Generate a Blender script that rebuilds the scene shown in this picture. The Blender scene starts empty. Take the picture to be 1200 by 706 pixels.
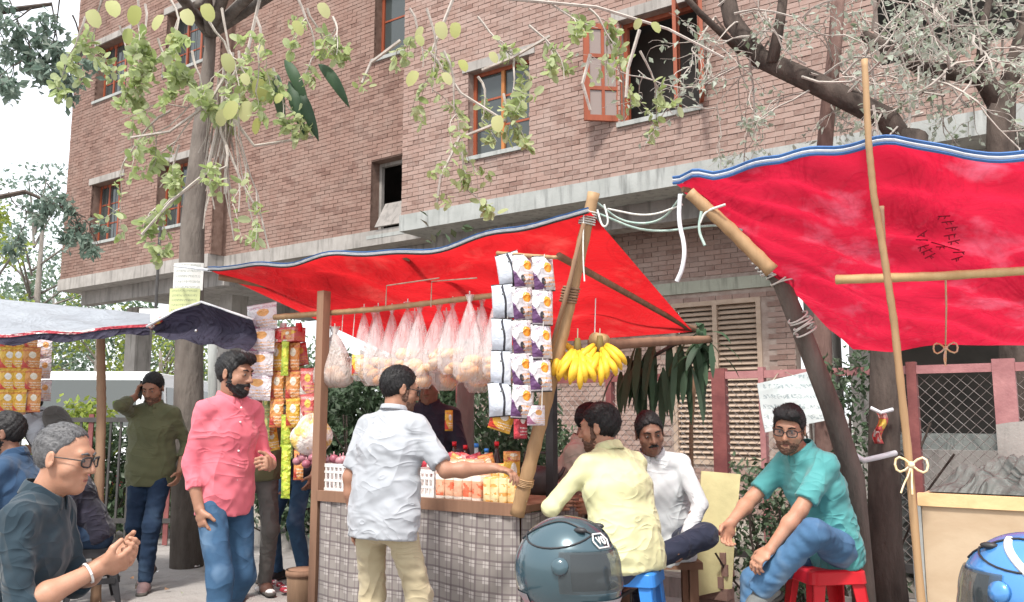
import bpy, math, random
import numpy as np
from mathutils import Vector, Matrix
random.seed(7); RNG = np.random.default_rng(7)
scene = bpy.context.scene
C = scene.collection
R = math.radians

# ---------------------------------------------------------------- camera, sky, sun, exposure
CAM_H, PITCH = 1.32, math.atan(0.137)
cam = bpy.data.cameras.new('camera'); cam_o = bpy.data.objects.new('camera', cam); C.objects.link(cam_o)
cam_o.location = (0, 0, CAM_H); cam_o.rotation_euler = (R(90) + PITCH, 0, 0)
cam.sensor_width = 36; cam.lens = 30; cam.clip_start = .05; cam.clip_end = 2000
scene.camera = cam_o
SUN_EL, SUN_AZ = 58, 198          # azimuth: compass angle of the sun, 180 = straight behind the camera
w = bpy.data.worlds.new('World'); scene.world = w; w.use_nodes = True
nt = w.node_tree; bg = nt.nodes['Background']
sky = nt.nodes.new('ShaderNodeTexSky'); sky.sky_type = 'NISHITA'; sky.sun_disc = False
sky.sun_elevation = R(SUN_EL); sky.sun_rotation = R(SUN_AZ)
sky.air_density = 1.0; sky.dust_density = 5.0; sky.ozone_density = 1.0
hz = nt.nodes.new('ShaderNodeMix'); hz.data_type = 'RGBA'; hz.inputs[0].default_value = .72; hz.inputs[7].default_value = (8.4, 8.6, 8.8, 1)   # even white cloud haze over the clear sky
nt.links.new(sky.outputs[0], hz.inputs[6]); nt.links.new(hz.outputs[2], bg.inputs[0]); bg.inputs[1].default_value = 0.10
sl = bpy.data.lights.new('sun', 'SUN'); sl.energy = 2.2; sl.angle = R(8); sl.color = (1, .95, .88)
so = bpy.data.objects.new('sun', sl); C.objects.link(so)
sd = Vector((math.sin(R(SUN_AZ)) * math.cos(R(SUN_EL)), math.cos(R(SUN_AZ)) * math.cos(R(SUN_EL)), math.sin(R(SUN_EL))))
so.rotation_euler = sd.to_track_quat('Z', 'Y').to_euler(); so.location = sd * 60
vs = scene.view_settings; vs.view_transform = 'Standard'; vs.look = 'None'; vs.gamma = 1; vs.exposure = 1.2
scene.render.engine = 'CYCLES'; scene.cycles.use_denoising = True
scene.cycles.max_bounces = 7; scene.cycles.transparent_max_bounces = 12

# ---------------------------------------------------------------- frames: u along the street front (to the right), n away from the viewer
U = Vector((.819, -.574, 0)).normalized(); N = Vector((.574, .819, 0)).normalized(); Z = Vector((0, 0, 1))
ANG = math.atan2(U.y, U.x)
def ray(px, py):
    a, b = (px - 600) / 1000, (353 - py) / 1000
    return Vector((a, math.cos(PITCH) - b * math.sin(PITCH), b * math.cos(PITCH) + math.sin(PITCH)))
def at(px, py, Y):
    d = ray(px, py); return Vector((0, 0, CAM_H)) + d * (Y / d.y)
def atc(px, py, c):
    d = ray(px, py); return Vector((0, 0, CAM_H)) + d * (c / d.dot(N))
def SC(s, c, z): return U * s + N * c + Z * z
def sof(px, py, c): return atc(px, py, c).dot(U)

# ---------------------------------------------------------------- object helpers
def tag(o, label=None, cat=None, group=None, kind=None):
    for k, v in (('label', label), ('category', cat), ('group', group), ('kind', kind)):
        if v: o[k] = v
    return o
def thing(name, label, cat, loc=(0, 0, 0), rotz=0, group=None):
    o = bpy.data.objects.new(name, None); C.objects.link(o); o.location = loc; o.rotation_euler = (0, 0, rotz)
    o.empty_display_size = .1
    return tag(o, label, cat, group)
class MB:
    def __init__(s): s.v, s.f, s.m = [], [], []
    def add(s, vs, fs, mi=0):
        b = len(s.v); s.v += [tuple(v) for v in vs]; s.f += [tuple(b + i for i in f) for f in fs]; s.m += [mi] * len(fs); return s
    def box(s, c, size, ax=(Vector((1, 0, 0)), Vector((0, 1, 0)), Z), mi=0):
        c = Vector(c); x, y, z = [Vector(a) * (d / 2) for a, d in zip(ax, size)]
        vs = [c + i * x + j * y + k * z for k in (-1, 1) for j in (-1, 1) for i in (-1, 1)]
        return s.add(vs, [(0, 2, 3, 1), (4, 5, 7, 6), (0, 1, 5, 4), (2, 6, 7, 3), (0, 4, 6, 2), (1, 3, 7, 5)], mi)
    def sbox(s, s0, s1, c0, c1, z0, z1, mi=0):     # box in street coordinates
        return s.box(SC((s0 + s1) / 2, (c0 + c1) / 2, (z0 + z1) / 2), (s1 - s0, c1 - c0, z1 - z0), (U, N, Z), mi)
    def tube(s, pts, r, n=8, cap=True, mi=0, flat=1.0):
        pts = [Vector(p) for p in pts]; k = len(pts)
        rs = r if isinstance(r, (list, tuple)) else [r] * k
        b = len(s.v); ref = None
        for i, p in enumerate(pts):
            t = (pts[min(i + 1, k - 1)] - pts[max(i - 1, 0)])
            t = t.normalized() if t.length > 1e-9 else Z.copy()
            if ref is None:
                ref = t.cross(Z if abs(t.z) < .9 else Vector((1, 0, 0))).normalized()
            ref = (ref - t * ref.dot(t)).normalized(); q = t.cross(ref)
            for j in range(n):
                a = 2 * math.pi * j / n; s.v.append(tuple(p + (ref * math.cos(a) + q * math.sin(a) * flat) * rs[i]))
        for i in range(k - 1):
            for j in range(n):
                a, c = b + i * n + j, b + i * n + (j + 1) % n
                s.f.append((a, c, c + n, a + n)); s.m.append(mi)
        if cap:
            s.f.append(tuple(b + j for j in reversed(range(n)))); s.m.append(mi)
            s.f.append(tuple(b + (k - 1) * n + j for j in range(n))); s.m.append(mi)
        return s
    def lathe(s, base, prof, n=16, ax=Z, mi=0):
        ax = Vector(ax).normalized(); a0 = ax.orthogonal().normalized(); b0 = ax.cross(a0); b = len(s.v)
        for (r, h) in prof:
            for j in range(n):
                t = 2 * math.pi * j / n; s.v.append(tuple(Vector(base) + ax * h + (a0 * math.cos(t) + b0 * math.sin(t)) * r))
        for i in range(len(prof) - 1):
            for j in range(n):
                a, c = b + i * n + j, b + i * n + (j + 1) % n
                s.f.append((a, c, c + n, a + n)); s.m.append(mi)
        s.f.append(tuple(b + j for j in reversed(range(n)))); s.m.append(mi)
        s.f.append(tuple(b + (len(prof) - 1) * n + j for j in range(n))); s.m.append(mi)
        return s
    def ball(s, c, rx, ry=None, rz=None, n=12, m=8, mi=0, rot=None):
        ry = ry or rx; rz = rz or rx; c = Vector(c); b = len(s.v)
        for i in range(m + 1):
            t = math.pi * i / m
            for j in range(n):
                a = 2 * math.pi * j / n
                p = Vector((rx * math.sin(t) * math.cos(a), ry * math.sin(t) * math.sin(a), -rz * math.cos(t)))
                s.v.append(tuple(c + (rot @ p if rot else p)))
        for i in range(m):
            for j in range(n):
                a, d = b + i * n + j, b + i * n + (j + 1) % n
                s.f.append((a, d, d + n, a + n)); s.m.append(mi)
        return s
    def grid(s, fn, nu, nv, mi=0):
        b = len(s.v)
        for i in range(nu + 1):
            for j in range(nv + 1): s.v.append(tuple(fn(i / nu, j / nv)))
        for i in range(nu):
            for j in range(nv):
                a = b + i * (nv + 1) + j; s.f.append((a, a + nv + 1, a + nv + 2, a + 1)); s.m.append(mi)
        return s
def part(name, mb, mats, parent=None, smooth=False, kind=None, loc=None, label=None):
    me = bpy.data.meshes.new(name)
    off = Vector(loc) if loc is not None else Vector((0, 0, 0))
    if parent is not None and loc is None:
        q = parent
        while q.parent: q = q.parent
        off = q.location.copy(); rz = q.rotation_euler.z
        if abs(rz) > 1e-6:
            mi = Matrix.Rotation(-rz, 3, 'Z'); vs = [mi @ (Vector(v) - off) for v in mb.v]
        else: vs = [(v[0] - off.x, v[1] - off.y, v[2] - off.z) for v in mb.v]
    else: vs = [(v[0] - off.x, v[1] - off.y, v[2] - off.z) for v in mb.v]
    me.from_pydata(vs, [], mb.f)
    mats = mats if isinstance(mats, (list, tuple)) else [mats]
    for m in mats: me.materials.append(m)
    if len(mats) > 1: me.polygons.foreach_set('material_index', mb.m)
    if smooth: me.polygons.foreach_set('use_smooth', [True] * len(me.polygons))
    me.validate(); me.update()
    o = bpy.data.objects.new(name, me); C.objects.link(o)
    if parent is not None: o.parent = parent
    else: o.location = off
    if kind: o['kind'] = kind
    if label: o['label'] = label
    return o
def npart(name, V, F, mat, parent=None, smooth=True, mi=None, mats=None):
    me = bpy.data.meshes.new(name); k = F.shape[1]
    me.vertices.add(len(V)); me.vertices.foreach_set('co', np.asarray(V, np.float32).ravel())
    me.loops.add(F.size); me.loops.foreach_set('vertex_index', np.asarray(F, np.int32).ravel())
    me.polygons.add(len(F)); me.polygons.foreach_set('loop_start', np.arange(0, F.size, k, dtype=np.int32))
    for m in (mats or [mat]): me.materials.append(m)
    if mi is not None: me.polygons.foreach_set('material_index', np.asarray(mi, np.int32))
    me.polygons.foreach_set('use_smooth', np.full(len(F), smooth))
    me.update(calc_edges=True); me.validate()
    o = bpy.data.objects.new(name, me); C.objects.link(o); o.parent = parent
    return o
def dup(root, loc, rotz=None, label=None, group=None, rot=None, scale=None):
    r = root.copy(); C.objects.link(r); r.location = loc
    if rotz is not None: r.rotation_euler = (0, 0, rotz)
    if rot is not None: r.rotation_euler = rot
    if scale is not None: r.scale = (scale,) * 3
    if label: r['label'] = label
    if group: r['group'] = group
    for ch in list(root.children):
        c = ch.copy(); C.objects.link(c); c.parent = r
        for g in ch.children:
            d = g.copy(); C.objects.link(d); d.parent = c
    return r
def rnd(a, b): return random.uniform(a, b)
def jit(p, a): return Vector(p) + Vector((rnd(-a, a), rnd(-a, a), rnd(-a, a)))

# ---------------------------------------------------------------- materials
class X:                                            # a socket with arithmetic
    def __init__(s, nt, sock): s.nt, s.s = nt, sock
    def _m(s, op, o=None, c=None, rev=False):
        n = s.nt.nodes.new('ShaderNodeMath'); n.operation = op
        a = [s, o] if not rev else [o, s]
        if c is not None: a.append(c)
        for i, q in enumerate(a):
            if q is None: continue
            if isinstance(q, X): s.nt.links.new(q.s, n.inputs[i])
            else: n.inputs[i].default_value = q
        return X(s.nt, n.outputs[0])
    def __add__(s, o): return s._m('ADD', o)
    def __sub__(s, o): return s._m('SUBTRACT', o)
    def __rsub__(s, o): return s._m('SUBTRACT', o, rev=True)
    def __mul__(s, o): return s._m('MULTIPLY', o)
    __rmul__ = __mul__; __radd__ = __add__
    def lt(s, o): return s._m('LESS_THAN', o)
    def gt(s, o): return s._m('GREATER_THAN', o)
    def fract(s): return s._m('FRACT')
    def abs(s): return s._m('ABSOLUTE')
    def sin(s): return s._m('SINE')
    def pow(s, e): return s._m('POWER', e)
    def max(s, o): return s._m('MAXIMUM', o)
    def min(s, o): return s._m('MINIMUM', o)
class NT:
    def __init__(s, name, rough=.7, spec=.3):
        s.m = bpy.data.materials.new(name); s.m.use_nodes = True; s.nt = s.m.node_tree
        s.b = s.nt.nodes['Principled BSDF']; s.out = s.nt.nodes['Material Output']
        s.b.inputs['Roughness'].default_value = rough; s.b.inputs['Specular IOR Level'].default_value = spec
    def coord(s, kind='Object'):
        n = s.nt.nodes.new('ShaderNodeTexCoord'); return n.outputs[kind]
    def xyz(s, sock):
        n = s.nt.nodes.new('ShaderNodeSeparateXYZ'); s.nt.links.new(sock, n.inputs[0]); return [X(s.nt, o) for o in n.outputs]
    def noise(s, scale, detail=4, vec=None, rough=.6, stretch=None, dist=0):
        n = s.nt.nodes.new('ShaderNodeTexNoise'); n.inputs['Scale'].default_value = scale; n.inputs['Detail'].default_value = detail
        n.inputs['Roughness'].default_value = rough; n.inputs['Distortion'].default_value = dist
        vec = vec or s.coord()
        if stretch:
            mp = s.nt.nodes.new('ShaderNodeMapping'); mp.inputs['Scale'].default_value = stretch; s.nt.links.new(vec, mp.inputs[0]); vec = mp.outputs[0]
        s.nt.links.new(vec, n.inputs['Vector']); return X(s.nt, n.outputs['Fac'])
    def vor(s, scale, vec=None, out='Distance'):
        n = s.nt.nodes.new('ShaderNodeTexVoronoi'); n.inputs['Scale'].default_value = scale
        s.nt.links.new(vec or s.coord(), n.inputs['Vector']); return n.outputs[out]
    def ramp(s, x, a, b):
        n = s.nt.nodes.new('ShaderNodeMapRange'); n.inputs['From Min'].default_value = a; n.inputs['From Max'].default_value = b
        s.nt.links.new(x.s, n.inputs['Value']); return X(s.nt, n.outputs[0])
    def mix(s, f, a, b):
        n = s.nt.nodes.new('ShaderNodeMix'); n.data_type = 'RGBA'
        if isinstance(f, X): s.nt.links.new(f.s, n.inputs[0])
        else: n.inputs[0].default_value = f
        for q, i in ((a, 6), (b, 7)):
            if isinstance(q, (tuple, list)): n.inputs[i].default_value = (*q[:3], 1)
            else: s.nt.links.new(q, n.inputs[i])
        return n.outputs[2]
    def col(s, c):
        if isinstance(c, (tuple, list)): s.b.inputs['Base Color'].default_value = (*c[:3], 1)
        else: s.nt.links.new(c, s.b.inputs['Base Color'])
        return s
    def bump(s, x, strength=.4, dist=.01):
        n = s.nt.nodes.new('ShaderNodeBump'); n.inputs['Strength'].default_value = strength; n.inputs['Distance'].default_value = dist
        s.nt.links.new(x.s, n.inputs['Height']); s.nt.links.new(n.outputs[0], s.b.inputs['Normal']); s.bn = n.outputs[0]; return s
    def island(s):
        n = s.nt.nodes.new('ShaderNodeNewGeometry'); o = s.nt.nodes.new('ShaderNodeObjectInfo')
        return (X(s.nt, n.outputs['Random Per Island']) + X(s.nt, o.outputs['Random'])).fract()
    def objrand(s):
        o = s.nt.nodes.new('ShaderNodeObjectInfo'); return X(s.nt, o.outputs['Random'])
    def translucent(s, colsock, fac=.4):
        t = s.nt.nodes.new('ShaderNodeBsdfTranslucent'); mx = s.nt.nodes.new('ShaderNodeMixShader'); mx.inputs[0].default_value = fac
        if isinstance(colsock, (tuple, list)): t.inputs[0].default_value = (*colsock[:3], 1)
        else: s.nt.links.new(colsock, t.inputs[0])
        s.nt.links.new(s.b.outputs[0], mx.inputs[1]); s.nt.links.new(t.outputs[0], mx.inputs[2]); s.nt.links.new(mx.outputs[0], s.out.inputs[0]); return s
    def clear(s, fac):                               # part of the surface simply lets light through
        t = s.nt.nodes.new('ShaderNodeBsdfTransparent'); mx = s.nt.nodes.new('ShaderNodeMixShader')
        if isinstance(fac, X): s.nt.links.new(fac.s, mx.inputs[0])
        else: mx.inputs[0].default_value = fac
        s.nt.links.new(s.b.outputs[0], mx.inputs[1]); s.nt.links.new(t.outputs[0], mx.inputs[2]); s.nt.links.new(mx.outputs[0], s.out.inputs[0]); return s
def plain(name, a, b=None, scale=6, rough=.7, spec=.3, bump=0, bscale=None, metal=0, lo=.35, hi=.65, stretch=None):
    t = NT(name, rough, spec); b = b or tuple(x * .7 for x in a)
    n = t.noise(scale, 5, stretch=stretch); t.col(t.mix(t.ramp(n, lo, hi), a, b)); t.b.inputs['Metallic'].default_value = metal
    if bump: t.bump(t.noise(bscale or scale * 4, 5, stretch=stretch), bump, .01)
    return t.m
def fabric(name, a, b=None, wr=.5, scale=14, rough=.85):
    t = NT(name, rough, .15); b = b or tuple(x * .8 for x in a)
    n = t.noise(5, 3); t.col(t.mix(t.ramp(n, .3, .7), a, b))
    r1 = 1 - (t.noise(scale * .26, 1, dist=.7, stretch=(1.2, 1.2, .7)) * 2 - 1).abs(); r2 = 1 - (t.noise(scale * .55, 1, dist=1.0, stretch=(.7, .7, 1.4)) * 2 - 1).abs(); msk = t.ramp(t.noise(2.8, 1), .42, .6)
    f = r1.pow(7) * 1.0 + r2.pow(7) * .6 * msk + t.noise(scale * .35, 1) * .35 + t.noise(400, 1) * .015
    t.bump(f, wr * .5, .035); t.b.inputs['Sheen Weight'].default_value = .15; return t.m
MAT = {}
def brick_mat(name, a, b, c, mort):
    t = NT(name, .9, .15); r = t.island(); n = t.noise(3.0, 5)
    base = t.mix(t.ramp(r, 0, .75), a, b); base = t.mix(t.ramp(r, .82, .86), base, c)
    base = t.mix(t.ramp(n, .42, .75) * .55, base, mort)
    base = t.mix(t.ramp(t.noise(22, 4), .5, .8) * .5, base, mort)
    base = t.mix(t.ramp(t.noise(.5, 3, stretch=(1, 1, .25)), .5, .8) * .45, base, tuple(x * .45 for x in a))
    t.col(base); t.bump(t.noise(60, 4), .5, .006); return t.m
MAT['brick'] = brick_mat('brick_pale', (.325, .222, .19), (.27, .18, .152), (.21, .132, .11), (.38, .31, .28))
MAT['brick_red'] = brick_mat('brick_red', (.255, .162, .134), (.212, .132, .108), (.165, .098, .08), (.30, .228, .197))
MAT['mortar'] = plain('mortar', (.36, .295, .26), (.25, .19, .165), 9, .95, .1, .4, 40)
MAT['mortar_red'] = plain('mortar_red', (.225, .155, .128), (.16, .105, .085), 9, .95, .1, .4, 40)
def conc(name, a, b):
    t = NT(name, .9, .2); base = t.mix(t.ramp(t.noise(2.2, 6), .35, .7), a, b)
    base = t.mix(t.ramp(t.noise(3.5, 4, stretch=(3, 3, .35)), .5, .72) * .7, base, tuple(x * .45 for x in b)); t.col(base)
    t.bump(t.noise(45, 5), .35, .008); return t.m
MAT['slab'] = conc('slab_concrete', (.38, .395, .385), (.28, .295, .285))
MAT['concrete'] = conc('grey_concrete', (.36, .34, .32), (.25, .235, .22))
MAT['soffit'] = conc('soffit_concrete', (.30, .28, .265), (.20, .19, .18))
MAT['plaster'] = conc('green_plaster', (.36, .37, .31), (.28, .29, .24))
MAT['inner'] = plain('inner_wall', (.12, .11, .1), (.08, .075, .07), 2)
def woodm(name, a, b, rough=.6, sc=10, st=(1, 1, .08)):
    t = NT(name, rough, .3); g = t.noise(sc, 5, stretch=st, dist=.6)
    t.col(t.mix(t.ramp(g, .3, .7), a, b)); t.bump(t.noise(sc * 4, 4, stretch=st), .3, .004); return t.m
MAT['frame'] = woodm('window_wood', (.32, .085, .04), (.20, .05, .025), .5)
MAT['frame_tan'] = woodm('window_wood_tan', (.42, .17, .05), (.28, .1, .03), .5)
MAT['louvre'] = woodm('louvre_wood', (.43, .335, .265), (.33, .245, .185), .7, 10, (.1, 1, 1))
MAT['bamboo'] = woodm('bamboo_skin', (.43, .28, .15), (.29, .175, .09), .55, 14)
MAT['bamboo_pale'] = woodm('bamboo_pale_skin', (.58, .42, .21), (.44, .29, .13), .55, 14)
MAT['bamboo_dark'] = woodm('bamboo_weathered', (.30, .19, .12), (.2, .12, .075), .8, 14)
MAT['plank'] = woodm('brown_plank', (.27, .155, .1), (.18, .1, .065), .8, 9)
MAT['ply'] = woodm('plywood', (.50, .39, .27), (.41, .30, .195), .75, 5, (.25, 1, 1))
MAT['ply_edge'] = woodm('plywood_edge', (.72, .5, .26), (.55, .36, .18), .8, 12, (.1, 1, 1))
MAT['maroon'] = plain('maroon_paint', (.25, .085, .08), (.17, .055, .055), 7, .6, .35, .3, 30)
MAT['pinkpaint'] = plain('faded_pink_paint', (.42, .2, .2), (.3, .13, .135), 7, .6, .35, .3, 30)
MAT['wire'] = plain('galvanised_wire', (.36, .34, .33), (.24, .2, .19), 20, .5, .5, metal=.5)
MAT['black'] = plain('black_plastic', (.02, .02, .022), (.03, .03, .033), 10, .45, .4)
MAT['steel'] = plain('steel', (.55, .55, .56), (.42, .42, .43), 10, .3, .5, metal=1)
MAT['dkmetal'] = plain('dark_metal', (.06, .058, .06), (.09, .085, .08), 12, .5, .4, metal=.4)
MAT['rope'] = plain('pale_rope', (.55, .5, .4), (.4, .34, .25), 40, .9, .1)
MAT['rope_w'] = plain('white_string', (.72, .72, .68), (.55, .55, .52), 40, .9, .1)
MAT['rope_g'] = plain('green_string', (.45, .55, .5), (.3, .42, .38), 40, .8, .2)
MAT['rope_y'] = plain('yellow_string', (.75, .55, .25), (.7, .62, .5), 40, .8, .2)
def bark(name, a, b):
    t = NT(name, .95, .1); n = t.noise(9, 6, stretch=(1, 1, .3)); t.col(t.mix(t.ramp(n, .3, .7), a, b)); t.bump(t.noise(26, 6, stretch=(1, 1, .3)), .9, .02); return t.m
MAT['bark'] = bark('dark_bark', (.115, .092, .08), (.045, .036, .032))
MAT['bark_grey'] = bark('grey_bark', (.30, .275, .25), (.18, .16, .145))
MAT['bark_red'] = bark('reddish_bark', (.23, .15, .13), (.13, .08, .07))
MAT['twig'] = bark('pale_twig', (.50, .46, .42), (.34, .30, .27))
def leafm(name, a, b, c, tr=.45):
    t = NT(name, .55, .3); r = t.island(); k = t.mix(t.ramp(r, 0, .6), a, b); k = t.mix(t.ramp(r, .7, 1), k, c); t.col(k); t.translucent(k, tr); return t.m
MAT['leaf_dust'] = leafm('dusty_leaf', (.36, .42, .33), (.50, .55, .48), (.22, .29, .18))
MAT['leaf_pale'] = leafm('pale_yellow_leaf', (.37, .46, .17), (.48, .54, .32), (.26, .35, .12), .5)
MAT['leaf_big'] = leafm('big_yellow_leaf', (.42, .45, .15), (.50, .51, .26), (.33, .38, .13), .45)
MAT['leaf_dark'] = leafm('dark_green_leaf', (.035, .07, .04), (.05, .10, .05), (.07, .11, .07), .3)
MAT['leaf_teal'] = leafm('blue_green_leaf', (.15, .22, .18), (.20, .27, .22), (.30, .35, .3), .45)
MAT['leaf_far'] = leafm('far_green_leaf', (.12, .18, .11), (.17, .24, .16), (.2, .25, .14), .4)
MAT['leaf_yel'] = leafm('yellow_green_leaf', (.26, .33, .06), (.34, .4, .09), (.18, .27, .06), .45)
MAT['leaf_shrub'] = leafm('shrub_leaf', (.06, .10, .05), (.09, .14, .08), (.2, .24, .18), .3)
def tarp_mat(name, a, b, fac=.5, rough=.45, fade=None, bs=.7):
    t = NT(name, rough, .35); n = t.noise(1.6, 5); k = t.mix(t.ramp(n, .3, .7), a, b)
    if fade: k = t.mix(t.ramp(t.noise(3.2, 6), .55, .78) * .6, k, fade)
    r0 = 1 - (t.noise(1.7, 3, dist=1.6, stretch=(1, 1, 1.6)) * 2 - 1).abs(); k = t.mix(r0.pow(26) * .22, k, tuple(c * .35 for c in b)); k = t.mix(t.ramp(t.noise(.9, 5), .55, .8) * .15, k, tuple(c * .5 for c in b))  # fold shading painted into the colour as dark crease lines, plus random dirt
    t.col(k); r1 = 1 - (t.noise(2.6, 3, dist=1.2) * 2 - 1).abs(); f = t.noise(7, 4, dist=2.0, stretch=(1, 1, 2)) * .6 + r1.pow(9) * 1.1 + t.noise(40, 3) * .12; t.bump(f, bs, .035); t.translucent(k, fac); return t.m
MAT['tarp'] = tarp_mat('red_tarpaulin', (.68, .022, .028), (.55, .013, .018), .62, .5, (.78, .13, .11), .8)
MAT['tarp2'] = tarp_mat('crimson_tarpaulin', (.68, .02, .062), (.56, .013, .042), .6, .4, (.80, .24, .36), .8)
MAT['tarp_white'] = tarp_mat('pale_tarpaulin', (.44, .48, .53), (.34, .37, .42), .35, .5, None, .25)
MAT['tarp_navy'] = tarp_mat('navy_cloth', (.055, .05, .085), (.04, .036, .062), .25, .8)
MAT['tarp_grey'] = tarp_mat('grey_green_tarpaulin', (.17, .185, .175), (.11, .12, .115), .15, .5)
MAT['hem_blue'] = plain('blue_hem', (.06, .17, .42), (.05, .12, .3), 5, .5, .3)
MAT['hem_white'] = plain('white_hem', (.75, .76, .78), (.6, .62, .66), 5, .5, .3)
MAT['glass'] = NT('window_glass', .06, .6).col((.05, .06, .06)).m
def bagm(name, col, k):
    t = NT(name, .22, .6); n = t.noise(10, 4, dist=2.5, stretch=(1, 1, .25)); t.col(col); t.bump(n, .9, .04)
    t.clear(t.ramp(n, .2, .75) * .25 + k); return t.m
MAT['bag'] = bagm('clear_plastic_bag', (.86, .84, .84), .55)
MAT['bag_brown'] = bagm('dusty_plastic_bag', (.6, .52, .48), .25)
MAT['bread'] = plain('bread_crust', (.72, .38, .15), (.55, .24, .08), 9, .6, .3, .2, 30)
MAT['bread_pale'] = plain('pale_bread', (.80, .56, .33), (.72, .40, .2), 9, .6, .3, .2, 30)
MAT['banana'] = plain('banana_skin', (.80, .50, .04), (.68, .40, .03), 12, .5, .35)
MAT['banana_tip'] = plain('banana_tip', (.18, .13, .04), None, 12)
MAT['white'] = plain('white_plastic', (.78, .78, .77), (.66, .66, .65), 6, .5, .35)
MAT['red'] = plain('red_plastic', (.66, .018, .03), (.55, .012, .022), 4, .4, .4)
MAT['blue'] = plain('blue_plastic', (.04, .22, .62), (.03, .18, .52), 4, .4, .4)
MAT['yboard'] = plain('yellowed_board', (.52, .48, .26), (.4, .37, .2), 4, .8, .2, .3, 20)

# ================================================================ SETTING
def ground():
    t = NT('dusty_ground', .95, .15)
    k = t.mix(t.ramp(t.noise(.7, 6), .3, .7), (.34, .32, .305), (.27, .255, .245))
    k = t.mix(t.ramp(t.noise(5, 6), .52, .72) * .6, k, (.17, .155, .145))
    k = t.mix(t.ramp(t.noise(45, 3), .6, .75) * .45, k, (.45, .43, .41))
    t.col(k); t.bump(t.noise(8, 6) + t.noise(60, 4) * .4, .6, .03)
    mb = MB()
    def f(a, b):
        x, y = -6 + 12 * a, .2 + 13 * b
        return Vector((x, y, .012 * math.sin(x * 3.1 + y) * math.sin(y * 2.7) - .012))
    mb.grid(f, 60, 64)
    for (x0, x1, y0, y1) in ((-900, -6, -900, 900), (6, 900, -900, 900), (-6, 6, 13.2, 900), (-6, 6, -900, .2)):
        mb.add([(x0, y0, -.012), (x1, y0, -.012), (x1, y1, -.012), (x0, y1, -.012)], [(0, 1, 2, 3)])
    part('ground', mb, t.m, kind='structure')
ground()

# ---------------------------------------------------------------- brick building
bld = thing('brick_building', 'large brown brick building with recessed windows and a pale concrete first floor slab', 'building', SC(-6, 9.6, 0))
CR, CM, CL = 9.37, 9.90, 9.55
BASE, TOP = 4.10, 13.0
def rect(px0, px1, yb0, yb1, yt0, yt1, c):            # opening from its corners as (s0, s1, z0, z1)
    a, b = atc(px0, yb0, c), atc(px1, yb1, c); t0, t1 = atc(px0, yt0, c), atc(px1, yt1, c)
    return [a.dot(U), b.dot(U), (a.z + b.z) / 2, (t0.z + t1.z) / 2]
W1 = rect(103, 138, 287, 277, 219, 208, CL); W2 = rect(181, 223, 268, 257, 190, 180, CL); W3 = rect(110, 147, 118, 107, 62, 50, CL)
W2[2] = W1[2]; W2[3] = W1[3]; W3[3] = W3[2] + (W1[3] - W1[2])
W2[1] = W2[0] + W1[1] - W1[0] + .25
W2b = [W2[0] + .02, W2[1], W3[2], W3[3]]
W4 = rect(433, 470, 277, 271, 190, 182, CM); W4[1] += .25; W5 = [W4[0], W4[1], 0, 0]; W5[2] = atc(450, 66, CM).z; W5[3] = W5[2] + 1.45
W6 = rect(548, 620, 184, 170, 84, 66, CR); W7 = rect(727, 820, 146, 122, 26, -4, CR)
sR0, sR1 = sof(470, 260, CR), sof(1200, 100, CR) + 3
sM0, sM1 = sof(264, 300, CM), sR0 + .2
sL0, sL1 = sof(70, 330, CL), sM0 + .02
W8 = [W7[1] + 2.0, W7[1] + 3.4, W7[2], W7[3]]
BW, BH, BJ = .215, .0585, .0085
brick_me = None; part_bricks = []
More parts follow.
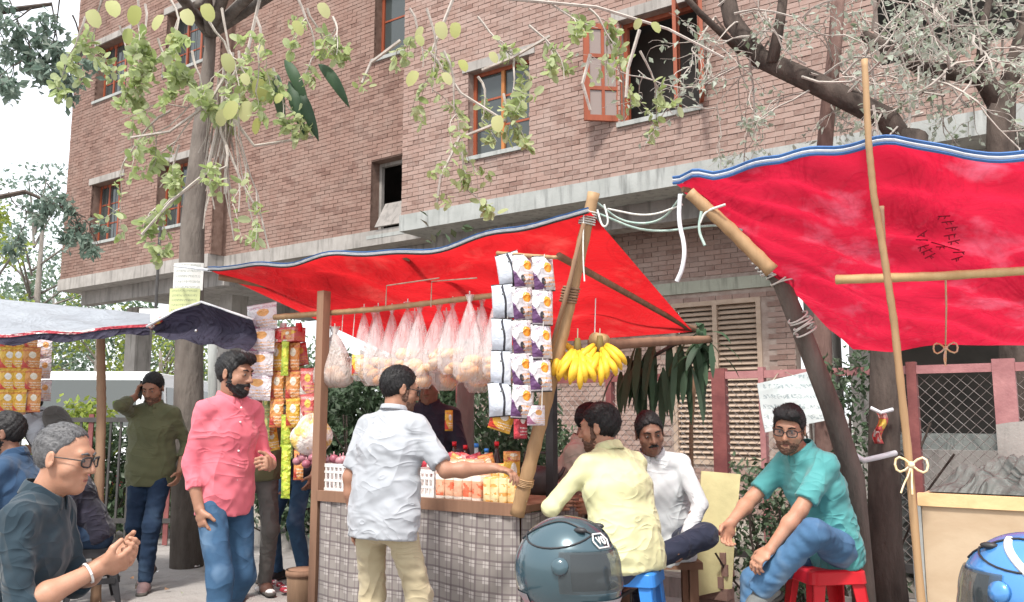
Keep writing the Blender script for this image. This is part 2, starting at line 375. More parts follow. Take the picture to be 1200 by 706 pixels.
def brick_seg(name, s0, s1, c, openings, mat, mortar, z1=TOP, z0=BASE + .25):
    global brick_me
    wall = MB(); ss = sorted(set([s0, s1] + [q for o in openings for q in o[:2] if s0 < q < s1])); zs = sorted(set([z0, z1] + [q for o in openings for q in o[2:] if z0 < q < z1]))
    for i in range(len(ss) - 1):
        for j in range(len(zs) - 1):
            ms, mz = (ss[i] + ss[i + 1]) / 2, (zs[j] + zs[j + 1]) / 2
            if any(o[0] < ms < o[1] and o[2] < mz < o[3] for o in openings): continue
            wall.sbox(ss[i], ss[i + 1], c + .012, c + .25, zs[j], zs[j + 1])
    wo = part(name, wall, MAT[mortar], bld)
    rest = MB(); singles = []
    row = 0; z = z0
    while z + BH < z1:
        s = s0 - (BW + BJ) * ((.5 if row % 2 else 0) + rnd(-.03, .03))
        while s < s1:
            a, b = max(s, s0), min(s + BW, s1); segs = [(a, b)]
            for o in openings:
                if z + BH > o[2] - .01 and z < o[3] + .01:
                    ns = []
                    for (p, q) in segs:
                        if p < o[0]: ns.append((p, min(q, o[0])))
                        if q > o[1]: ns.append((max(p, o[1]), q))
                    segs = ns
            for (p, q) in segs:
                if q - p < .03: continue
                full = abs(q - p - BW) < 1e-6
                singles.append((p, q, z, full))
            s += BW + BJ
        z += BH + BJ; row += 1
    cands = []
    for (p, q, zz, full) in singles:
        P = SC((p + q) / 2, c, zz + BH / 2); ok = False
        if full and name == 'wall_right':
            d = P - Vector((0, 0, CAM_H)); fx = 600 + 1000 * d.x / d.y
            el = d.z / d.y
            if 480 < fx < 1000 and .25 < el < .56: ok = True
        if ok: cands.append((P.length, p, q, zz))
    cands.sort(); pick = set((p, zz) for (_, p, q, zz) in cands[:300])
    for (p, q, zz, full) in singles:
        dz, dc = rnd(-.002, .002), rnd(-.004, .004)
        if (p, zz) in pick:
            if brick_me is None:
                m = MB(); m.box((0, 0, 0), (BW, .05, BH)); ob = part('brick', m, MAT[mat], wo, loc=(0, 0, 0)); brick_me = ob.data
            else:
                ob = bpy.data.objects.new('brick', brick_me); C.objects.link(ob); ob.parent = wo
            ob.location = SC((p + q) / 2, c + .025 + dc, zz + BH / 2 + dz) - bld.location; ob.rotation_euler = (rnd(-.01, .01), 0, ANG + rnd(-.012, .012))
        else:
            rest.sbox(p, q, c + dc, c + .05 + dc, zz + dz, zz + BH + dz)
    part('brickwork', rest, MAT[mat], wo, kind='stuff')
    return wo
brick_seg('wall_right', sR0, sR1, CR, [W6, W7, W8], 'brick', 'mortar')
brick_seg('wall_middle', sM0, sM1, CM, [W4, W5], 'brick_red', 'mortar_red')
brick_seg('wall_left', sL0, sL1, CL, [W1, W2, W3, W2b], 'brick_red', 'mortar_red')
m = MB()                                             # first floor slab bands, one per bay
m.sbox(sR0 - .012, sR1, CR - .03, CR + 7, BASE, BASE + .25); part('slab', m, MAT['slab'], bld)
m = MB(); m.sbox(sM0, sR0 - .013, CM - .03, CM + 6.9, BASE + .002, BASE + .25); part('slab', m, MAT['concrete'], bld)
m = MB(); m.sbox(sL0 - .03, sM0 - .001, CL - .03, CL + 7, BASE, BASE + .25); part('slab', m, MAT['concrete'], bld)
m = MB(); m.sbox(sL0, sR1, CR + .3, CR + 7.2, TOP, TOP + .25); part('roof', m, MAT['concrete'], bld)
m = MB(); m.sbox(sL0, sR1, CR + 7.2, CR + 7.4, BASE, TOP); part('back_wall', m, MAT['inner'], bld)
m = MB(); m.sbox(sL0 - .001, sL0 + .2, CL + .26, CR + 7.2, BASE + .25, TOP); part('end_wall', m, MAT['mortar_red'], bld)
m = MB(); m.sbox(sM0 - .2, sM0 - .004, CL + .251, CM + .2, BASE + .25, TOP); part('return_wall', m, MAT['mortar_red'], bld)
m = MB(); m.sbox(sR0 + .001, sR0 + .2, CR + .251, CM + .4, BASE + .25, TOP); part('return_wall', m, MAT['mortar'], bld)
# beams and columns below the slab
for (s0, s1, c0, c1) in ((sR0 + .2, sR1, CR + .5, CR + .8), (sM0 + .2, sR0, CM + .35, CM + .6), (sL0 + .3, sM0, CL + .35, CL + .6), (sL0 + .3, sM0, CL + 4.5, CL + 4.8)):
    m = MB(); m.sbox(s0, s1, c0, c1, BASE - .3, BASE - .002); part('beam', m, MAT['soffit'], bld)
for px, c, wd in ((152, CL + 1.2, .42), (152, CL + 5, .42), (262, CL + 1.2, .4), (960, CR + 1.8, .35), (1012, CR + 1.8, .35)):
    s = sof(px, 410, c); m = MB(); m.sbox(s - wd / 2, s + wd / 2, c, c + .4, 0, BASE - .301); part('column', m, MAT['concrete'], bld)
# ground floor wall with louvre
CG = CR + 1.15
sg0, sg1 = sof(478, 330, CG), sof(932, 400, CG)
gz = atc(800, 345, CG).z; lv = rect(790, 897, 500, 500, 358, 358, CG); lv[2] = atc(845, 545, CG).z; lv[3] = gz - .12
wl = MB()
for (a, b, z0, z1) in ((sg0, lv[0], 0, gz), (lv[1], sg1, 0, gz), (lv[0], lv[1], 0, lv[2]), (lv[0], lv[1], lv[3], gz), (sg0, sg1, gz + .16, BASE - .001)):
    wl.sbox(a, b, CG, CG + .2, z0, z1)
gw = part('ground_floor_wall', wl, MAT['mortar'], bld)
m = MB(); m.sbox(sg0, sg1, CG - .03, CG + .2, gz + .001, gz + .159); part('lintel', m, MAT['plaster'], bld)
bk = MB(); z = .02; row = 0
while z < BASE - .08:
    s = sg0 - (.128 if row % 2 else 0)
    while s < sg1:
        a, b = max(s, sg0), min(s + BW, sg1)
        if not (gz - .07 < z < gz + .16) and not (lv[2] - .07 < z < lv[3] and a < lv[1] and b > lv[0]) and b - a > .04:
            bk.sbox(a, b, CG - .012 + rnd(-.003, .003), CG + .02, z, z + BH)
        s += BW + BJ
    z += BH + BJ; row += 1
part('brickwork', bk, MAT['brick'], gw, kind='stuff')
lo = MB(); fr = .06
lo.sbox(lv[0], lv[1], CG - .02, CG + .1, lv[3] - fr, lv[3]); lo.sbox(lv[0], lv[1], CG - .02, CG + .1, lv[2], lv[2] + fr)
for s in (lv[0], (lv[0] + lv[1]) / 2 - fr / 2, lv[1] - fr): lo.sbox(s, s + fr, CG - .018, CG + .098, lv[2] + fr, lv[3] - fr)
lf = part('louvre_frame', lo, MAT['louvre'], bld)
n = 30
for k in range(n):
    z = lv[2] + fr + (k + .5) * (lv[3] - lv[2] - 2 * fr) / n
    for (a, b) in ((lv[0] + fr, (lv[0] + lv[1]) / 2 - fr / 2), ((lv[0] + lv[1]) / 2 + fr / 2, lv[1] - fr)):
        m = MB(); ax = (U, (N + Z * .9).normalized(), (Z - N * .9).normalized())
        m.box(SC((a + b) / 2, CG + .04, z), (b - a, .07, .012), ax); part('slat', m, MAT['louvre'], lf)
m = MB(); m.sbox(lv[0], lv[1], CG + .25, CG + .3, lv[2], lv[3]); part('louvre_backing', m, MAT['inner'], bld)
m = MB(); m.sbox(sg1, sR1, CR + 6.6, CR + 6.8, 0, BASE - .001); part('parking_back_wall', m, MAT['inner'], bld)

def window(o, c, mat, nm, sill=True, cols=2, rows=3, lintel=True, glass=True, deep=.13):
    s0, s1, z0, z1 = o; t = .055
    f = MB()
    f.sbox(s0, s1, c + deep, c + deep + .07, z1 - t, z1); f.sbox(s0, s1, c + deep, c + deep + .07, z0, z0 + t)
    for s in (s0, s1 - t): f.sbox(s, s + t, c + deep + .001, c + deep + .069, z0 + t, z1 - t)
    wn = part('window', f, MAT[mat], bld)
    if nm:
        for k in range(1, nm):
            s = s0 + (s1 - s0) * k / nm; m = MB(); m.sbox(s - t / 2, s + t / 2, c + deep - .005, c + deep + .06, z0 + t, z1 - t); part('mullion', m, MAT['frame_tan' if nm == 2 else mat], wn)
    for k in range(1, rows):
        z = z0 + (z1 - z0) * k / rows; m = MB(); m.sbox(s0 + t, s1 - t, c + deep + .02, c + deep + .05, z - .015, z + .015); part('glazing_bar', m, MAT[mat], wn)
    if glass:
        m = MB(); m.sbox(s0 + t, s1 - t, c + deep + .03, c + deep + .036, z0 + t, z1 - t); part('pane', m, MAT['glass'], wn)
    if sill:
        m = MB(); m.sbox(s0 - .04, s1 + .04, c - .035, c + deep - .002, z0 - .06, z0 - .001); part('sill', m, MAT['slab'], wn)
    if lintel:
        m = MB(); m.sbox(s0 - .1, s1 + .1, c - .02, c + deep - .01, z1 + .001, z1 + .14); part('lintel', m, MAT['concrete'], wn)
    # iron bars behind the glass line
    if nm == 3:
        for k in range(6):
            s = s0 + t + (s1 - s0 - 2 * t) * (k + .5) / 6; m = MB(); m.tube([SC(s, c + deep - .02, z0 + .02), SC(s, c + deep - .02, z1 - .02)], .007, 6); part('bar', m, MAT['dkmetal'], wn)
    return wn
for o in (W1, W2, W3, W2b): window(o, CL, 'frame', 3, deep=.2)
window(W5, CM, 'frame', 0, rows=2, deep=.18); w4 = window(W4, CM, 'concrete', 0, rows=1, glass=False, deep=.2, lintel=False)
m = MB(); q0, q1 = SC(W4[0] + .12, CM + .22, W4[2] + .12), SC(W4[1], CM - .04, W4[2] + .1)      # tilted open pane
m.box(SC((W4[0] + W4[1]) / 2 + .05, CM + .06, W4[2] + .33), (W4[1] - W4[0] - .25, .02, .5), (U, (N - Z * .55).normalized(), (Z + N * .55).normalized())); part('hinged_pane', m, MAT['soffit'], w4)
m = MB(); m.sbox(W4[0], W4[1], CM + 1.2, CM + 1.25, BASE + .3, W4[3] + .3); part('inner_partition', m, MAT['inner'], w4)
m = MB(); p = SC(W4[0] + .55, CM + 1.15, W4[3] - .45); m.ball(p, .05); part('lamp_globe', m, MAT['white'], w4, True)
window(W6, CR, 'frame', 2, cols=2, rows=3); w7 = window(W7, CR, 'frame', 0, rows=1, glass=False)
def casement(hinge_s, ang, wd, wn, c):
    # leaf swung out about a vertical hinge; ang measured from the wall plane, outwards towards the street
    d = (U * math.cos(ang) - N * math.sin(ang)); nn = d.cross(Z); z0, z1 = W7[2] + .03, W7[3] - .03; base = SC(hinge_s, c + .06, 0); t = .075
    f = MB()
    def bar(a0, a1, b0, b1, th=.045): f.box(base + d * ((a0 + a1) / 2) + Z * ((b0 + b1) / 2), (a1 - a0, th, b1 - b0), (d, nn, Z))
    bar(0, t, z0, z1); bar(wd - t, wd, z0, z1); bar(t, wd - t, z0, z0 + t); bar(t, wd - t, z1 - t, z1)
    cf = part('casement', f, MAT['frame'], wn)
    for k in (1, 2):
        f = MB(); z = z0 + (z1 - z0) * k / 3; bar(t, wd - t, z - .025, z + .025, .04); part('glazing_bar', f, MAT['frame'], cf)
    f = MB(); bar(wd / 2 - .02, wd / 2 + .02, z0 + t, z1 - t, .038); part('glazing_bar', f, MAT['frame'], cf)
    for k in range(3):
        for q in (0, 1):
            f = MB(); h = (z1 - z0) / 3; a0 = t if q == 0 else wd / 2 + .02; a1 = wd / 2 - .02 if q == 0 else wd - t
            bar(a0, a1, z0 + k * h + .03, z0 + (k + 1) * h - .03, .008); part('pane', f, PANE, cf)
PANE = NT('hazy_pane', .15, .6).col((.24, .19, .17)).m
casement(W7[0], R(180 - 42), .5, w7, CR)
casement(W7[1], R(66), .5, w7, CR); casement(W7[1] - .28, R(75), .3, w7, CR)
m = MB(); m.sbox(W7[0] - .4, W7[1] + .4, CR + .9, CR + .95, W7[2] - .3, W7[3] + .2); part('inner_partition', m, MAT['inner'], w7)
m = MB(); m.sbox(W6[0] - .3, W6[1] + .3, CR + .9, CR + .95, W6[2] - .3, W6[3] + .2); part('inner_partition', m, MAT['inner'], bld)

# ---------------------------------------------------------------- fence
CF = 6.2
fence = thing('chain_link_fence', 'chain link fence with maroon steel posts behind the stalls', 'fence', SC(0, CF, 0))
fz = 1.66
posts = [(sof(540, 500, CF), .07, 'maroon'), (sof(715, 450, CF), .05, 'maroon'), (sof(843, 440, CF), .105, 'maroon'), (sof(893, 440, CF), .04, 'pinkpaint'), (sof(1068, 430, CF), .06, 'maroon'), (sof(1176, 430, CF), .125, 'pinkpaint'), (sof(1330, 430, CF), .1, 'pinkpaint')]
for s, wd, mt in posts:
    m = MB(); m.sbox(s - wd / 2, s + wd / 2, CF - .035, CF + .035, 0, fz + .03); part('post', m, MAT[mt], fence)
for i in range(len(posts) - 1):
    a, b = posts[i][0] + posts[i][1] / 2, posts[i + 1][0] - posts[i + 1][1] / 2
    for z, mt in ((fz - .05, 'pinkpaint' if i >= 2 else 'maroon'), (.32, 'dkmetal')):
        m = MB(); m.sbox(a + .001, b - .001, CF - .025, CF + .025, z, z + .055); part('rail', m, MAT[mt], fence)
m = MB(); st = .065; s0, s1 = posts[0][0], posts[-1][0]; z0, z1 = .38, fz - .06
def wire(a, b): m.tube([a, b], .0022, 3, False)
s = s0 - 2
while s < s1 + 2:
    for sg in (1, -1):
        # line z = z0 + sg*(x - s)
        xa, xb = (s, s + (z1 - z0)) if sg > 0 else (s + (z1 - z0), s)
        za, zb = z0, z1
        def clip(x0, za, x1, zb):
            if x0 > x1: x0, za, x1, zb = x1, zb, x0, za
            if x1 <= s0 or x0 >= s1: return None
            k = (zb - za) / (x1 - x0)
            if x0 < s0: za += k * (s0 - x0); x0 = s0
            if x1 > s1: zb -= k * (x1 - s1); x1 = s1
            return x0, za, x1, zb
        q = clip(xa, za, xb, zb)
        if q: wire(SC(q[0], CF + sg * .002, q[1]), SC(q[2], CF + sg * .002, q[3]))
    s += st * 1.1
part('chain_link_mesh', m, MAT['wire'], fence, kind='stuff')
m = MB(); m.sbox(-14.2, 12, CF - .1, CF + .12, -.02, .14); kerb = part('kerb', m, MAT['concrete'], loc=SC(0, CF, 0), kind='structure')
m = MB()
def gy(a, b): return SC(-14 + 26 * a, CF + .13 + 20 * b, .02 + .06 * math.sin(a * 90) * math.sin(b * 60) + .05)
m.grid(gy, 60, 30); t = NT('yard_earth', .95, .1); t.col(t.mix(t.ramp(t.noise(2, 6), .35, .65), (.3, .27, .24), (.2, .18, .15))); t.bump(t.noise(14, 5), .6, .03)
part('terrain', m, t.m, kind='structure')

# ---------------------------------------------------------------- vegetation
MAT['bark_mid'] = bark('weathered_bark', (.20, .175, .155), (.105, .09, .08))
def leaf_quads(mb, p, L, wd, d, nrm, mi=0, fold=.25, round_=False):
    d = d.normalized(); sx = d.cross(nrm); sx = sx.normalized() if sx.length > 1e-6 else d.orthogonal().normalized(); nn = sx.cross(d)
    if round_:
        k = 10; prof = [(0, 0)] + [(.5 - .5 * math.cos(math.pi * i / 5), math.sin(math.pi * i / 5) ** .7) for i in range(1, 5)] + [(1.06, 0)]
        le = [p + d * L * a + sx * wd * .5 * b + nn * (fold * wd * .3 * b - L * .14 * a * a) for a, b in prof]
        ri = [p + d * L * a - sx * wd * .5 * b + nn * (fold * wd * .3 * b - L * .14 * a * a) for a, b in prof]
        ce = [p + d * L * a - nn * L * .14 * a * a for a, b in prof]
        vs = le + ri[1:-1] + ce[1:-1]; n = 6
        L_ = list(range(6)); R_ = [0, 6, 7, 8, 9, 5]; C_ = [0, 10, 11, 12, 13, 5]; fs = []
        for i in range(5):
            for A, B in ((C_, L_), (R_, C_)):
                q = [A[i], A[i + 1], B[i + 1], B[i]]; q = list(dict.fromkeys(q)); fs.append(tuple(q))
        mb.add(vs, fs, mi); return
    a = p + d * L * .45
    vs = [p, a + sx * wd / 2 + nn * fold * wd * .4, p + d * L - nn * L * .1, a - sx * wd / 2 + nn * fold * wd * .4]
    mb.add(vs, [(0, 1, 2), (0, 2, 3)], mi)
def rdir(up=0): return Vector((rnd(-1, 1), rnd(-1, 1), rnd(-1, 1) + up)).normalized()
def twig_path(p, d, L, n=5, droop=-.15, wob=.25):
    pts = [Vector(p)]; d = Vector(d).normalized()
    for i in range(n):
        d = (d + Vector((rnd(-wob, wob), rnd(-wob, wob), rnd(-wob, wob) + droop))).normalized(); pts.append(pts[-1] + d * (L / n))
    return pts
def along(pts, t):
    k = t * (len(pts) - 1); i = min(int(k), len(pts) - 2); return pts[i].lerp(pts[i + 1], k - i)
def foliage(wood, lf, p, d, L, depth, leafL, nleaf, droop=-.1, r=.012, fan=3, wob=.3, lw=.5, round_=False):
    pts = twig_path(p, d, L, 6, droop, wob); wood.tube(pts, [r * (1 - .12 * i) for i in range(len(pts))], 4, False)
    if depth > 0:
        for k in range(fan):
            q = along(pts, rnd(.25, 1)); dd = ((pts[-1] - pts[0]).normalized() + rdir() * .9).normalized()
            foliage(wood, lf, q, dd, L * rnd(.45, .7), depth - 1, leafL, nleaf, droop, r * .55, fan, wob, lw, round_)
    if depth <= 1:
        for k in range(nleaf):
            q = along(pts, rnd(.15, 1)); l = leafL * rnd(.6, 1.25)
            leaf_quads(lf, q + rdir() * l * .3, l, l * lw * rnd(.8, 1.2), rdir(-.3), rdir(.6), round_=round_)
# tree behind the right canopy: dark trunk rising beside the seated man, heavy limb reaching up to the left
Y0 = 5.35
tr = thing('street_tree', 'dark trunk and heavy leaning limb behind the crimson canopy, with dusty pale leaves', 'tree', at(1040, 700, Y0) * Vector((1, 1, 0)) if False else Vector((at(1040, 700, Y0).x, Y0, 0)))
wd = MB(); wd.tube([Vector((at(1040, 700, Y0).x + .01, Y0, -.02)), at(1037, 640, Y0), at(1036, 520, Y0), at(1038, 400, Y0), at(1058, 250, Y0 + .1), at(1068, 160, Y0 + .2)], [.125, .1, .092, .09, .095, .105], 12)
wd.tube([at(1072, 190, Y0 + .2), at(1040, 140, Y0 + .25), at(960, 100, Y0 + .4), at(890, 68, Y0 + .6), at(858, 25, Y0 + .7), at(840, -60, Y0 + .8)], [.085, .08, .078, .072, .066, .06], 12)
wd.tube([at(905, 75, Y0 + .5), at(915, 20, Y0 + .5), at(925, -60, Y0 + .5)], [.045, .036, .03], 8)
wd.tube([at(868, 60, Y0 + .6), at(820, 15, Y0 + .5), at(780, -30, Y0 + .4)], [.03, .024, .018], 7)
lf = MB(); tw = MB()
for k in range(42):
    p = random.choice([at(1040, 140, Y0 + .2), at(960, 100, Y0 + .4), at(890, 66, Y0 + .6), at(920, 10, Y0 + .5), at(860, 20, Y0 + .7), at(1090, 110, Y0 + .3), at(1000, 40, Y0 + .3), at(1120, 50, Y0 + .3)])
    foliage(tw, lf, jit(p, .15), rdir(.25), rnd(.5, .95), 2, .058, 3, -.05, .010, 3, .4, .55)
part('trunk', wd, MAT['bark'], tr, True); part('twigs', tw, MAT['twig'], tr, kind='stuff'); part('crown', lf, MAT['leaf_dust'], tr, kind='stuff')
# bare suckers and a slim trunk
for label, paths, rr, mt in (('slim reddish trunk rising straight behind the crimson canopy', [[(985, -40), (978, 60), (970, 130), (964, 200), (962, 330), (965, 450), (968, 600), (968, 650)]], .058, 'bark_red'),):
    Yc = 6.0; o = thing('slim_tree', label, 'tree', (at(968, 640, Yc).x, Yc, 0)); m = MB(); t2 = MB(); l2 = MB()
    for pth in paths:
        pts = [at(a, b, Yc) for a, b in pth]; pts.append(Vector((pts[-1].x, Yc, -.02))); m.tube(pts, [rr * (.8 + .06 * i) for i in range(len(pts))], 10)
    for k in range(10): foliage(t2, l2, at(rnd(968, 990), rnd(-20, 120), Yc), rdir(.2), rnd(.4, .8), 2, .055, 2, -.05, .008, 3, .4, .55)
    part('trunk', m, MAT[mt], o, True); part('twigs', t2, MAT['twig'], o, kind='stuff'); part('crown', l2, MAT['leaf_dust'], o, kind='stuff')
Yc = 6.3; o = thing('forked_tree', 'dark forked trunk showing above the right end of the crimson canopy', 'tree', (at(1172, 640, Yc).x + .1, Yc, 0)); m = MB(); t2 = MB(); l2 = MB()
b0 = Vector((at(1172, 640, Yc).x + .1, Yc, -.02))
m.tube([b0, at(1190, 400, Yc), at(1172, 200, Yc), at(1174, 100, Yc)], [.13, .11, .1, .1], 10)
m.tube([at(1176, 130, Yc), at(1150, 90, Yc), at(1080, 80, Yc), at(1010, 40, Yc)], [.09, .075, .06, .04], 8)
m.tube([at(1176, 120, Yc), at(1190, 70, Yc), at(1215, -10, Yc)], [.08, .07, .05], 8); m.tube([at(1150, 90, Yc), at(1152, 30, Yc), at(1170, -40, Yc)], [.05, .03, .025], 7)
for k in range(34):
    p = random.choice([at(1150, 90, Yc), at(1080, 80, Yc), at(1190, 60, Yc), at(1170, 10, Yc), at(1090, 20, Yc), at(1215, 0, Yc)])
    foliage(t2, l2, jit(p, .2), rdir(.1), rnd(.5, .95), 2, .058, 3, -.05, .010, 3, .4, .55)
part('trunk', m, MAT['bark'], o, True); part('twigs', t2, MAT['twig'], o, kind='stuff'); part('crown', l2, MAT['leaf_dust'], o, kind='stuff')
# leaning dark prop trunk that carries the left corner of the crimson canopy
Yp = 4.7; o = thing('leaning_trunk', 'dark leaning trunk lashed with white cord under the crimson canopy', 'tree trunk', (at(1010, 620, Yp).x, Yp, 0)); m = MB()
m.tube([Vector((at(1012, 640, Yp).x, Yp, -.02)), at(1000, 560, Yp), at(975, 480, Yp - .05), at(940, 390, Yp - .1), at(915, 330, Yp - .15), at(884, 288, Yp - .2)], [.062, .058, .054, .05, .046, .042], 10); part('trunk', m, MAT['bark_mid'], o, True)
for (px, py, k) in ((890, 300, 6), (905, 315, 5), (935, 372, 3), (942, 385, 2)):
    for q in range(k):
        m = MB(); c0 = at(px + q * 3, py + q * 4, Yp - .18); a1, a2 = Vector((1, -.2, .5 + rnd(-.3, .3))).normalized(), Vector((0, 1, rnd(-.3, .3))).normalized()
        m.tube([c0 + (a1 * math.cos(t * .5236) + a2 * math.sin(t * .5236)) * .056 for t in range(13)], .005, 5, False); part('lashing', m, MAT['rope_w'], o, True)
# grey trunk at the left with hanging creeper
Yt = 8.0; o = thing('grey_trunk_tree', 'grey trunk tree with pasted notices and a hanging creeper of rounded leaves', 'tree', (at(224, 600, Yt).x, Yt, 0)); m = MB(); t2 = MB(); l2 = MB()
m.tube([Vector((at(222, 600, Yt).x, Yt, -.02)), at(221, 480, Yt), at(222, 380, Yt), at(226, 260, Yt), at(236, 150, Yt), at(246, 60, Yt), at(250, -60, Yt)], [.15, .135, .125, .11, .08, .055, .04], 12)
ends = [at(230, 30, 5.6), at(300, 0, 5.0), at(420, -10, 5.0), at(520, -20, 5.2), at(130, 10, 5.6)]
for e in ends: m.tube([at(246, 40, Yt), at(246, 40, Yt).lerp(e, .5) + Z * .35, e + Z * .15], [.06, .045, .025], 7)
part('trunk', m, MAT['bark_mid'], o, True)
random.seed(21)
for (px, py, Y, dx, L, n) in ((100, 20, 5.4, -.2, .5, 14), (140, 30, 5.4, .3, .5, 14), (185, 45, 5.3, .3, .5, 14), (225, 60, 5.3, .2, .5, 14), (160, -10, 5.3, .3, .6, 14), (200, 0, 5.2, .3, .6, 14), (245, 25, 5.2, .3, .6, 14), (280, 60, 5.2, .2, .5, 12), (320, 80, 5.1, .3, .4, 12), (230, 130, 5.4, -.3, .5, 10), (210, 170, 5.4, -.2, .4, 10), (360, 10, 5.1, .4, .4, 10), (480, 10, 5.2, .3, .5, 9), (640, 0, 5.3, .5, .5, 10), (690, 10, 5.4, .3, .4, 9), (560, 90, 5.3, .3, .4, 10), (600, 60, 5.3, .3, .4, 10), (120, -5, 5.5, -.4, .5, 10), (170, 5, 5.5, .2, .6, 12), (210, 20, 5.4, 0, .6, 10), (260, 10, 5.2, .1, .8, 12), (300, 20, 5.0, .2, .6, 8), (350, 0, 5.0, .3, .5, 7), (240, 100, 5.4, -.7, .9, 8), (200, 130, 5.4, -.8, .7, 7), (280, 110, 5.2, .1, 1.0, 7), (265, 170, 5.2, .05, .6, 6), (230, 215, 5.4, -.5, .5, 9), (190, 240, 5.4, -.5, .35, 9), (500, 10, 5.2, .1, .7, 7), (520, 60, 5.2, .2, .7, 8), (590, 110, 5.3, .2, .5, 9), (540, 170, 5.3, -.1, .4, 8), (390, 20, 5.1, .4, .4, 5), (620, 30, 5.3, .5, .6, 9), (700, 20, 5.4, .5, .7, 8), (750, 60, 5.4, .6, .6, 7), (560, 20, 5.3, .4, .5, 7)):
    foliage(t2, l2, at(px, py, Y), Vector((dx, rnd(-.1, .1), -.55)), L * .8, 2, .062, n, -.12, .009, 2, .3, .6, True)
for pth in ([(300, 0), (290, 60), (268, 110), (262, 160), (280, 210), (300, 250), (312, 290)], [(262, 90), (250, 120), (200, 150), (150, 165)], [(265, 120), (240, 200), (200, 240), (160, 270)], [(270, 60), (256, 130), (252, 190)], [(275, 140), (300, 170), (365, 165)], [(530, 0), (505, 60), (540, 110), (590, 140)], [(590, 140), (540, 160), (520, 210), (515, 240)], [(470, 50), (440, 70), (425, 100)], [(600, 0), (700, 10), (780, 35), (850, 65)], [(690, 60), (680, 100), (690, 130)], [(745, 40), (740, 80), (738, 115)], [(640, 40), (600, 70), (560, 80)]):
    t2.tube([jit(at(a, b, 5.25), .03) for a, b in pth], [.012 - .0012 * i for i in range(len(pth))], 5, False)
for k in range(26):       # strings of aerial roots
    p = at(rnd(248, 275), rnd(60, 140), 5.3); t2.tube(twig_path(p, (rnd(-.1, .2), 0, -1), rnd(.4, .9), 6, -.1, .18), .0045, 4, False)
for (px, py) in ((510, 90), (505, 200), (520, 235), (425, 98), (205, 205), (170, 160), (345, 30)):
    for k in range(10): leaf_quads(l2, jit(at(px, py, 5.25), .05), .05, .03, rdir(-.2), rdir(.5), round_=True)
part('twigs', t2, MAT['twig'], o, kind='stuff'); part('crown', l2, MAT['leaf_pale'], o, kind='stuff')
random.seed(5)
for (px, py, sz) in ((264, 76, .15), (302, 64, .12), (302, 108, .18), (292, 133, .16), (275, 132, .15), (304, 150, .13), (330, 118, .09), (262, 140, .13), (375, 15, .13), (345, 35, .12), (318, 90, .11), (488, 95, .13), (515, 38, .14), (534, 38, .13), (495, 42, .12), (540, 80, .11), (582, 148, .14), (520, 95, .11), (575, 70, .1), (490, 50, .1), (130, 15, .16), (160, 20, .15), (105, 25, .15), (190, 30, .14), (215, 25, .15), (150, 45, .13), (240, 18, .15), (765, 35, .1), (750, 30, .09), (200, 50, .12), (285, 95, .1)):
    m = MB(); p = at(px, py - sz * 90, 5.0 + rnd(-.15, .15)); sz *= .78; leaf_quads(m, p, sz, sz * .72, Vector((rnd(-.6, .6), rnd(-.3, .3), -1)), Vector((rnd(-.3, .3), -1, .6)), round_=True); part('leaf', m, MAT['leaf_big'], o, True)
for (px, py, dx) in ((345, 95, .6), (350, 120, .35), (360, 130, .5), (335, 110, .2), (385, 100, .9)):
    m = MB(); p = at(px - 12, py - 25, 5.2)
    def lfn(a, b, p=p, dx=dx):
        l = .27; wv = .075 * math.sin(math.pi * min(1, a * .98 + .02)) ** .7
        return p + Vector((dx, 0, -.75)).normalized() * l * a + Vector((.75, 0, dx)).normalized() * wv * (b - .5) + Vector((0, -.06 * math.sin(a * 3) + .03 * abs(b - .5), -.12 * a * a))
    m.grid(lfn, 8, 2); part('leaf', m, MAT['leaf_dark'], o, True)
# notices pasted on the trunk
def scribble(name, a, ink, rows=9, sc=60):
    t = NT(name, .8, .2); g = t.coord('Generated'); x, y, z = t.xyz(g)
    ln = ((z * rows).fract() - .5).abs().lt(.22); n = t.noise(sc, 2, vec=g, stretch=(1, 1, .4)).gt(.53); k = ln * n * (x - .5).abs().lt(.42) * (z - .5).abs().lt(.44)
    t.col(t.mix(k * .75, t.mix(t.ramp(t.noise(3, 3), .4, .6), a, tuple(c * .82 for c in a)), ink)); return t.m
for (x0, y0, x1, y1, col, lb, Yn) in ((203, 308, 236, 340, (.62, .62, .60), 'white notice pasted at the top of the grey trunk', 7.82), (198, 338, 232, 366, (.52, .56, .3), 'yellow green notice pasted below the white one on the grey trunk', 7.80)):
    m = MB(); a, b = at(x0, y0, Yn), at(x1, y1, Yn)
    def nf(i, j): return Vector((a.x + (b.x - a.x) * i, Yn + .03 * (2 * i - 1) ** 2, a.z + (b.z - a.z) * j))
    m.grid(nf, 6, 4); q = part('notice', m, scribble('notice_print', col, (.08, .12, .1), 5), loc=at((x0 + x1) / 2, y1, Yn)); tag(q, lb, 'notice')
    q.modifiers.new('s', 'SOLIDIFY').thickness = .004
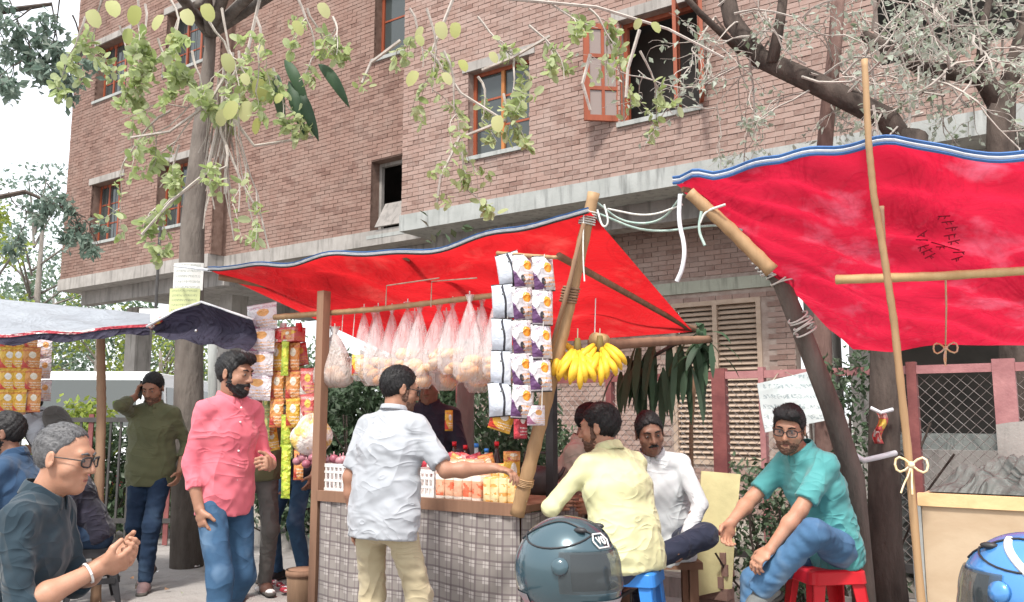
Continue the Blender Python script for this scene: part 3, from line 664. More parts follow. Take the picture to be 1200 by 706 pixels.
# background trees at far left
def far_tree(px, py_top, Y, spread, mat, label, leaf=.16, nclump=50, trunk=True, low=.35, n=26):
    x = at(px, 480, Y).x; top = at(px, py_top, Y).z; o = thing('background_tree', label, 'tree', (x, Y, 0), 0, 'trees beyond the left stall'); m = MB(); l2 = MB()
    m.tube([Vector((x, Y, -.1)), Vector((x + rnd(-.2, .2), Y, top * .4)), Vector((x + rnd(-.3, .3), Y, top * .8))], [.16, .12, .05], 8)
    for k in range(nclump):
        z = top * rnd(low, 1); f = math.sin(math.pi * min(1, max(.08, (z / top - low) / (1 - low) * .9 + .1))) ** .6; a = rnd(0, 6.28); rr = spread * f * math.sqrt(rnd(.05, 1))
        c0 = Vector((x + rr * math.cos(a), Y + rr * .8 * math.sin(a), z)); cr = spread * rnd(.16, .32)
        if k % 4 == 0: m.tube([Vector((x, Y, z * .8)), c0], [.04, .015], 5, False)
        for q in range(n): leaf_quads(l2, c0 + rdir() * cr * rnd(.3, 1), leaf * rnd(.7, 1.3), leaf * .55, rdir(-.2), rdir(.5))
    part('trunk', m, MAT['bark_grey'], o, True); part('crown', l2, MAT[mat], o, kind='stuff')
far_tree(25, 205, 24, 2.6, 'leaf_teal', 'blue green tree rising over the pale left canopy', .17, 70)
far_tree(-30, 250, 19, 1.4, 'leaf_yel', 'yellow green tree at the edge of the pale left canopy', .15, 55)
far_tree(112, 330, 25, 2.0, 'leaf_yel', 'bright yellow green tree seen between the open ground floor columns', .16, 70, low=.1)
far_tree(190, 380, 27, 2.2, 'leaf_yel', 'low bright tree seen behind the white van roof', .16, 60, low=.1)
far_tree(60, 300, 38, 4.0, 'leaf_far', 'distant hazy tree behind the others at the open ground floor', .22, 90, low=.1)
far_tree(-60, 200, 42, 5.0, 'leaf_far', 'tall distant hazy tree at the far end of the street', .24, 90, low=.1)
far_tree(150, 360, 32, 3.0, 'leaf_far', 'hazy green tree behind the dark red car', .22, 90, low=.05, n=40)
far_tree(20, 330, 30, 3.0, 'leaf_far', 'hazy green tree behind the hanging yellow packets', .22, 90, low=.05, n=40)
far_tree(300, 380, 30, 3.0, 'leaf_far', 'hazy green tree behind the pink shirted man', .22, 90, low=.05, n=40)
far_tree(255, 330, 34, 3.6, 'leaf_far', 'distant tree seen under the middle of the brick building', .22, 60, low=.1)
# high branch at top left
o = thing('overhead_branch', 'overhead branch of dense blue green leaves against the white sky', 'branch', at(-700, 120, 9)); t2 = MB(); l2 = MB()
t2.tube([at(-700, 120, 9), at(-40, 20, 9), at(60, 5, 9)], [.06, .045, .02], 6)
for (px, py) in ((10, 10), (40, 20), (60, 15), (30, 50), (50, 60), (20, 35), (65, 40), (40, 75), (70, 10), (0, 30), (85, 30)):
    foliage(t2, l2, at(px, py - 12, 9), Vector((rnd(-.2, .4), rnd(-.3, .3), -.5)), .55, 2, .11, 9, -.1, .01, 3, .35, .55)
part('branch', t2, MAT['bark'], o); part('leaves', l2, MAT['leaf_teal'], o, kind='stuff')
o = thing('side_branch', 'leafy green branch hanging in front of the lower left windows', 'branch', at(-500, 330, 12)); t2 = MB(); l2 = MB()
t2.tube([at(-500, 330, 12), at(30, 225, 12), at(100, 255, 12)], [.05, .035, .012], 6)
for (px, py) in ((10, 225), (40, 222), (65, 235), (85, 250), (100, 258), (30, 245), (55, 215)):
    foliage(t2, l2, at(px, py, 12), Vector((rnd(0, .5), rnd(-.3, .3), -.3)), .5, 2, .12, 9, -.06, .01, 3, .35, .55)
part('branch', t2, MAT['bark'], o); part('leaves', l2, MAT['leaf_teal'], o, kind='stuff')
# shrubs along the fence and behind the stall
def shrub(px, Y, h, rw, mat, label, n=60, leaf=.07, z0=0):
    x = at(px, 500, Y).x; o = thing('shrub', label, 'shrub', (x, Y, z0), 0, 'shrubs along the fence'); m = MB(); l2 = MB()
    for k in range(8): m.tube(twig_path(Vector((x, Y, z0)), rdir(1.5), h * .8, 4, .1, .2), .008, 4, False)
    for k in range(n):
        a = rnd(0, 6.28); z = h * rnd(.12, 1); rr = rw * math.sqrt(rnd(0, 1)) * (1 - .5 * (z / h) ** 2); c0 = Vector((x + rr * math.cos(a), Y + rr * .7 * math.sin(a), z0 + z))
        for q in range(11): leaf_quads(l2, c0 + rdir() * .09, leaf * rnd(.6, 1.3), leaf * .5, rdir(), rdir(.5))
    part('stems', m, MAT['bark'], o); part('leaves', l2, MAT[mat], o, kind='stuff')
shrub(893, 5.75, 1.0, .34, 'leaf_shrub', 'small leafy shrub behind the knee of the seated man in teal', 90, .06)
shrub(935, 5.9, .8, .3, 'leaf_shrub', 'low shrub between the yellowed board and the leaning trunk', 60, .06)
shrub(425, 8.6, 1.75, .6, 'leaf_shrub', 'tall dark shrub behind the hanging bread bags', 110, .09)
shrub(575, 7.3, 1.65, .55, 'leaf_shrub', 'dark shrub behind the chip packets', 110, .08)
shrub(500, 7.9, 1.6, .6, 'leaf_shrub', 'dark shrub behind the vendor', 90, .08)
shrub(990, 5.9, 1.75, .3, 'leaf_shrub', 'climbing shrub by the fence beside the dark trunk', 70, .06)
shrub(655, 7.0, 1.2, .5, 'leaf_shrub', 'shrub on the fence line behind the man holding a cup', 80, .07)
for i_, (px, Y, h_) in enumerate(((345, 9.3, 1.8), (385, 9.0, 1.7), (405, 9.6, 2.0), (455, 8.7, 1.9), (535, 8.2, 1.75), (610, 7.6, 1.5))):
    shrub(px, Y, h_, .55, 'leaf_shrub', ['dense shrub behind the orange packets', 'dense shrub behind the timber post', 'taller dense shrub behind the brownish bag', 'dense shrub behind the head of the man in grey', 'dense shrub beside the grey sapling', 'low dense shrub behind the corner pole'][i_], 190, .11)
for i_, px in enumerate((62, 96, 128, 200)):
    shrub(px, 9.6 + .3 * (i_ % 2), [1.25, 1.5, 1.2, 1.3][i_], .5, 'leaf_yel' if i_ < 2 else 'leaf_shrub', ['yellow green bush behind the bent person in grey', 'taller yellow green bush beside the bamboo stake', 'dark bush behind the phone of the man in olive', 'dark bush between the man in olive and the grey trunk'][i_], 130, .1)
rl = thing('iron_railing', 'dark iron railing along the road behind the man on the phone', 'railing', Vector((at(100, 500, 9.2).x, 9.2, 0))); xa, xb = at(-80, 500, 9.2).x, at(212, 500, 9.2).x
for z_ in (.25, 1.3): m = MB(); m.box(((xa + xb) / 2, 9.2, z_), (xb - xa, .04, .05)); part('rail', m, MAT['dkmetal'], rl)
for k in range(26): m = MB(); x_ = xa + (xb - xa) * k / 25; m.box((x_, 9.2, .68), (.05 if k % 8 == 0 else .022, .022, 1.36 if k % 8 == 0 else 1.2)); part('bar', m, MAT['maroon' if k % 8 == 0 else 'dkmetal'], rl)
# slim grey trunk behind the stall counter
o = thing('grey_sapling', 'grey sapling trunk standing behind the stall counter', 'tree', (at(546, 500, 6.6).x, 6.6, 0)); m = MB(); m.tube([Vector((at(546, 500, 6.6).x, 6.6, -.02)), at(545, 480, 6.6), at(548, 380, 6.6), at(552, 300, 6.6)], [.075, .07, .06, .05], 9); part('trunk', m, MAT['bark_grey'], o, True)
l2 = MB()
for k in range(60): leaf_quads(l2, jit(at(552, 310, 6.6), .35), .1, .05, rdir(), rdir(.5))
part('crown', l2, MAT['leaf_shrub'], o, kind='stuff')

# ================================================================ STALLS AND GOODS
def noise2(a, b, s): return math.sin(a * 7.1 + s) * math.sin(b * 5.3 + s * 2) * .5 + math.sin(a * 17 + b * 9 + s * 3) * .3 + math.sin(a * 31 - b * 23 + s) * .2
def sheet(fl, fr, br, bl, sag_f, sag_m, wr, nu=48, nv=28, seed=1.0):
    def f(a, b):
        p = fl.lerp(fr, a).lerp(bl.lerp(br, a), b)
        p = p - Z * (sag_f * math.sin(math.pi * a) * (1 - b) + sag_m * math.sin(math.pi * a) ** .8 * math.sin(math.pi * b))
        tens = abs(math.sin(9 * math.atan2(b + .02, a + .02))) * .5 + abs(math.sin(8 * math.atan2(b + .02, 1.02 - a))) * .5
        return p + Z * wr * (noise2(a, b, seed) + tens * .9 - .5) * min(1, 6 * min(a, 1 - a, b + .15, 1 - b))
    return f
def hem(f, e0, e1, wdt, mats, root, names, drop=True):
    # strips folded over the front edge, one above the other
    for k, (m_, nm) in enumerate(zip(mats, names)):
        m = MB()
        def g(a, b): 
            p = f(a, 0); return p + Z * (e0 + (e1 - e0) * (k + b) / len(mats)) - N * (.012 + .012 * math.sin(b * 3.14))
        m.grid(g, 48, 2); part(nm, m, MAT[m_], root, True)
# ---- the red stall canopy
CS = 3.6
FL, FR, BR = atc(246, 317, CS), atc(692, 249, CS), atc(812, 389, 5.4)
BL = SC(FL.dot(U) + .05, 5.4, 1.86)
st_t = thing('stall_canopy', 'red tarpaulin canopy with a pale hem tied over the snack stall', 'canopy', (FL + BR) / 2 * 1 - Z * 1.0)
f1 = sheet(FL, FR, BR, BL, .06, .06, .06, seed=2.2)
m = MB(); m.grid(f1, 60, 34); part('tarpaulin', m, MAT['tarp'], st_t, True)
hem(f1, -.008, .026, 1, ['black', 'hem_white', 'hem_white', 'hem_blue'], st_t, ['hem_tape', 'hem_strip', 'hem_strip', 'hem_strip'])
for (a, b, r, mt) in ((atc(474, 300, 3.68), atc(600, 348, 4.7), .022, 'bamboo_dark'), (atc(256, 325, 3.66), atc(445, 358, 4.6), .022, 'bamboo_dark'), (atc(655, 300, 3.7), atc(806, 384, 5.35), .02, 'bamboo_dark'), (atc(690, 352, 4.9), atc(815, 386, 5.4), .025, 'plank')):
    m = MB(); m.tube([a, a.lerp(b, .5) + Z * rnd(-.01, .01), b], [r, r * .95, r * .85], 9); part('rafter', m, MAT[mt], st_t, True)
# ---- poles of the stall
def bamboo(name, label, pts, r, mat, group=None, n=9):
    pts = [Vector(p) for p in pts]; o = thing(name, label, 'pole', pts[0], 0, group); m = MB()
    q = []; rr = []; tot = sum((pts[i + 1] - pts[i]).length for i in range(len(pts) - 1)); k = max(6, int(tot / .12))
    for i in range(k * 3 + 1):
        t = i / (k * 3); q.append(along(pts, t)); rr.append(r * (1 - .18 * t) * (1.09 if i % 3 == 0 else 1.0))
    m.tube(q, rr, n); part('culm', m, MAT[mat], o, True); return o
CPOS = 3.66
pb = atc(606, 604, CPOS); pt = atc(696, 226, CPOS)
pole = bamboo('bamboo_pole', 'leaning bamboo corner pole rising from the counter to the canopy peak', [pb, pb.lerp(pt, .5) + U * .015, pt], .036, 'bamboo')
m = MB(); m.tube([atc(640, 430, 3.6), atc(668, 330, 3.6), atc(684, 262, 3.6)], [.012, .012, .01], 7); part('splint', m, MAT['bamboo_dark'], pole, True)
def coil(parent, base, ax, R0, n, pitch, r, mat, name='lashing'):
    ax = ax.normalized(); a0 = ax.orthogonal().normalized(); b0 = ax.cross(a0); m = MB()
    m.tube([base + ax * pitch * t / 12 + (a0 * math.cos(t * .5236) + b0 * math.sin(t * .5236)) * (R0 + rnd(-.002, .003)) for t in range(n * 12 + 1)], r, 5, False); return part(name, m, MAT[mat], parent, True)
coil(pole, pb.lerp(pt, .09), pt - pb, .042, 5, .008, .004, 'bamboo')
coil(pole, pb.lerp(pt, .66), pt - pb, .04, 6, .014, .007, 'bamboo_dark'); coil(pole, pb.lerp(pt, .9), pt - pb, .04, 6, .012, .004, 'rope_w')
pL0 = atc(372, 600, 3.72); pL0.z = 0; pL1 = atc(377, 342, 3.72)
lp = thing('timber_post', 'reddish brown timber post at the far end of the counter', 'post', pL0); m = MB(); mid = (pL0 + pL1) / 2
m.box(Vector((pL0.x, pL0.y, pL1.z / 2)), (.06, .06, pL1.z), (U, N, Z)); part('timber', m, MAT['plank'], lp)
bm0, bm1 = atc(322, 372, 3.78), atc(588, 345, 3.78)
beam = bamboo('bamboo_beam', 'long horizontal bamboo rail carrying the hanging bread bags', [bm0, bm0.lerp(bm1, .5) - Z * .015, bm1 + U * .08], .019, 'bamboo')
for (a, b, py) in ((452, 470, 335), (505, 514, 330)):
    m = MB(); m.tube([atc(a, 360, 3.77), atc(a + 1, py, 3.75), atc(b + 45, 326, 3.72)], .004, 4, False); part('string', m, MAT['rope'], beam)
# ---- counter
cs0, cs1 = sof(378, 588, 3.7), sof(611, 598, 3.7); CT = .87
ctr = thing('stall_counter', 'snack stall counter with a grey checked cloth hanging down its front', 'counter', SC((cs0 + cs1) / 2, 3.95, 0))
m = MB(); m.sbox(cs0 - .02, cs1, 3.7, 4.28, CT - .035, CT); part('counter_top', m, MAT['plank'], ctr)
m = MB(); m.sbox(cs0 - .03, cs1 + .012, 3.672, 3.699, CT - .05, CT + .012); part('edge_board', m, MAT['plank'], ctr)
for s in (cs0 + .02, cs1 - .05):
    for c in (3.74, 4.22):
        m = MB(); m.sbox(s, s + .05, c, c + .05, 0, CT - .036); part('leg', m, MAT['plank'], ctr)
t = NT('checked_cloth', .9, .1); x, y, z = t.xyz(t.coord('UV'))
def stripe(v, p, w, o=0): return ((v + o) * (1 / p)).fract().lt(w)
a1 = stripe(x, .085, .14).max(stripe(x, .085, .06, .025)); b1 = stripe(y, .08, .13).max(stripe(y, .08, .06, .02))
li = stripe(x, .085, .42, .036) * stripe(y, .08, .42, .034)
k = t.mix(t.ramp(t.noise(2, 4), .3, .7), (.29, .265, .25), (.225, .205, .19)); k = t.mix(li * .7, k, (.45, .42, .40)); k = t.mix(a1 * .55, k, (.11, .085, .095)); k = t.mix(b1 * .6, k, (.11, .085, .095))
t.col(k); t.bump(t.noise(4, 3, stretch=(1, 1, .2)), .4, .04); MAT['check'] = t.m
def cloth(name, s0, s1, c, z0, z1, root, axis='s'):
    m = MB(); nu, nv = 46, 20
    m.grid(lambda a, b: SC(s0 + (s1 - s0) * a, c + .012 * math.sin(a * 21) * (1 - b) - .01 * (1 - b) + .006 * math.sin(a * 50 + b * 4), z0 + (z1 - z0) * b) if axis == 's' else SC(c, s0 + (s1 - s0) * a, z0 + (z1 - z0) * b), nu, nv)
    o = part(name, m, MAT['check'], root, True); uv = o.data.uv_layers.new(name='UVMap'); W, H = s1 - s0, z1 - z0
    for lp_ in o.data.loops:
        i, j = divmod(lp_.vertex_index, nv + 1); uv.data[lp_.index].uv = (i / nu * W, j / nv * H + .012 * math.sin(i / nu * 9))
    return o
cloth('checked_cloth', cs0, cs1, 3.685, .03, CT - .04, ctr); cloth('checked_cloth', 3.69, 4.26, cs1 + .006, .03, CT - .04, ctr, 'c')
# ---- packets
def pillow(wd, ht, th, nu=8, nv=10):
    m = MB()
    for sg in (-1, 1):
        def f(a, b):
            x, y = 2 * a - 1, 2 * b - 1; e = max(0, 1 - abs(x) ** 2.6) ** .5 * max(0, 1 - abs(y / .9) ** 3) ** .6 if abs(y) < .9 else 0
            cr = .004 * math.sin(x * 14) * max(0, abs(y) - .75) * 4
            return Vector((x * wd / 2 * (1 - .06 * e), sg * th / 2 * e + cr + sg * .0006, y * ht / 2))
        if sg < 0: m.grid(f, nu, nv)
        else: m.grid(lambda a, b: f(1 - a, b), nu, nv)
    return m
def packet_mat(name, base, burst, dark, band, foil=.3):
    t = NT(name, .28, .5); x, y, z = t.xyz(t.coord('Generated')); n = t.noise(5, 3); rr = t.objrand()
    cx = x - .62; cz = z - .62; d = (cx * cx + cz * cz * 1.6).pow(.5) + (n - .5) * .45
    k = t.mix(t.ramp(t.noise(3, 2), .4, .62) * .35, base, dark); k = t.mix(d.lt(.2), k, burst); d2 = ((x - .35) * (x - .35) + (z - .3) * (z - .3)).pow(.5) + (t.noise(9, 2) - .5) * .5; k = t.mix(d2.lt(.14), k, band)
    dg = (x * .9 + z * 1.1) + (n - .5) * .9; k = t.mix(dg.lt(.62) * z.gt(.07) * t.noise(11, 2).gt(.47), k, dark)
    tx = ((z * 9).fract().lt(.45)) * t.noise(26, 2, vec=t.coord('Generated')).gt(.52) * z.gt(.12) * z.lt(.4) * x.gt(.4); k = t.mix(tx, k, burst)
    tt = (z - .84).abs().lt(.05) * t.noise(34, 1, vec=t.coord('Generated')).gt(.5); k = t.mix(tt * .8, k, dark)
    k = t.mix((z - .5).abs().gt(.465), k, band); t.col(k); t.bump(t.noise(18, 3, dist=1.5) + (1 - (t.noise(9, 2) * 2 - 1).abs()).pow(6) * .6, .7, .02); return t.m
MAT['chip_front'] = packet_mat('chip_packet_front', (.76, .74, .74), (.80, .30, .03), (.12, .05, .14), (.03, .025, .03))
t = NT('chip_packet_back', .28, .5); x, y, z = t.xyz(t.coord('Generated')); d = ((x - .3) * (x - .3) + (z - .45) * (z - .45) * .8).pow(.5)
k = t.mix(t.ramp(t.noise(4, 3), .3, .7), (.66, .70, .76), (.55, .6, .68)); k = t.mix((d - .52).abs().lt(.04) * x.gt(.55), k, (.03, .03, .04)); k = t.mix((z - .5).abs().gt(.47), k, (.03, .03, .03)); k = t.mix((x - .72).abs().lt(.05) * (z - .7).abs().lt(.03), k, (.1, .1, .1)); t.col(k); t.bump(t.noise(18, 3, dist=1.5), .4, .02); MAT['chip_back'] = t.m
MAT['pk_yellow'] = packet_mat('yellow_packet', (.78, .52, .06), (.82, .80, .74), (.55, .05, .03), (.6, .38, .05))
MAT['pk_orange'] = packet_mat('orange_packet', (.72, .36, .1), (.80, .74, .6), (.5, .05, .04), (.45, .1, .05))
MAT['pk_red'] = packet_mat('red_packet', (.62, .05, .05), (.78, .55, .1), (.72, .66, .6), (.4, .03, .03))
MAT['pk_white'] = packet_mat('white_packet', (.76, .75, .76), (.70, .35, .12), (.38, .16, .26), (.5, .4, .45))
MAT['pk_lime'] = packet_mat('lime_packet', (.50, .60, .06), (.75, .70, .1), (.3, .42, .04), (.3, .4, .05))
MAT['pk_green'] = packet_mat('green_packet', (.2, .42, .14), (.7, .66, .2), (.6, .1, .06), (.1, .25, .06))
MAT['pk_maroon'] = packet_mat('maroon_packet', (.34, .03, .05), (.75, .7, .68), (.6, .06, .08), (.25, .02, .04))
PK = {}
def packet(kind, wd, ht, th, pos, yaw, label, group, cat='snack packet', tilt=0, name='snack_packet', roll=0):
    key = (kind, wd, ht, th)
    if key not in PK:
        o = part(name, pillow(wd, ht, th), MAT[kind], loc=(0, 0, 0), smooth=True); PK[key] = o.data
    else:
        o = bpy.data.objects.new(name, PK[key]); C.objects.link(o)
    o.location = pos; o.rotation_euler = (tilt, roll, yaw); return tag(o, label, cat, group)
ORD5 = ['topmost', 'second', 'third', 'fourth', 'lowest']; ORDN = ['first', 'second', 'third', 'fourth', 'fifth', 'sixth', 'seventh', 'eighth', 'ninth', 'tenth']
gC = 'chip packets hanging in strips by the corner pole'
for i, (py0, py1) in enumerate(((299, 334), (333, 374), (374, 413), (413, 450), (450, 486))):
    packet('chip_back', .14, .18, .07, atc(590 + (i == 0) * 6 - i * 1.0, (py0 + py1) / 2, 3.56), R(-38 + rnd(-6, 6)), ORD5[i] + ' pale blue backed chip packet of its strip, with a black arc', gC, 'chip packet', rnd(-.15, .15), 'chip_packet', rnd(-.12, .12))
    packet('chip_front', .112, .182, .06, atc(614 - i * .4, (py0 + py1) / 2 + 2, 3.52), R(14 + rnd(-6, 6)), ORD5[i] + ' white chip packet with orange burst in the middle strip', gC, 'chip packet', rnd(-.18, .1), 'chip_packet', rnd(-.12, .12))
for i, (py0, py1) in enumerate(((300, 338), (338, 379), (379, 418), (417, 455))):
    packet('chip_front', .112, .182, .06, atc(637 - i * 1.2, (py0 + py1) / 2 + 2, 3.50), R(24 + rnd(-6, 6)), ORD5[i] + ' white chip packet with orange burst in the strip touching the pole', gC, 'chip packet', rnd(-.18, .1), 'chip_packet', rnd(-.12, .12))
ln = bamboo('hanging_rail', 'short bamboo stick holding the chip packet strips', [atc(583, 297, 3.58), atc(620, 300, 3.52), atc(652, 302, 3.49)], .011, 'bamboo')
for (px, c) in ((596, 3.555), (614, 3.515), (638, 3.49)):
    m = MB(); m.tube([atc(px, 298, c), atc(px - 1, 360, c), atc(px - 3, 480, c)], .002, 4, False); part('string', m, MAT['rope_w'], ln)
packet('pk_yellow', .12, .12, .05, atc(588, 492, 3.6), R(-10), 'yellow snack packet hanging below the pale chip packets', None, roll=.3)
packet('pk_maroon', .07, .15, .05, atc(610, 497, 3.6), R(10), 'maroon snack packet hanging beside the corner pole', None)
packet('pk_white', .09, .1, .04, atc(628, 487, 3.56), R(10), 'small white packet hanging beside the corner pole', None)
# left side of the stall: packets by kind
gS = 'snack packets hanging at the far end of the stall'
cl = 3.95
for i, py in enumerate((372, 398, 425, 453)):
    packet('pk_white', .26, .19, .06, atc(307 - i * 3, py, cl - .1), R(-20 + rnd(-10, 10)), ORD5[i if i < 3 else 4] + ' large white snack packet in the strip behind the man in pink', gS, roll=rnd(-.1, .1))
for r_, py in enumerate((418, 452, 484)):
    for cc, px in enumerate((324, 343)):
        packet('pk_orange' if (r_ + cc) % 3 else 'pk_yellow', .11, .2, .04, atc(px, py, cl), R(-25 + rnd(-8, 8)), ORD5[r_ if r_ < 2 else 4] + (' orange' if (r_ + cc) % 3 else ' yellow') + ' packet in the strip ' + ('beside the white packets' if cc == 0 else 'beside the red packets'), gS)
packet('pk_lime', .06, .24, .03, atc(334, 420, cl - .05), R(-25), 'bright lime strip packet among the orange packets', None)
for py in (505, 540, 565): packet('pk_lime', .075, .22, .04, atc(335, py, cl), R(-25 + rnd(-9, 9)), 'long lime green packet hanging low beside the counter', 'lime packets')
for i, py in enumerate((448, 478)): packet('pk_red', .11, .19, .04, atc(360, py, cl), R(-20), ('upper' if i == 0 else 'lower') + ' red snack packet hanging beside the timber post', gS)
for i, py in enumerate((440, 475, 500)): packet('pk_green', .07, .2, .03, atc(312, py, cl + .05), R(-30), 'green edged snack packet hanging behind the pink shirt', gS)
packet('pk_orange', .075, .2, .04, atc(350, 545, cl), R(-20), 'small orange packet hanging low beside the lime ones', None)
random.seed(77)
for r_ in range(5):
    for cc in range(3):
        packet(['pk_yellow', 'pk_orange', 'pk_red', 'pk_yellow', 'pk_green'][(r_ * 2 + cc) % 5], .1, .16, .05, atc(318 + cc * 17 + rnd(-4, 4), 412 + r_ * 27 + rnd(-5, 5), cl + .12 + rnd(-.03, .05)), R(-25 + rnd(-25, 25)), ['yellow', 'orange', 'red', 'golden yellow', 'green'][(r_ * 2 + cc) % 5] + ' packet in the ' + ORD5[r_] + ' row of the crowded rack', 'crowded packet rack', roll=rnd(-.25, .25))
for k_ in range(6): packet(['pk_red', 'pk_maroon', 'pk_orange'][k_ % 3], .09, .13, .05, atc(506 + k_ * 13, 548 + rnd(-4, 4), 4.02 + rnd(-.02, .05)), R(-20 + rnd(-25, 25)), ['upright red', 'leaning maroon', 'upright orange', 'tilted red', 'small maroon', 'tilted orange'][k_] + ' packet in the heap behind the bread packs', 'packets heaped on the counter', roll=rnd(-.4, .4))
bx = thing('display_box', 'red and orange display box on top of the hanging packets', 'box', atc(340, 402, cl)); m = MB(); ct = atc(340, 393, cl); m.box(ct, (.2, .1, .1), (U, N, Z)); part('box', m, MAT['pk_red'], bx)
m = MB(); m.box(ct + Z * .0 + U * .02 - N * .051, (.1, .002, .07), (U, N, Z)); part('front_print', m, MAT['pk_orange'], bx)
for px in (318, 332, 350):
    m = MB(); a = atc(px, 384, cl); m.tube([a + Vector((0, 0, -.03)), a + Z * .03], [.025, .022], 8); o = part('sweet_jar_cap', m, MAT['red' if px != 332 else 'white'], loc=a - Z * .03); tag(o, 'small %s cap on the red display box' % ('red' if px == 318 else ('white' if px == 332 else 'bright red')), 'cap', 'caps on the display box')
# strips of packets on the far left stall
for i, px in enumerate((8, 22, 38)):
    for r_, py in enumerate((395, 420, 445, 470)):
        packet('pk_yellow' if i < 2 else 'pk_orange', .14, .19, .04, at(px + rnd(-2, 2), py, 7.2), rnd(-.3, .3), (ORD5[r_ if r_ < 3 else 4] + (' yellow packet in the outer strip under the pale canopy' if i == 0 else ' yellow packet in the inner strip under the pale canopy')) if i < 2 else ORD5[r_ if r_ < 3 else 4] + ' orange packet in the strip under the pale canopy', 'snack strips of the left stall')
for r_, py in enumerate((408, 432, 458)): packet('pk_white', .12, .18, .04, at(52, py, 7.4), rnd(-.3, .3), ORD5[r_ if r_ < 2 else 4] + ' pale snack packet in the strip beside the orange ones', 'snack strips of the left stall')
# ---- bread bags
def bag_mesh(wd, ht, top=.12):
    m = MB(); prof = []; n = 14
    for i in range(11):
        t_ = i / 10; r = wd / 2 * (.13 + .9 * min(1, t_ * 1.5) ** .9) * (1 - max(0, t_ - .9) * 4); prof.append((r, -ht * t_))
    prof.insert(0, (wd * .14, .05)); prof.insert(1, (wd * .05, .0))
    b = len(m.v)
    for (r, h) in prof:
        for j in range(n):
            a = 2 * math.pi * j / n; w_ = 1 + .22 * math.sin(a * 5 + h * 9) * (1 - min(1, -h / ht)); m.v.append((r * w_ * math.cos(a), r * .62 * w_ * math.sin(a), h))
    for i in range(len(prof) - 1):
        for j in range(n): a, c = i * n + j, i * n + (j + 1) % n; m.f.append((a, c, c + n, a + n)); m.m.append(0)
    m.f.append(tuple((len(prof) - 1) * n + j for j in range(n))); m.m.append(0); return m
def bread_bag(px, py, wd, ht, c, label, fill='bread', mat='bag', n=5, rail=True, group='bread bags hanging from the bamboo rail'):
    p = atc(px, py, c); o = thing('bread_bag', label, 'plastic bag', p, rnd(-.5, .5), group)
    part('bag', bag_mesh(wd, ht), MAT[mat], o, True, loc=(0, 0, 0))
    for k in range(n):
        m = MB(); a = rnd(-.5, .5); c0 = Vector((rnd(-.2, .2) * wd, rnd(-.14, .14) * wd, -ht * rnd(.66, .94))); rr = wd * rnd(.13, .17); L = wd * .28
        m.ball(c0, L, rr, rr, 10, 6, rot=Matrix.Rotation(a, 3, 'Y')); part('bread_roll', m, MAT[fill if k % 2 else 'bread_pale'], o, True, loc=(0, 0, 0))
    m = MB(); m.tube([Vector((0, 0, 0)), Vector((0, 0, (p.z and .07)))], .0035, 4, False); part('string', m, MAT['rope_w'], o, loc=(0, 0, 0)); return o
random.seed(3)
for i, px in enumerate((428, 444, 462, 479, 495, 512, 531, 549, 566, 580)):
    bread_bag(px + rnd(-3, 3), 368 - (px - 428) * .085 + rnd(-3, 5), .165 + rnd(-.02, .03), .40 + rnd(-.04, .05), 3.80 + rnd(-.06, .08), ORDN[i] + ' clear bread bag along the bamboo rail from the timber post', n=8)
for i, px in enumerate((438, 486, 523, 560)):
    bread_bag(px, 374, .17, .44, 4.05, ORDN[i] + ' bread bag from the timber post in the row behind', n=6, group='second row of bread bags')
bread_bag(392, 392, .27, .34, 3.8, 'wide brownish plastic bag spread like a tent beside the timber post', 'bread', 'bag_brown', 3, group=None)
for px in (388, 402, 416):
    m = MB(); a, b = atc(px, 366, 3.79), atc(px + rnd(-3, 3), 400, 3.8); m.tube([a, a.lerp(b, .5), b], .0025, 4, False); o = part('hanging_string', m, MAT['rope_w'], loc=a); tag(o, 'thin white string hanging from the bamboo rail', 'string', 'strings on the rail')
packet('pk_yellow', .07, .13, .05, atc(419, 428, 3.8), .2, 'single yellow packet hanging beside the brownish bag', None)
packet('pk_yellow', .05, .13, .04, atc(526, 493, 4.2), .2, 'yellow packet hanging behind the outstretched arm', None)
# ---- white bag with yellow goods at the far end of the counter
o = thing('stuffed_bag', 'white plastic bag stuffed with yellow goods on the far end of the counter', 'bag', atc(365, 545, 3.85)); m = MB()
bc = atc(365, 512, 3.85)
def bagf(a, b):
    th, ph = 2 * math.pi * a, math.pi * b; r = 1 + .12 * math.sin(7 * th + 3 * b) * math.sin(ph) + .05 * math.sin(13 * th)
    return bc + Vector((.125 * r * math.sin(ph) * math.cos(th), .1 * r * math.sin(ph) * math.sin(th), -.125 * math.cos(ph) + .03 * math.sin(5 * th) * max(0, -math.cos(ph))))
m.grid(bagf, 28, 14); t = NT('stuffed_bag_print', .35, .4); nn_ = t.noise(9, 3); t.col(t.mix(t.ramp(nn_, .46, .56), (.76, .70, .66), (.74, .52, .14))); t.bump(t.noise(20, 4, dist=2), .6, .03); part('bag', m, t.m, o, True)
t = NT('onion_skin', .4, .4); t.col(t.mix(t.island(), (.30, .09, .13), (.5, .3, .32))); MAT['onion'] = t.m
random.seed(9)
for k in range(16):
    p = atc(348 + 3.6 * k, 541 + rnd(-4, 4), 3.78 + rnd(-.03, .1)); p.z = max(p.z, CT + .16) ; m = MB(); m.ball(p, .03, .03, .027, 8, 6); m.tube([p + Z * .02, p + Z * .045], [.008, .003], 5); q = part('red_onion', m, MAT['onion'], loc=p - Z * .027, smooth=True); tag(q, 'small red onion heaped beside the stuffed bag', 'onion', 'heap of red onions')
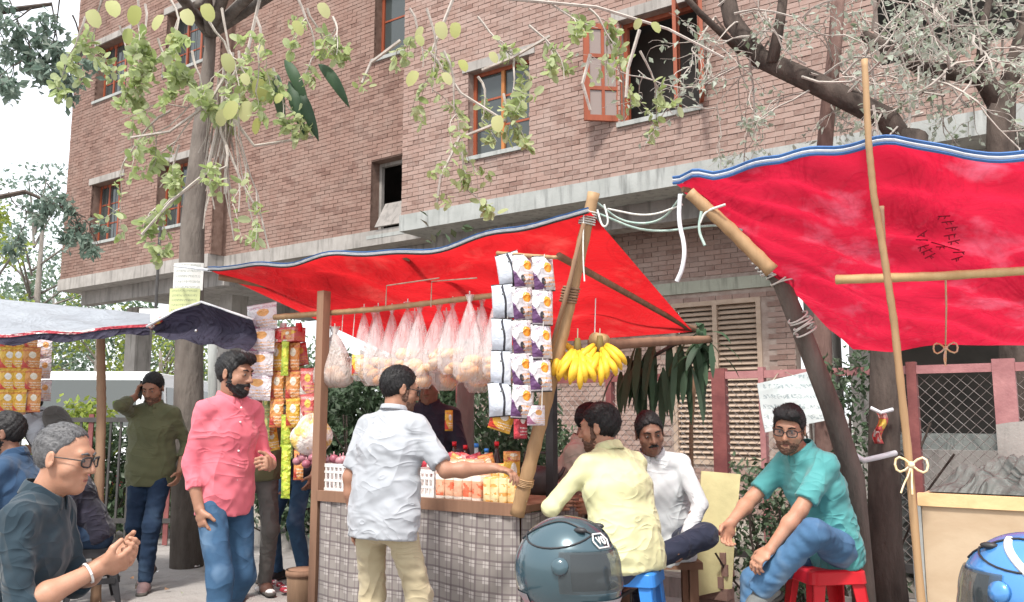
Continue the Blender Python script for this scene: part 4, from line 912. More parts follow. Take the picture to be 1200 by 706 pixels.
# ---- crates on the counter
def crate(s0, s1, c0, z0, h, label):
    o = thing('plastic_crate', label, 'crate', SC((s0 + s1) / 2, c0 + .1, z0)); m = MB(); c1 = c0 + .26
    m.sbox(s0, s1, c0, c1, z0, z0 + .008); t_ = .012; part('base', m, MAT['white'], o)
    for (a0, a1, b0, b1, ax) in ((s0, s1, c0, c0 + .008, 's'), (s0, s1, c1 - .008, c1, 's'), (s0, s0 + .008, c0 + .009, c1 - .009, 'c'), (s1 - .008, s1, c0 + .009, c1 - .009, 'c')):
        m = MB()
        for zz in (z0 + .009, z0 + h * .36, z0 + h * .66, z0 + h - .022): m.sbox(a0, a1, b0, b1, zz, zz + (.022 if zz > z0 + h * .8 else .014))
        n_ = 7 if ax == 's' else 6
        for q in range(n_ + 1):
            if ax == 's': x_ = a0 + (a1 - a0 - t_) * q / n_; m.sbox(x_, x_ + t_, b0 + .001, b1 - .001, z0 + .01, z0 + h - .001)
            else: y_ = b0 + (b1 - b0 - t_) * q / n_; m.sbox(a0 + .001, a1 - .001, y_, y_ + t_, z0 + .01, z0 + h - .001)
        part('side_grid', m, MAT['white'], o)
    return o
crate(sof(376, 560, 3.74), sof(412, 560, 3.74), 3.74, CT + .001, .17, 'white plastic grid crate at the far end of the counter')
crate(sof(470, 565, 3.72), sof(507, 567, 3.72), 3.73, CT + .001, .16, 'white plastic grid crate beside the bread packs')
t = NT('bread_wrap', .2, .55); x, y, z = t.xyz(t.coord('Generated')); k = t.mix(t.ramp(t.noise(12, 3), .4, .6), (.72, .42, .28), (.66, .33, .2)); k = t.mix((z - .85).abs().lt(.1) + (z - .1).abs().lt(.06), k, (.78, .70, .62)); k = t.mix((z - .42).abs().lt(.25) * t.noise(16, 2).gt(.55), k, (.70, .16, .08)); t.col(k); t.bump(t.noise(25, 3), .4, .02); MAT['wrap'] = t.m
t = NT('bread_wrap_yellow', .2, .55); x, y, z = t.xyz(t.coord('Generated')); k = t.mix(t.ramp(t.noise(12, 3), .4, .6), (.78, .66, .38), (.72, .52, .24)); k = t.mix(((z * 3.2).fract().lt(.4)) * t.noise(30, 2).gt(.5), k, (.70, .36, .1)); t.col(k); t.bump(t.noise(25, 3), .4, .02); MAT['wrap_y'] = t.m
def breadpack(s0, s1, c0, z0, h, n_, mat, label, group):
    o = thing('bread_pack', label, 'bread pack', SC((s0 + s1) / 2, c0 + .06, z0), 0, group)
    for q in range(n_):
        m = MB(); a = s0 + (s1 - s0) * (q + .5) / n_; m.box(SC(a, c0 + .06 + rnd(-.004, .004), z0 + h / 2 + rnd(-.003, 0) - .003), ((s1 - s0) / n_ * .97, .11, h * rnd(.94, 1)), (U, N, Z)); pq = part('roll', m, MAT[mat], o, True); bv = pq.modifiers.new('b', 'BEVEL'); bv.width = .014; bv.segments = 3
breadpack(sof(510, 580, 3.73), sof(563, 580, 3.73), 3.72, CT + .001, .155, 5, 'wrap', 'wrapped pack of reddish bread rolls at the front of the counter', None)
breadpack(sof(565, 580, 3.73), sof(604, 582, 3.73), 3.72, CT + .001, .145, 4, 'wrap_y', 'wrapped pack of yellow bread rolls beside the corner pole', None)
breadpack(sof(505, 560, 3.86), sof(555, 560, 3.86), 3.86, CT + .001, .22, 5, 'wrap', 'taller pack of bread rolls in the second row on the counter', None)
breadpack(sof(548, 560, 3.86), sof(592, 560, 3.86), 3.86, CT + .001, .205, 5, 'wrap_y', 'yellow pack of bread rolls in the second row on the counter', None)
def packbox(px, py, wd, h, c, mat, label, z0):
    s = sof(px, py, c); o = thing('carton', label, 'carton', SC(s, c, z0)); m = MB(); m.sbox(s - wd / 2, s + wd / 2, c, c + .06, z0, z0 + h); part('box', m, MAT[mat], o); m = MB(); m.sbox(s - wd / 2 - .001, s + wd / 2 + .001, c - .001, c + .061, z0 + h * .82, z0 + h + .001); part('lid_flap', m, MAT['pk_orange'], o); return o
packbox(596, 550, .065, .27, 3.79, 'pk_yellow', 'upright white and yellow carton beside the corner pole', CT + .001)
for i, (px, py) in enumerate(((503, 548), (520, 546), (535, 540), (512, 534))):
    packet('pk_maroon', .1, .1, .05, atc(px, py, 3.98 + i * .02), R(-20 + 14 * i), 'maroon snack packet stacked behind the bread packs', 'maroon packets on the counter')
for i, px in enumerate((545, 553, 561)):
    m = MB(); p = atc(px, 553, 3.97); m.ball(p, .032, .028, .026, 10, 7); m.tube([p + Z * .02, p + Z * .035], [.006, .004], 5); q = part('orange_bun', m, MAT['bread'], loc=p - Z * .026, smooth=True); tag(q, 'glossy orange bun on the yellow bread packs', 'bun', 'orange buns on the counter')
def bottle(px, py0, py1, c, mat, label, cap='red', r=.03):
    p = atc(px, py0, c); z1 = atc(px, py1, c).z; h = z1 - CT; p.z = CT + .001; o = thing('bottle', label, 'bottle', p, 0, 'bottles on the counter'); m = MB(); m.lathe(p, [(r * .9, 0), (r, .01), (r, h * .6), (r * .45, h * .8), (r * .4, h * .92)], 12); part('bottle_body', m, MAT[mat], o, True); m = MB(); m.lathe(p + Z * h * .92, [(r * .46, 0), (r * .46, h * .08)], 10); part('cap', m, MAT[cap], o, True)
MAT['cola'] = NT('cola', .1, .5).col((.05, .015, .01)).m
t = NT('clear_bottle', .08, .5).col((.6, .66, .68)); t.clear(.5); MAT['clearb'] = t.m
for (px, py1, mt, lb) in ((545, 522, 'cola', 'dark cola bottle behind the bread packs'), (558, 520, 'clearb', 'clear water bottle behind the bread packs'), (570, 526, 'clearb', 'short clear bottle beside the carton'), (582, 518, 'cola', 'dark bottle behind the upright carton'), (532, 518, 'cola', 'dark bottle under the outstretched forearm')): bottle(px, 565, py1, 4.12, mt, lb, 'red' if mt == 'cola' else 'blue')
# ---- second table behind with kettle, mug
tb = thing('tea_table', 'low weathered timber table beside the tea drinkers', 'table', SC(sof(640, 590, 4.6), 4.6, 0)); s0, s1 = sof(606, 590, 4.45), sof(690, 590, 4.45); m = MB(); m.sbox(s0, s1, 4.32, 4.85, .8, .84); part('table_top', m, MAT['bamboo_dark'], tb)
for s in (s0 + .02, s1 - .07):
    for c in (4.36, 4.76): m = MB(); m.sbox(s, s + .05, c, c + .05, 0, .799); part('leg', m, MAT['bamboo_dark'], tb)
m = MB(); p = SC(sof(655, 575, 4.5), 4.5, .841); m.lathe(p, [(.028, 0), (.034, .09), (.032, .09), (.027, .01)], 14); q = part('steel_mug', m, MAT['steel'], loc=p, smooth=True); tag(q, 'small steel mug on the weathered table', 'mug')
ke = thing('kettle', 'dark soot stained kettle on the weathered table behind the corner pole', 'kettle', SC(sof(630, 575, 4.6), 4.6, .841)); p = ke.location.copy(); m = MB(); m.lathe(p, [(.08, 0), (.1, .03), (.1, .12), (.07, .17), (.03, .18)], 18); part('pot', m, MAT['dkmetal'], ke, True); m = MB(); m.tube([p + Vector((-.09, 0, .17)), p + Vector((-.08, 0, .26)), p + Vector((.08, 0, .26)), p + Vector((.09, 0, .17))], .008, 6); part('handle', m, MAT['dkmetal'], ke, True); m = MB(); m.tube([p + Vector((.09, 0, .07)), p + Vector((.15, 0, .13)), p + Vector((.17, 0, .17))], [.02, .014, .01], 8); part('spout', m, MAT['dkmetal'], ke, True)
# ---- black post
o = thing('black_post', 'thin black steel post behind the corner pole', 'post', Vector((at(647, 600, 5.0).x, 5.0, 0))); m = MB(); p0 = at(647, 440, 5.0); m.box(Vector((o.location.x, 5.0, p0.z / 2)), (.05, .05, p0.z), (U, N, Z)); part('tube', m, MAT['black'], o)
# ---- bananas
def banana_bunch(px, py, c, n_, spread, label):
    p = atc(px, py, c); o = thing('banana_bunch', label, 'bananas', p, 0, 'banana bunches hanging at the stall'); m = MB(); m.tube([p + Z * .05, p, p - Z * .04], [.014, .02, .024], 8); part('stem', m, MAT['banana_tip'], o, True)
    top = atc(px, 385, c); m = MB(); m.tube([p + Z * .04, p.lerp(top, .5), top], .003, 4, False); part('string', m, MAT['rope'], o)
    for k in range(n_):
        row = k % 3; a = -1.25 + 2.5 * (k + .5) / n_ + rnd(-.3, .3); dirx = math.sin(a) * spread * (1 - .22 * row) * rnd(.7, 1.1); L = rnd(.11, .15); base = p + Vector((dirx * .2, -.005 - .022 * row, -.01 - .03 * row + rnd(-.012, .012))); pts = []; rr = []
        for i in range(7):
            t_ = i / 6; pts.append(base + Vector((dirx * t_ * .75 - math.sin(a) * .03 * t_ * t_, -.06 * math.sin(t_ * 2.6) - .015 * row, -L * t_ * (1.0 - .2 * abs(math.sin(a)))))); rr.append(.0185 * (.42 + .62 * math.sin(math.pi * min(1, .14 + t_ * .8))) if i < 6 else .006)
        m = MB(); m.tube(pts, rr, 7); part('banana', m, MAT['banana'], o, True)
random.seed(11)
banana_bunch(656, 402, 3.75, 13, .17, 'ripe yellow banana bunch nearest the corner pole')
banana_bunch(677, 408, 3.72, 15, .19, 'large ripe banana bunch hanging in the middle of the row')
banana_bunch(703, 405, 3.80, 13, .18, 'banana bunch hanging beside the sawn branch')
bb = bamboo('sawn_branch', 'short thick sawn branch hung below the red canopy', [atc(694, 402, 3.9), atc(720, 404, 4.1), atc(780, 400, 4.7), atc(830, 398, 5.3)], .03, 'plank')
m = MB(); p = atc(697, 398, 3.86); m.tube([p, p + N * .1], .037, 14); part('sawn_end', m, MAT['bamboo_pale'], bb, True)
m = MB(); m.tube([p + Z * .03, atc(698, 350, 4.0)], .003, 4, False); part('string', m, MAT['rope_w'], bb)
# drooping dark leaves tied at the canopy corner
dl = thing('leaf_bundle', 'bundle of long drooping dark green leaves tied at the canopy corner', 'leaves', atc(820, 388, 5.35)); m = MB(); m.tube([atc(822, 386, 5.35), atc(824, 420, 5.35), atc(818, 450, 5.4)], [.035, .03, .02], 7); part('stem', m, MAT['leaf_dark'], dl, True)
m = MB(); m.tube([atc(822, 392, 5.35), atc(790, 404, 5.3), atc(740, 432, 5.3)], [.02, .015, .01], 6); part('stem', m, MAT['bark'], dl, True)
random.seed(13)
def strap(p, d, L, wdt, root, mat='leaf_dark', droop=1.0):
    m = MB(); sx = d.cross(Z).normalized() if abs(d.z) < .95 else Vector((1, 0, 0)); sx = (sx + Vector((0, rnd(-.6, .6), rnd(-.3, .3)))).normalized()
    def f(a, b): return p + d * L * a * (1 - .3 * a) + Vector((0, 0, -droop * L * .5 * a * a)) + sx * wdt * (b - .5) * (math.sin(math.pi * (.06 + .93 * a)) ** .6)
    m.grid(f, 6, 2); part('leaf', m, MAT[mat], root, True)
for k in range(46): strap(atc(rnd(728, 822), rnd(398, 440), 5.3 + rnd(-.12, .12)), Vector((rnd(-.5, .3), rnd(-.3, .2), -.7)).normalized(), rnd(.2, .36), rnd(.035, .06), dl)
for k in range(16): strap(atc(rnd(722, 760), rnd(420, 440), 5.3), Vector((rnd(-.8, .2), rnd(-.3, .2), -.5)).normalized(), rnd(.2, .32), .05, dl)
for k in range(22): strap(atc(rnd(808, 834), rnd(386, 420), 5.3), Vector((rnd(-.7, .9), rnd(-.4, .2), rnd(-.5, .2))).normalized(), rnd(.16, .3), rnd(.035, .06), dl)
bamboo('thin_bamboo_stake', 'thin bamboo stake rising in front of the wooden louvre', [Vector((at(808, 600, 6.0).x, 6.0, 0)), at(810, 500, 6.0), at(818, 395, 6.0)], .016, 'bamboo_dark')

# ---- crimson canopy at the right
A0, A1, A2 = atc(790, 214, 3.76), atc(1048, 170, 3.70), atc(1215, 188, 3.66)
A3 = SC(A2.dot(U) + 1.2, 3.66, 2.35); B3 = SC(A3.dot(U), 5.25, 1.66); B0 = atc(1000, 409, 5.25); B1 = atc(1098, 416, 5.25)
rc = thing('canopy_right', 'crimson tarpaulin canopy with a blue hem above the plywood counter', 'canopy', (A1 + B1) / 2 - Z); rc.name = 'crimson_canopy'
front = [A0, A0.lerp(A1, .5) + Z * .03, A1, A2, A3]; 
def fcurve(a):
    if a < .6: return A0.lerp(A1, a / .6)
    if a < .85: return A1.lerp(A2, (a - .6) / .25)
    return A2.lerp(A3, (a - .85) / .15)
def f2(a, b):
    # upper strip of the sheet starts along the left side edge, so the left corner is pulled to the pole tip
    lo_ = B0.lerp(B3, a); p = fcurve(a).lerp(lo_, b)
    p = p - Z * (.09 * math.sin(math.pi * b) * math.sin(math.pi * min(1, a * 1.2 + .05))) 
    w1 = noise2(a * 1.3, b, 4.4); rad = abs(math.sin(11 * math.atan2(b + .05, a + .05))) ; rad2 = abs(math.sin(6 * math.atan2(b - .5, abs(a - .52) + .08)))
    return p + Z * .04 * (w1 + .8 * rad + .5 * rad2 - .8) * min(1, 7 * min(a + .1, 1 - a, b + .1, 1.08 - b)) + N * .03 * math.sin(a * 40 + b * 6) * b * b
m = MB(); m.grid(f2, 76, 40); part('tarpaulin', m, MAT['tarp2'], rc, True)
hem(f2, -.012, .032, 1, ['hem_blue', 'hem_white', 'hem_blue'], rc, ['hem_strip', 'hem_tape', 'hem_strip'])
# faint printed marks along the sheet, unreadable strokes
random.seed(31); m = MB()
def fs(a, b): return f2(a, b) - N * .012 - Z * .006
def pix(P): d = P - Vector((0, 0, CAM_H)); c_, s_ = math.cos(PITCH), math.sin(PITCH); fw_ = d.y * c_ + d.z * s_; return 600 + 1000 * d.x / fw_, 353 - 1000 * (d.z * c_ - d.y * s_) / fw_
_grid = [(i / 90, j / 70, pix(f2(i / 90, j / 70))) for i in range(20, 75) for j in range(10, 64)]
def ab(px, py): return min(_grid, key=lambda q: (q[2][0] - px) ** 2 + (q[2][1] - py) ** 2)[:2]
for (x0, y0, x1, y1, n_) in ((1108, 249, 1126, 308, 8), (1099, 279, 1104, 294, 2), (1078, 270, 1091, 306, 5)):
    for kk in range(n_):
        t_ = (kk + .5) / n_; a, b = ab(x0 + (x1 - x0) * t_, y0 + (y1 - y0) * t_); c0 = fs(a, b); du = (fs(a + .01, b) - c0).normalized(); dv = (fs(a, b + .01) - c0).normalized(); dv = (dv - du * dv.dot(du)).normalized(); hh, ww = .011, .026
        m.tube([c0 - du * ww - dv * hh, c0 + du * ww * .9 - dv * hh], .0028, 4, False)
        for q in range(2):
            x_ = rnd(-.7, .7) * ww; m.tube([c0 + du * x_ - dv * hh, c0 + du * (x_ + rnd(-.012, .012)) + dv * hh * rnd(.2, 1)], .0028, 4, False)
MAT['print'] = plain('dark_red_print', (.26, .008, .03), None, 5); part('printed_marks', m, MAT['print'], rc, kind='stuff')
k0 = bamboo('bamboo_prop', 'tan bamboo prop holding up the left tip of the crimson canopy', [atc(905, 318, 3.9), atc(855, 268, 3.82), atc(808, 226, 3.74)], .034, 'bamboo')
b1_ = bamboo('bamboo_rail', 'pale horizontal bamboo rail under the crimson canopy', [atc(980, 328, 3.98), atc(1100, 324, 3.98), atc(1260, 314, 3.98)], .021, 'bamboo_pale')
p = atc(1078, 600, 3.74); p.z = 0
b2_ = bamboo('tall_thin_stick', 'tall thin crooked bamboo stick standing before the crimson canopy', [p, atc(1064, 530, 3.74), atc(1048, 380, 3.72), atc(1036, 300, 3.66), atc(1024, 230, 3.62), atc(1018, 170, 3.6), atc(1013, 70, 3.6)], .0155, 'bamboo')
bamboo('short_forked_stick', 'short crooked stick tied to the tall thin stick', [atc(1040, 332, 3.7), atc(1035, 290, 3.68), atc(1033, 242, 3.68)], .012, 'bamboo_dark')
m = MB(); m.tube([atc(800, 222, 3.78), atc(900, 238, 4.2), atc(1030, 242, 4.4)], .014, 7); q = part('cross_stick', m, MAT['bamboo_dark'], loc=atc(800, 222, 3.78)); tag(q, 'thin cross stick lying under the upper edge of the crimson canopy', 'stick')
def bow(px, py, c, mat, label, sz=.06, tail=.12):
    p = atc(px, py, c); o = thing('cord_knot', label, 'cord', p); m = MB()
    for sg in (-1, 1): m.tube([p + (U * sg * sz * math.sin(t_ * math.pi / 8) + Z * sz * .8 * math.sin(t_ * math.pi / 4) * .6) for t_ in range(9)], .005, 5, False)
    part('loops', m, MAT[mat], o, True, kind='stuff'); m = MB(); m.ball(p, .014, n=8, m=6); part('knot', m, MAT[mat], o, True)
    for q in range(2): m = MB(); m.tube(twig_path(p, (rnd(-.3, .3), 0, -1), tail, 5, -.1, .2), .004, 5, False); part('tail', m, MAT[mat], o, True)
bow(1068, 545, 3.7, 'rope_y', 'pale yellow cord bow tied on the tall thin stick'); bow(1108, 408, 5.15, 'rope_y', 'yellow cord bow tied at the lower edge of the crimson canopy', .06, .1)
m = MB(); m.tube([atc(1108, 322, 3.98), atc(1109, 360, 4.5), atc(1108, 406, 5.15)], .004, 4, False); q = part('long_cord', m, MAT['rope_y'], loc=atc(1108, 406, 5.15)); tag(q, 'thin cord running down the crimson canopy to its yellow bow', 'cord')
# cables near the canopy tip
for i, (pts, r, mt, lb) in enumerate((([(797, 228, 3.7), (795, 260, 3.7), (803, 290, 3.7), (800, 315, 3.7), (793, 330, 3.7)], .011, 'hem_white', 'pale blue cord hanging from the tip of the crimson canopy'), ([(700, 238, 3.7), (730, 262, 3.9), (775, 262, 3.9), (800, 228, 3.75)], .006, 'rope_g', 'green string sagging between the two canopies'), ([(700, 250, 3.7), (760, 275, 3.9), (840, 262, 3.9), (870, 270, 3.9)], .006, 'rope_g', 'lower green string tied to the leaning bamboo prop'), ([(712, 245, 3.7), (760, 255, 3.85), (800, 240, 3.8)], .005, 'rope_w', 'white string stretched between the two canopies'), ([(822, 248, 3.75), (818, 270, 3.75), (826, 288, 3.75)], .007, 'rope_g', 'short green rope end dangling from the bamboo prop'), ([(850, 240, 3.75), (826, 248, 3.76), (820, 262, 3.75)], .006, 'rope_w', 'white rope looped over the bamboo prop'), ([(700, 246, 3.62), (706, 268, 3.62), (714, 262, 3.62), (708, 240, 3.62)], .005, 'rope_w', 'white rope end looped at the peak of the red canopy'), ([(684, 250, 3.6), (683, 300, 3.6), (685, 330, 3.6)], .004, 'rope_w', 'thin white string hanging along the corner pole'))):
    P_ = [atc(*q) for q in pts]; m = MB(); K = list(P_)
    for _ in range(3): K = [K[0]] + [p for j in range(len(K) - 1) for p in (K[j].lerp(K[j + 1], .25), K[j].lerp(K[j + 1], .75))] + [K[-1]]
    m.tube(K, r, 6); q = part('rope', m, MAT[mt], loc=P_[0], smooth=True); tag(q, lb, 'rope')
# ---- plywood counter
bs0, bs1 = sof(1079, 580, 3.82), sof(1330, 580, 3.82); bz = atc(1079, 578, 3.82).z
pc = thing('plywood_counter', 'plywood fronted counter under the crimson canopy', 'counter', SC((bs0 + bs1) / 2, 4.0, 0)); m = MB(); m.sbox(bs0, bs1, 3.82, 3.838, .05, bz - .05); part('front_panel', m, MAT['ply'], pc)
m = MB(); m.sbox(bs0 - .012, bs1, 3.808, 3.85, bz - .049, bz); part('edge_strip', m, MAT['ply_edge'], pc); m = MB(); m.sbox(bs0, bs1, 3.851, 4.5, bz - .03, bz - .002); part('counter_top', m, MAT['ply'], pc)
for s in (bs0 - .042, bs1 - .05):
    for c in (3.81, 4.45): m = MB(); m.sbox(s, s + .04, c, c + .04, 0, bz - .05); part('leg', m, MAT['slab' if c < 4 else 'plank'], pc)
cg = thing('crumpled_tarp', 'crumpled dark grey green tarpaulin lying on the plywood counter', 'tarp', SC((bs0 + bs1) / 2, 4.1, bz)); random.seed(17)
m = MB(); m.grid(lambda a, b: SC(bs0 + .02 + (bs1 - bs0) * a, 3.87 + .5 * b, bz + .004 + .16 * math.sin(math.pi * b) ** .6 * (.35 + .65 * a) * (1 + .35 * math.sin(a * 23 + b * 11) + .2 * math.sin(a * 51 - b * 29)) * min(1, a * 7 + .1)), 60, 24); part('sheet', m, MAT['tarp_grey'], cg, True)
gb = thing('grey_sack', 'grey sheet hung over the fence behind the plywood counter', 'sheet', SC(sof(1190, 540, 5.9), 5.9, .6)); s0 = sof(1166, 500, 5.9)
m = MB(); m.grid(lambda a, b: SC(s0 + .9 * a, 5.95 - .10 * math.sin(math.pi * a) - .05 * math.sin(a * 14) * (1 - b), .62 + .66 * b + .02 * math.sin(a * 9)), 24, 12); part('sheet', m, MAT['concrete'], gb, True)
s1_ = sof(1062, 520, 7.2); m = MB(); m.sbox(s1_, s1_ + 2.2, 7.2, 7.3, 0, 1.08); yw = part('low_yard_wall', m, MAT['soffit'], loc=SC(s1_, 7.2, 0)); tag(yw, 'low grey yard wall behind the chain link mesh', 'wall')
m = MB(); m.box(SC(sof(1110, 490, 7.6), 7.7, .62), (.9, .6, 1.15), (U, N, Z)); mm = part('parked_machine', m, MAT['tarp_grey'], loc=SC(sof(1110, 490, 7.6), 7.7, .04)); mm.modifiers.new('b', 'BEVEL').width = .12; tag(mm, 'grey covered machine standing in the dark yard', 'machine')
# red cloth scrap on the dark trunk
o = thing('red_cloth_scrap', 'red and white cloth scrap tied on the dark trunk', 'cloth', at(1030, 515, 5.18)); m = MB(); m.grid(lambda a, b: at(1026 + 11 * a + 4 * math.sin(b * 6), 482 + 38 * b, 5.2 + .03 * math.sin(a * 8)), 5, 8); part('cloth', m, MAT['pk_red'], o, True); m = MB(); m.tube([at(1020, 478, 5.2), at(1032, 484, 5.18), at(1046, 480, 5.2)], .012, 6); part('knot', m, MAT['hem_white'], o, True)
m = MB(); m.tube([at(1000, 532, 5.2), at(1012, 540, 5.17), at(1030, 536, 5.18), at(1050, 531, 5.2)], .017, 7); q = part('trunk_wrap', m, MAT['hem_white'], loc=at(1025, 540, 5.18), smooth=True); tag(q, 'grey white cloth strip wound round the dark trunk', 'cloth')
# placard
pm = scribble('placard_print', (.60, .66, .66), (.22, .28, .3), 6, 22)
o = thing('placard', 'tilted pale grey placard with faint handwriting hung on the fence', 'placard', at(925, 505, 5.5)); Yq = 5.55
m = MB(); P_ = [at(887, 450, Yq), at(950, 435, Yq), at(972, 492, Yq), at(897, 507, Yq)]; m.grid(lambda a, b: P_[3].lerp(P_[2], a).lerp(P_[0].lerp(P_[1], a), b) + Vector((0, .01 * math.sin(a * 5 + b * 4), 0)), 8, 6); q = part('board', m, pm, o); q.modifiers.new('s', 'SOLIDIFY').thickness = .01
m = MB(); m.tube([at(905, 447, Yq + .01), at(915, 433, CF / .95), at(930, 441, Yq + .01)], .004, 4, False); part('hanger', m, MAT['rope'], o)
# yellowed boards
for (P4, Yb, lb) in (([(822, 552), (868, 556), (862, 626), (818, 616)], 5.5, 'yellowed upper board leaning behind the crossed leg of the man in white'), ([(812, 622), (861, 632), (858, 690), (812, 700)], 5.4, 'yellowed lower board standing below the other one')):
    o = thing('yellowed_board', lb, 'board', at(840, P4[2][1], Yb), 0, 'yellowed boards by the fence'); P_ = [at(a, b, Yb + (.1 if b < 600 else 0)) for a, b in P4]; m = MB(); m.grid(lambda a, b: P_[3].lerp(P_[2], a).lerp(P_[0].lerp(P_[1], a), b), 4, 4); q = part('sheet', m, MAT['yboard'], o); q.modifiers.new('s', 'SOLIDIFY').thickness = .018
sup = thing('board_stack', 'rough brick stack holding up the yellowed boards', 'bricks', Vector((at(835, 690, 5.45).x, 5.5, 0)));
for k in range(7):
    m = MB(); m.box(sup.location + Vector((rnd(-.02, .02), rnd(-.01, .01), .035 + k * .072)), (.24, .115, .068), (U, N, Z)); part('brick', m, MAT['brick_red'], sup)

# ---- stools
def stool(mat, label, pos, rz, h=.56):
    o = thing('plastic_stool', label, 'stool', pos, rz); t_ = .15; b_ = .19
    m = MB(); prof = [(t_ - .012, h), (t_, h - .012), (t_ + .004, h - .06), (t_ - .02, h - .06), (t_ - .022, h - .012)]
    def ring(r, z, k=4, cr=.04):
        pts = []
        for q in range(4):
            cx, cy = [(1, 1), (-1, 1), (-1, -1), (1, -1)][q]
            for i in range(k + 1):
                a = math.pi / 2 * (q + i / k); pts.append(((r - cr) * cx + cr * math.cos(a), (r - cr) * cy + cr * math.sin(a), z))
        return pts
    rings = [ring(t_ * .55, h - .006), ring(t_ - .014, h), ring(t_, h - .01), ring(t_ + .005, h - .07), ring(t_ - .012, h - .07), ring(t_ - .02, h - .016), ring(t_ * .55, h - .02)]
    n = len(rings[0]); b = 0; vs = [p for r_ in rings for p in r_]; fs = []
    for i in range(len(rings) - 1):
        for j in range(n): a, c = i * n + j, i * n + (j + 1) % n; fs.append((a, c, c + n, a + n))
    fs.append(tuple(reversed(range(n)))); fs.append(tuple(6 * n + j for j in range(n))); m.add(vs, fs)
    so_ = part('seat', m, MAT[mat], o, loc=(0, 0, 0)); so_.modifiers.new('b', 'BEVEL').width = .003
    for sx in (-1, 1):
        for sy in (-1, 1):
            m = MB(); top = Vector((sx * (t_ - .012), sy * (t_ - .012), h - .06)); bot = Vector((sx * b_, sy * b_, 0)); wv = .05
            for (dx, dy) in ((1, 0), (0, 1)):    # L-section leg
                a = Vector((-sx * dx, -sy * dy, 0)); q = Vector((-sx * dy, -sy * dx, 0)) * .008
                vs = [top, top + a * (wv + .02), bot + a * wv * .7, bot, top + q, top + a * (wv + .02) + q, bot + a * wv * .7 + q, bot + q]; m.add(vs, [(0, 1, 2, 3), (7, 6, 5, 4), (0, 4, 5, 1), (1, 5, 6, 2), (2, 6, 7, 3), (3, 7, 4, 0)])
            part('leg', m, MAT[mat], o, loc=(0, 0, 0))
    m = MB(); z_ = h * .42; r_ = t_ + (b_ - t_) * .56
    for q in range(4):
        c, s_ = [(1, 0), (0, 1), (-1, 0), (0, -1)][q]; m = MB(); m.box((c * r_, s_ * r_, z_), (.01 if c else 2 * r_ - .06, .01 if s_ else 2 * r_ - .06, .04)); part('stretcher', m, MAT[mat], o, loc=(0, 0, 0))
    return o
stool('red', 'bright red plastic stool under the man in the teal polo shirt', Vector((at(966, 662, 4.5).x, 4.5, 0)), R(8), .575)
stool('blue', 'blue plastic stool under the man in the pale yellow shirt', Vector((at(738, 662, 4.45).x, 4.45, 0)), R(-20), .575)
stool('blue', 'blue plastic stool of the seated man in navy at the left stall', Vector((at(22, 640, 5.0).x, 5.0, 0)), R(15), .5)
# ---- pale canopy and navy cloth at the left
P_ = [at(-160, 392, 5.6), at(176, 382, 6.2), at(176, 368, 7.2), at(-160, 335, 7.0)]
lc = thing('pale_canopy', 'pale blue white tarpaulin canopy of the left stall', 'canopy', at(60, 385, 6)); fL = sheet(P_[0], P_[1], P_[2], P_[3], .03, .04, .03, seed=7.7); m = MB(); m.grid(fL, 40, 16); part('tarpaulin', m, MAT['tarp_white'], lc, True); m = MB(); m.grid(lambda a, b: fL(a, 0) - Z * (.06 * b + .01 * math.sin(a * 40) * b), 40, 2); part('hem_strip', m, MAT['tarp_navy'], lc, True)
m = MB(); m.grid(lambda a, b: fL(a, 0) + Z * .012 - N * .012 - Z * .02 * b, 40, 1); part('hem_tape', m, MAT['pk_maroon'], lc, True)
nc = thing('navy_cloth_canopy', 'dark navy cloth stretched from the grey trunk to the red canopy', 'canopy', at(235, 405, 5.9)); T_ = [at(172, 384, 6.15), at(205, 366, 6.0), at(236, 355, 5.9), at(268, 366, 5.85), at(297, 376, 5.8)]; B_ = [at(172, 392, 6.1), at(205, 398, 5.9), at(236, 403, 5.8), at(265, 408, 5.75), at(290, 411, 5.7)]
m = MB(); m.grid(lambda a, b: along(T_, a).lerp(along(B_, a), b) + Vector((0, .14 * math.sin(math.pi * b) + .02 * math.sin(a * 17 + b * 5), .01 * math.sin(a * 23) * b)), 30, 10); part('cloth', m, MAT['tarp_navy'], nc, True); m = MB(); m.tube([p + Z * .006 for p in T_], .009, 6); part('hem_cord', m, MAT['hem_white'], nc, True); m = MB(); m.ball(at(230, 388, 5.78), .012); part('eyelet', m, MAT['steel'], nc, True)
m = MB(); m.tube([at(176, 384, 6.15), at(182, 379, 6.14), at(190, 374, 6.1)], .02, 6); part('tied_corner', m, MAT['pk_red'], nc, True)
m = MB(); m.tube([at(205, 312, 7.7), at(225, 314, 6.8), at(247, 317, 5.85)], .012, 6); q = part('tie_rope', m, MAT['hem_white'], loc=at(225, 314, 6.8)); tag(q, 'white rope tying the red canopy corner to the grey trunk', 'rope')
bamboo('bamboo_stake', 'slim bamboo stake under the pale canopy', [Vector((at(119, 600, 6.4).x, 6.4, 0)), at(119, 480, 6.4), at(118, 382, 6.4)], .036, 'bamboo_dark')
bamboo('bamboo_stake', 'bamboo stake at the outer corner of the pale canopy', [Vector((at(-60, 600, 6.0).x, 6.0, 0)), at(-60, 386, 6.0)], .036, 'bamboo')
m = MB(); m.tube([at(247, 470, 7.0), at(247, 400, 7.0), at(247, 372, 7.0)], .03, 8)
o = thing('drain_pipe', 'pale vertical pipe beside the grey trunk', 'pipe', Vector((at(249, 600, 7.6).x, 7.6, 0))); m = MB(); m.tube([o.location.copy(), at(249, 480, 7.6), at(249, 375, 7.6)], .04, 10); part('pipe', m, MAT['slab'], o, True)
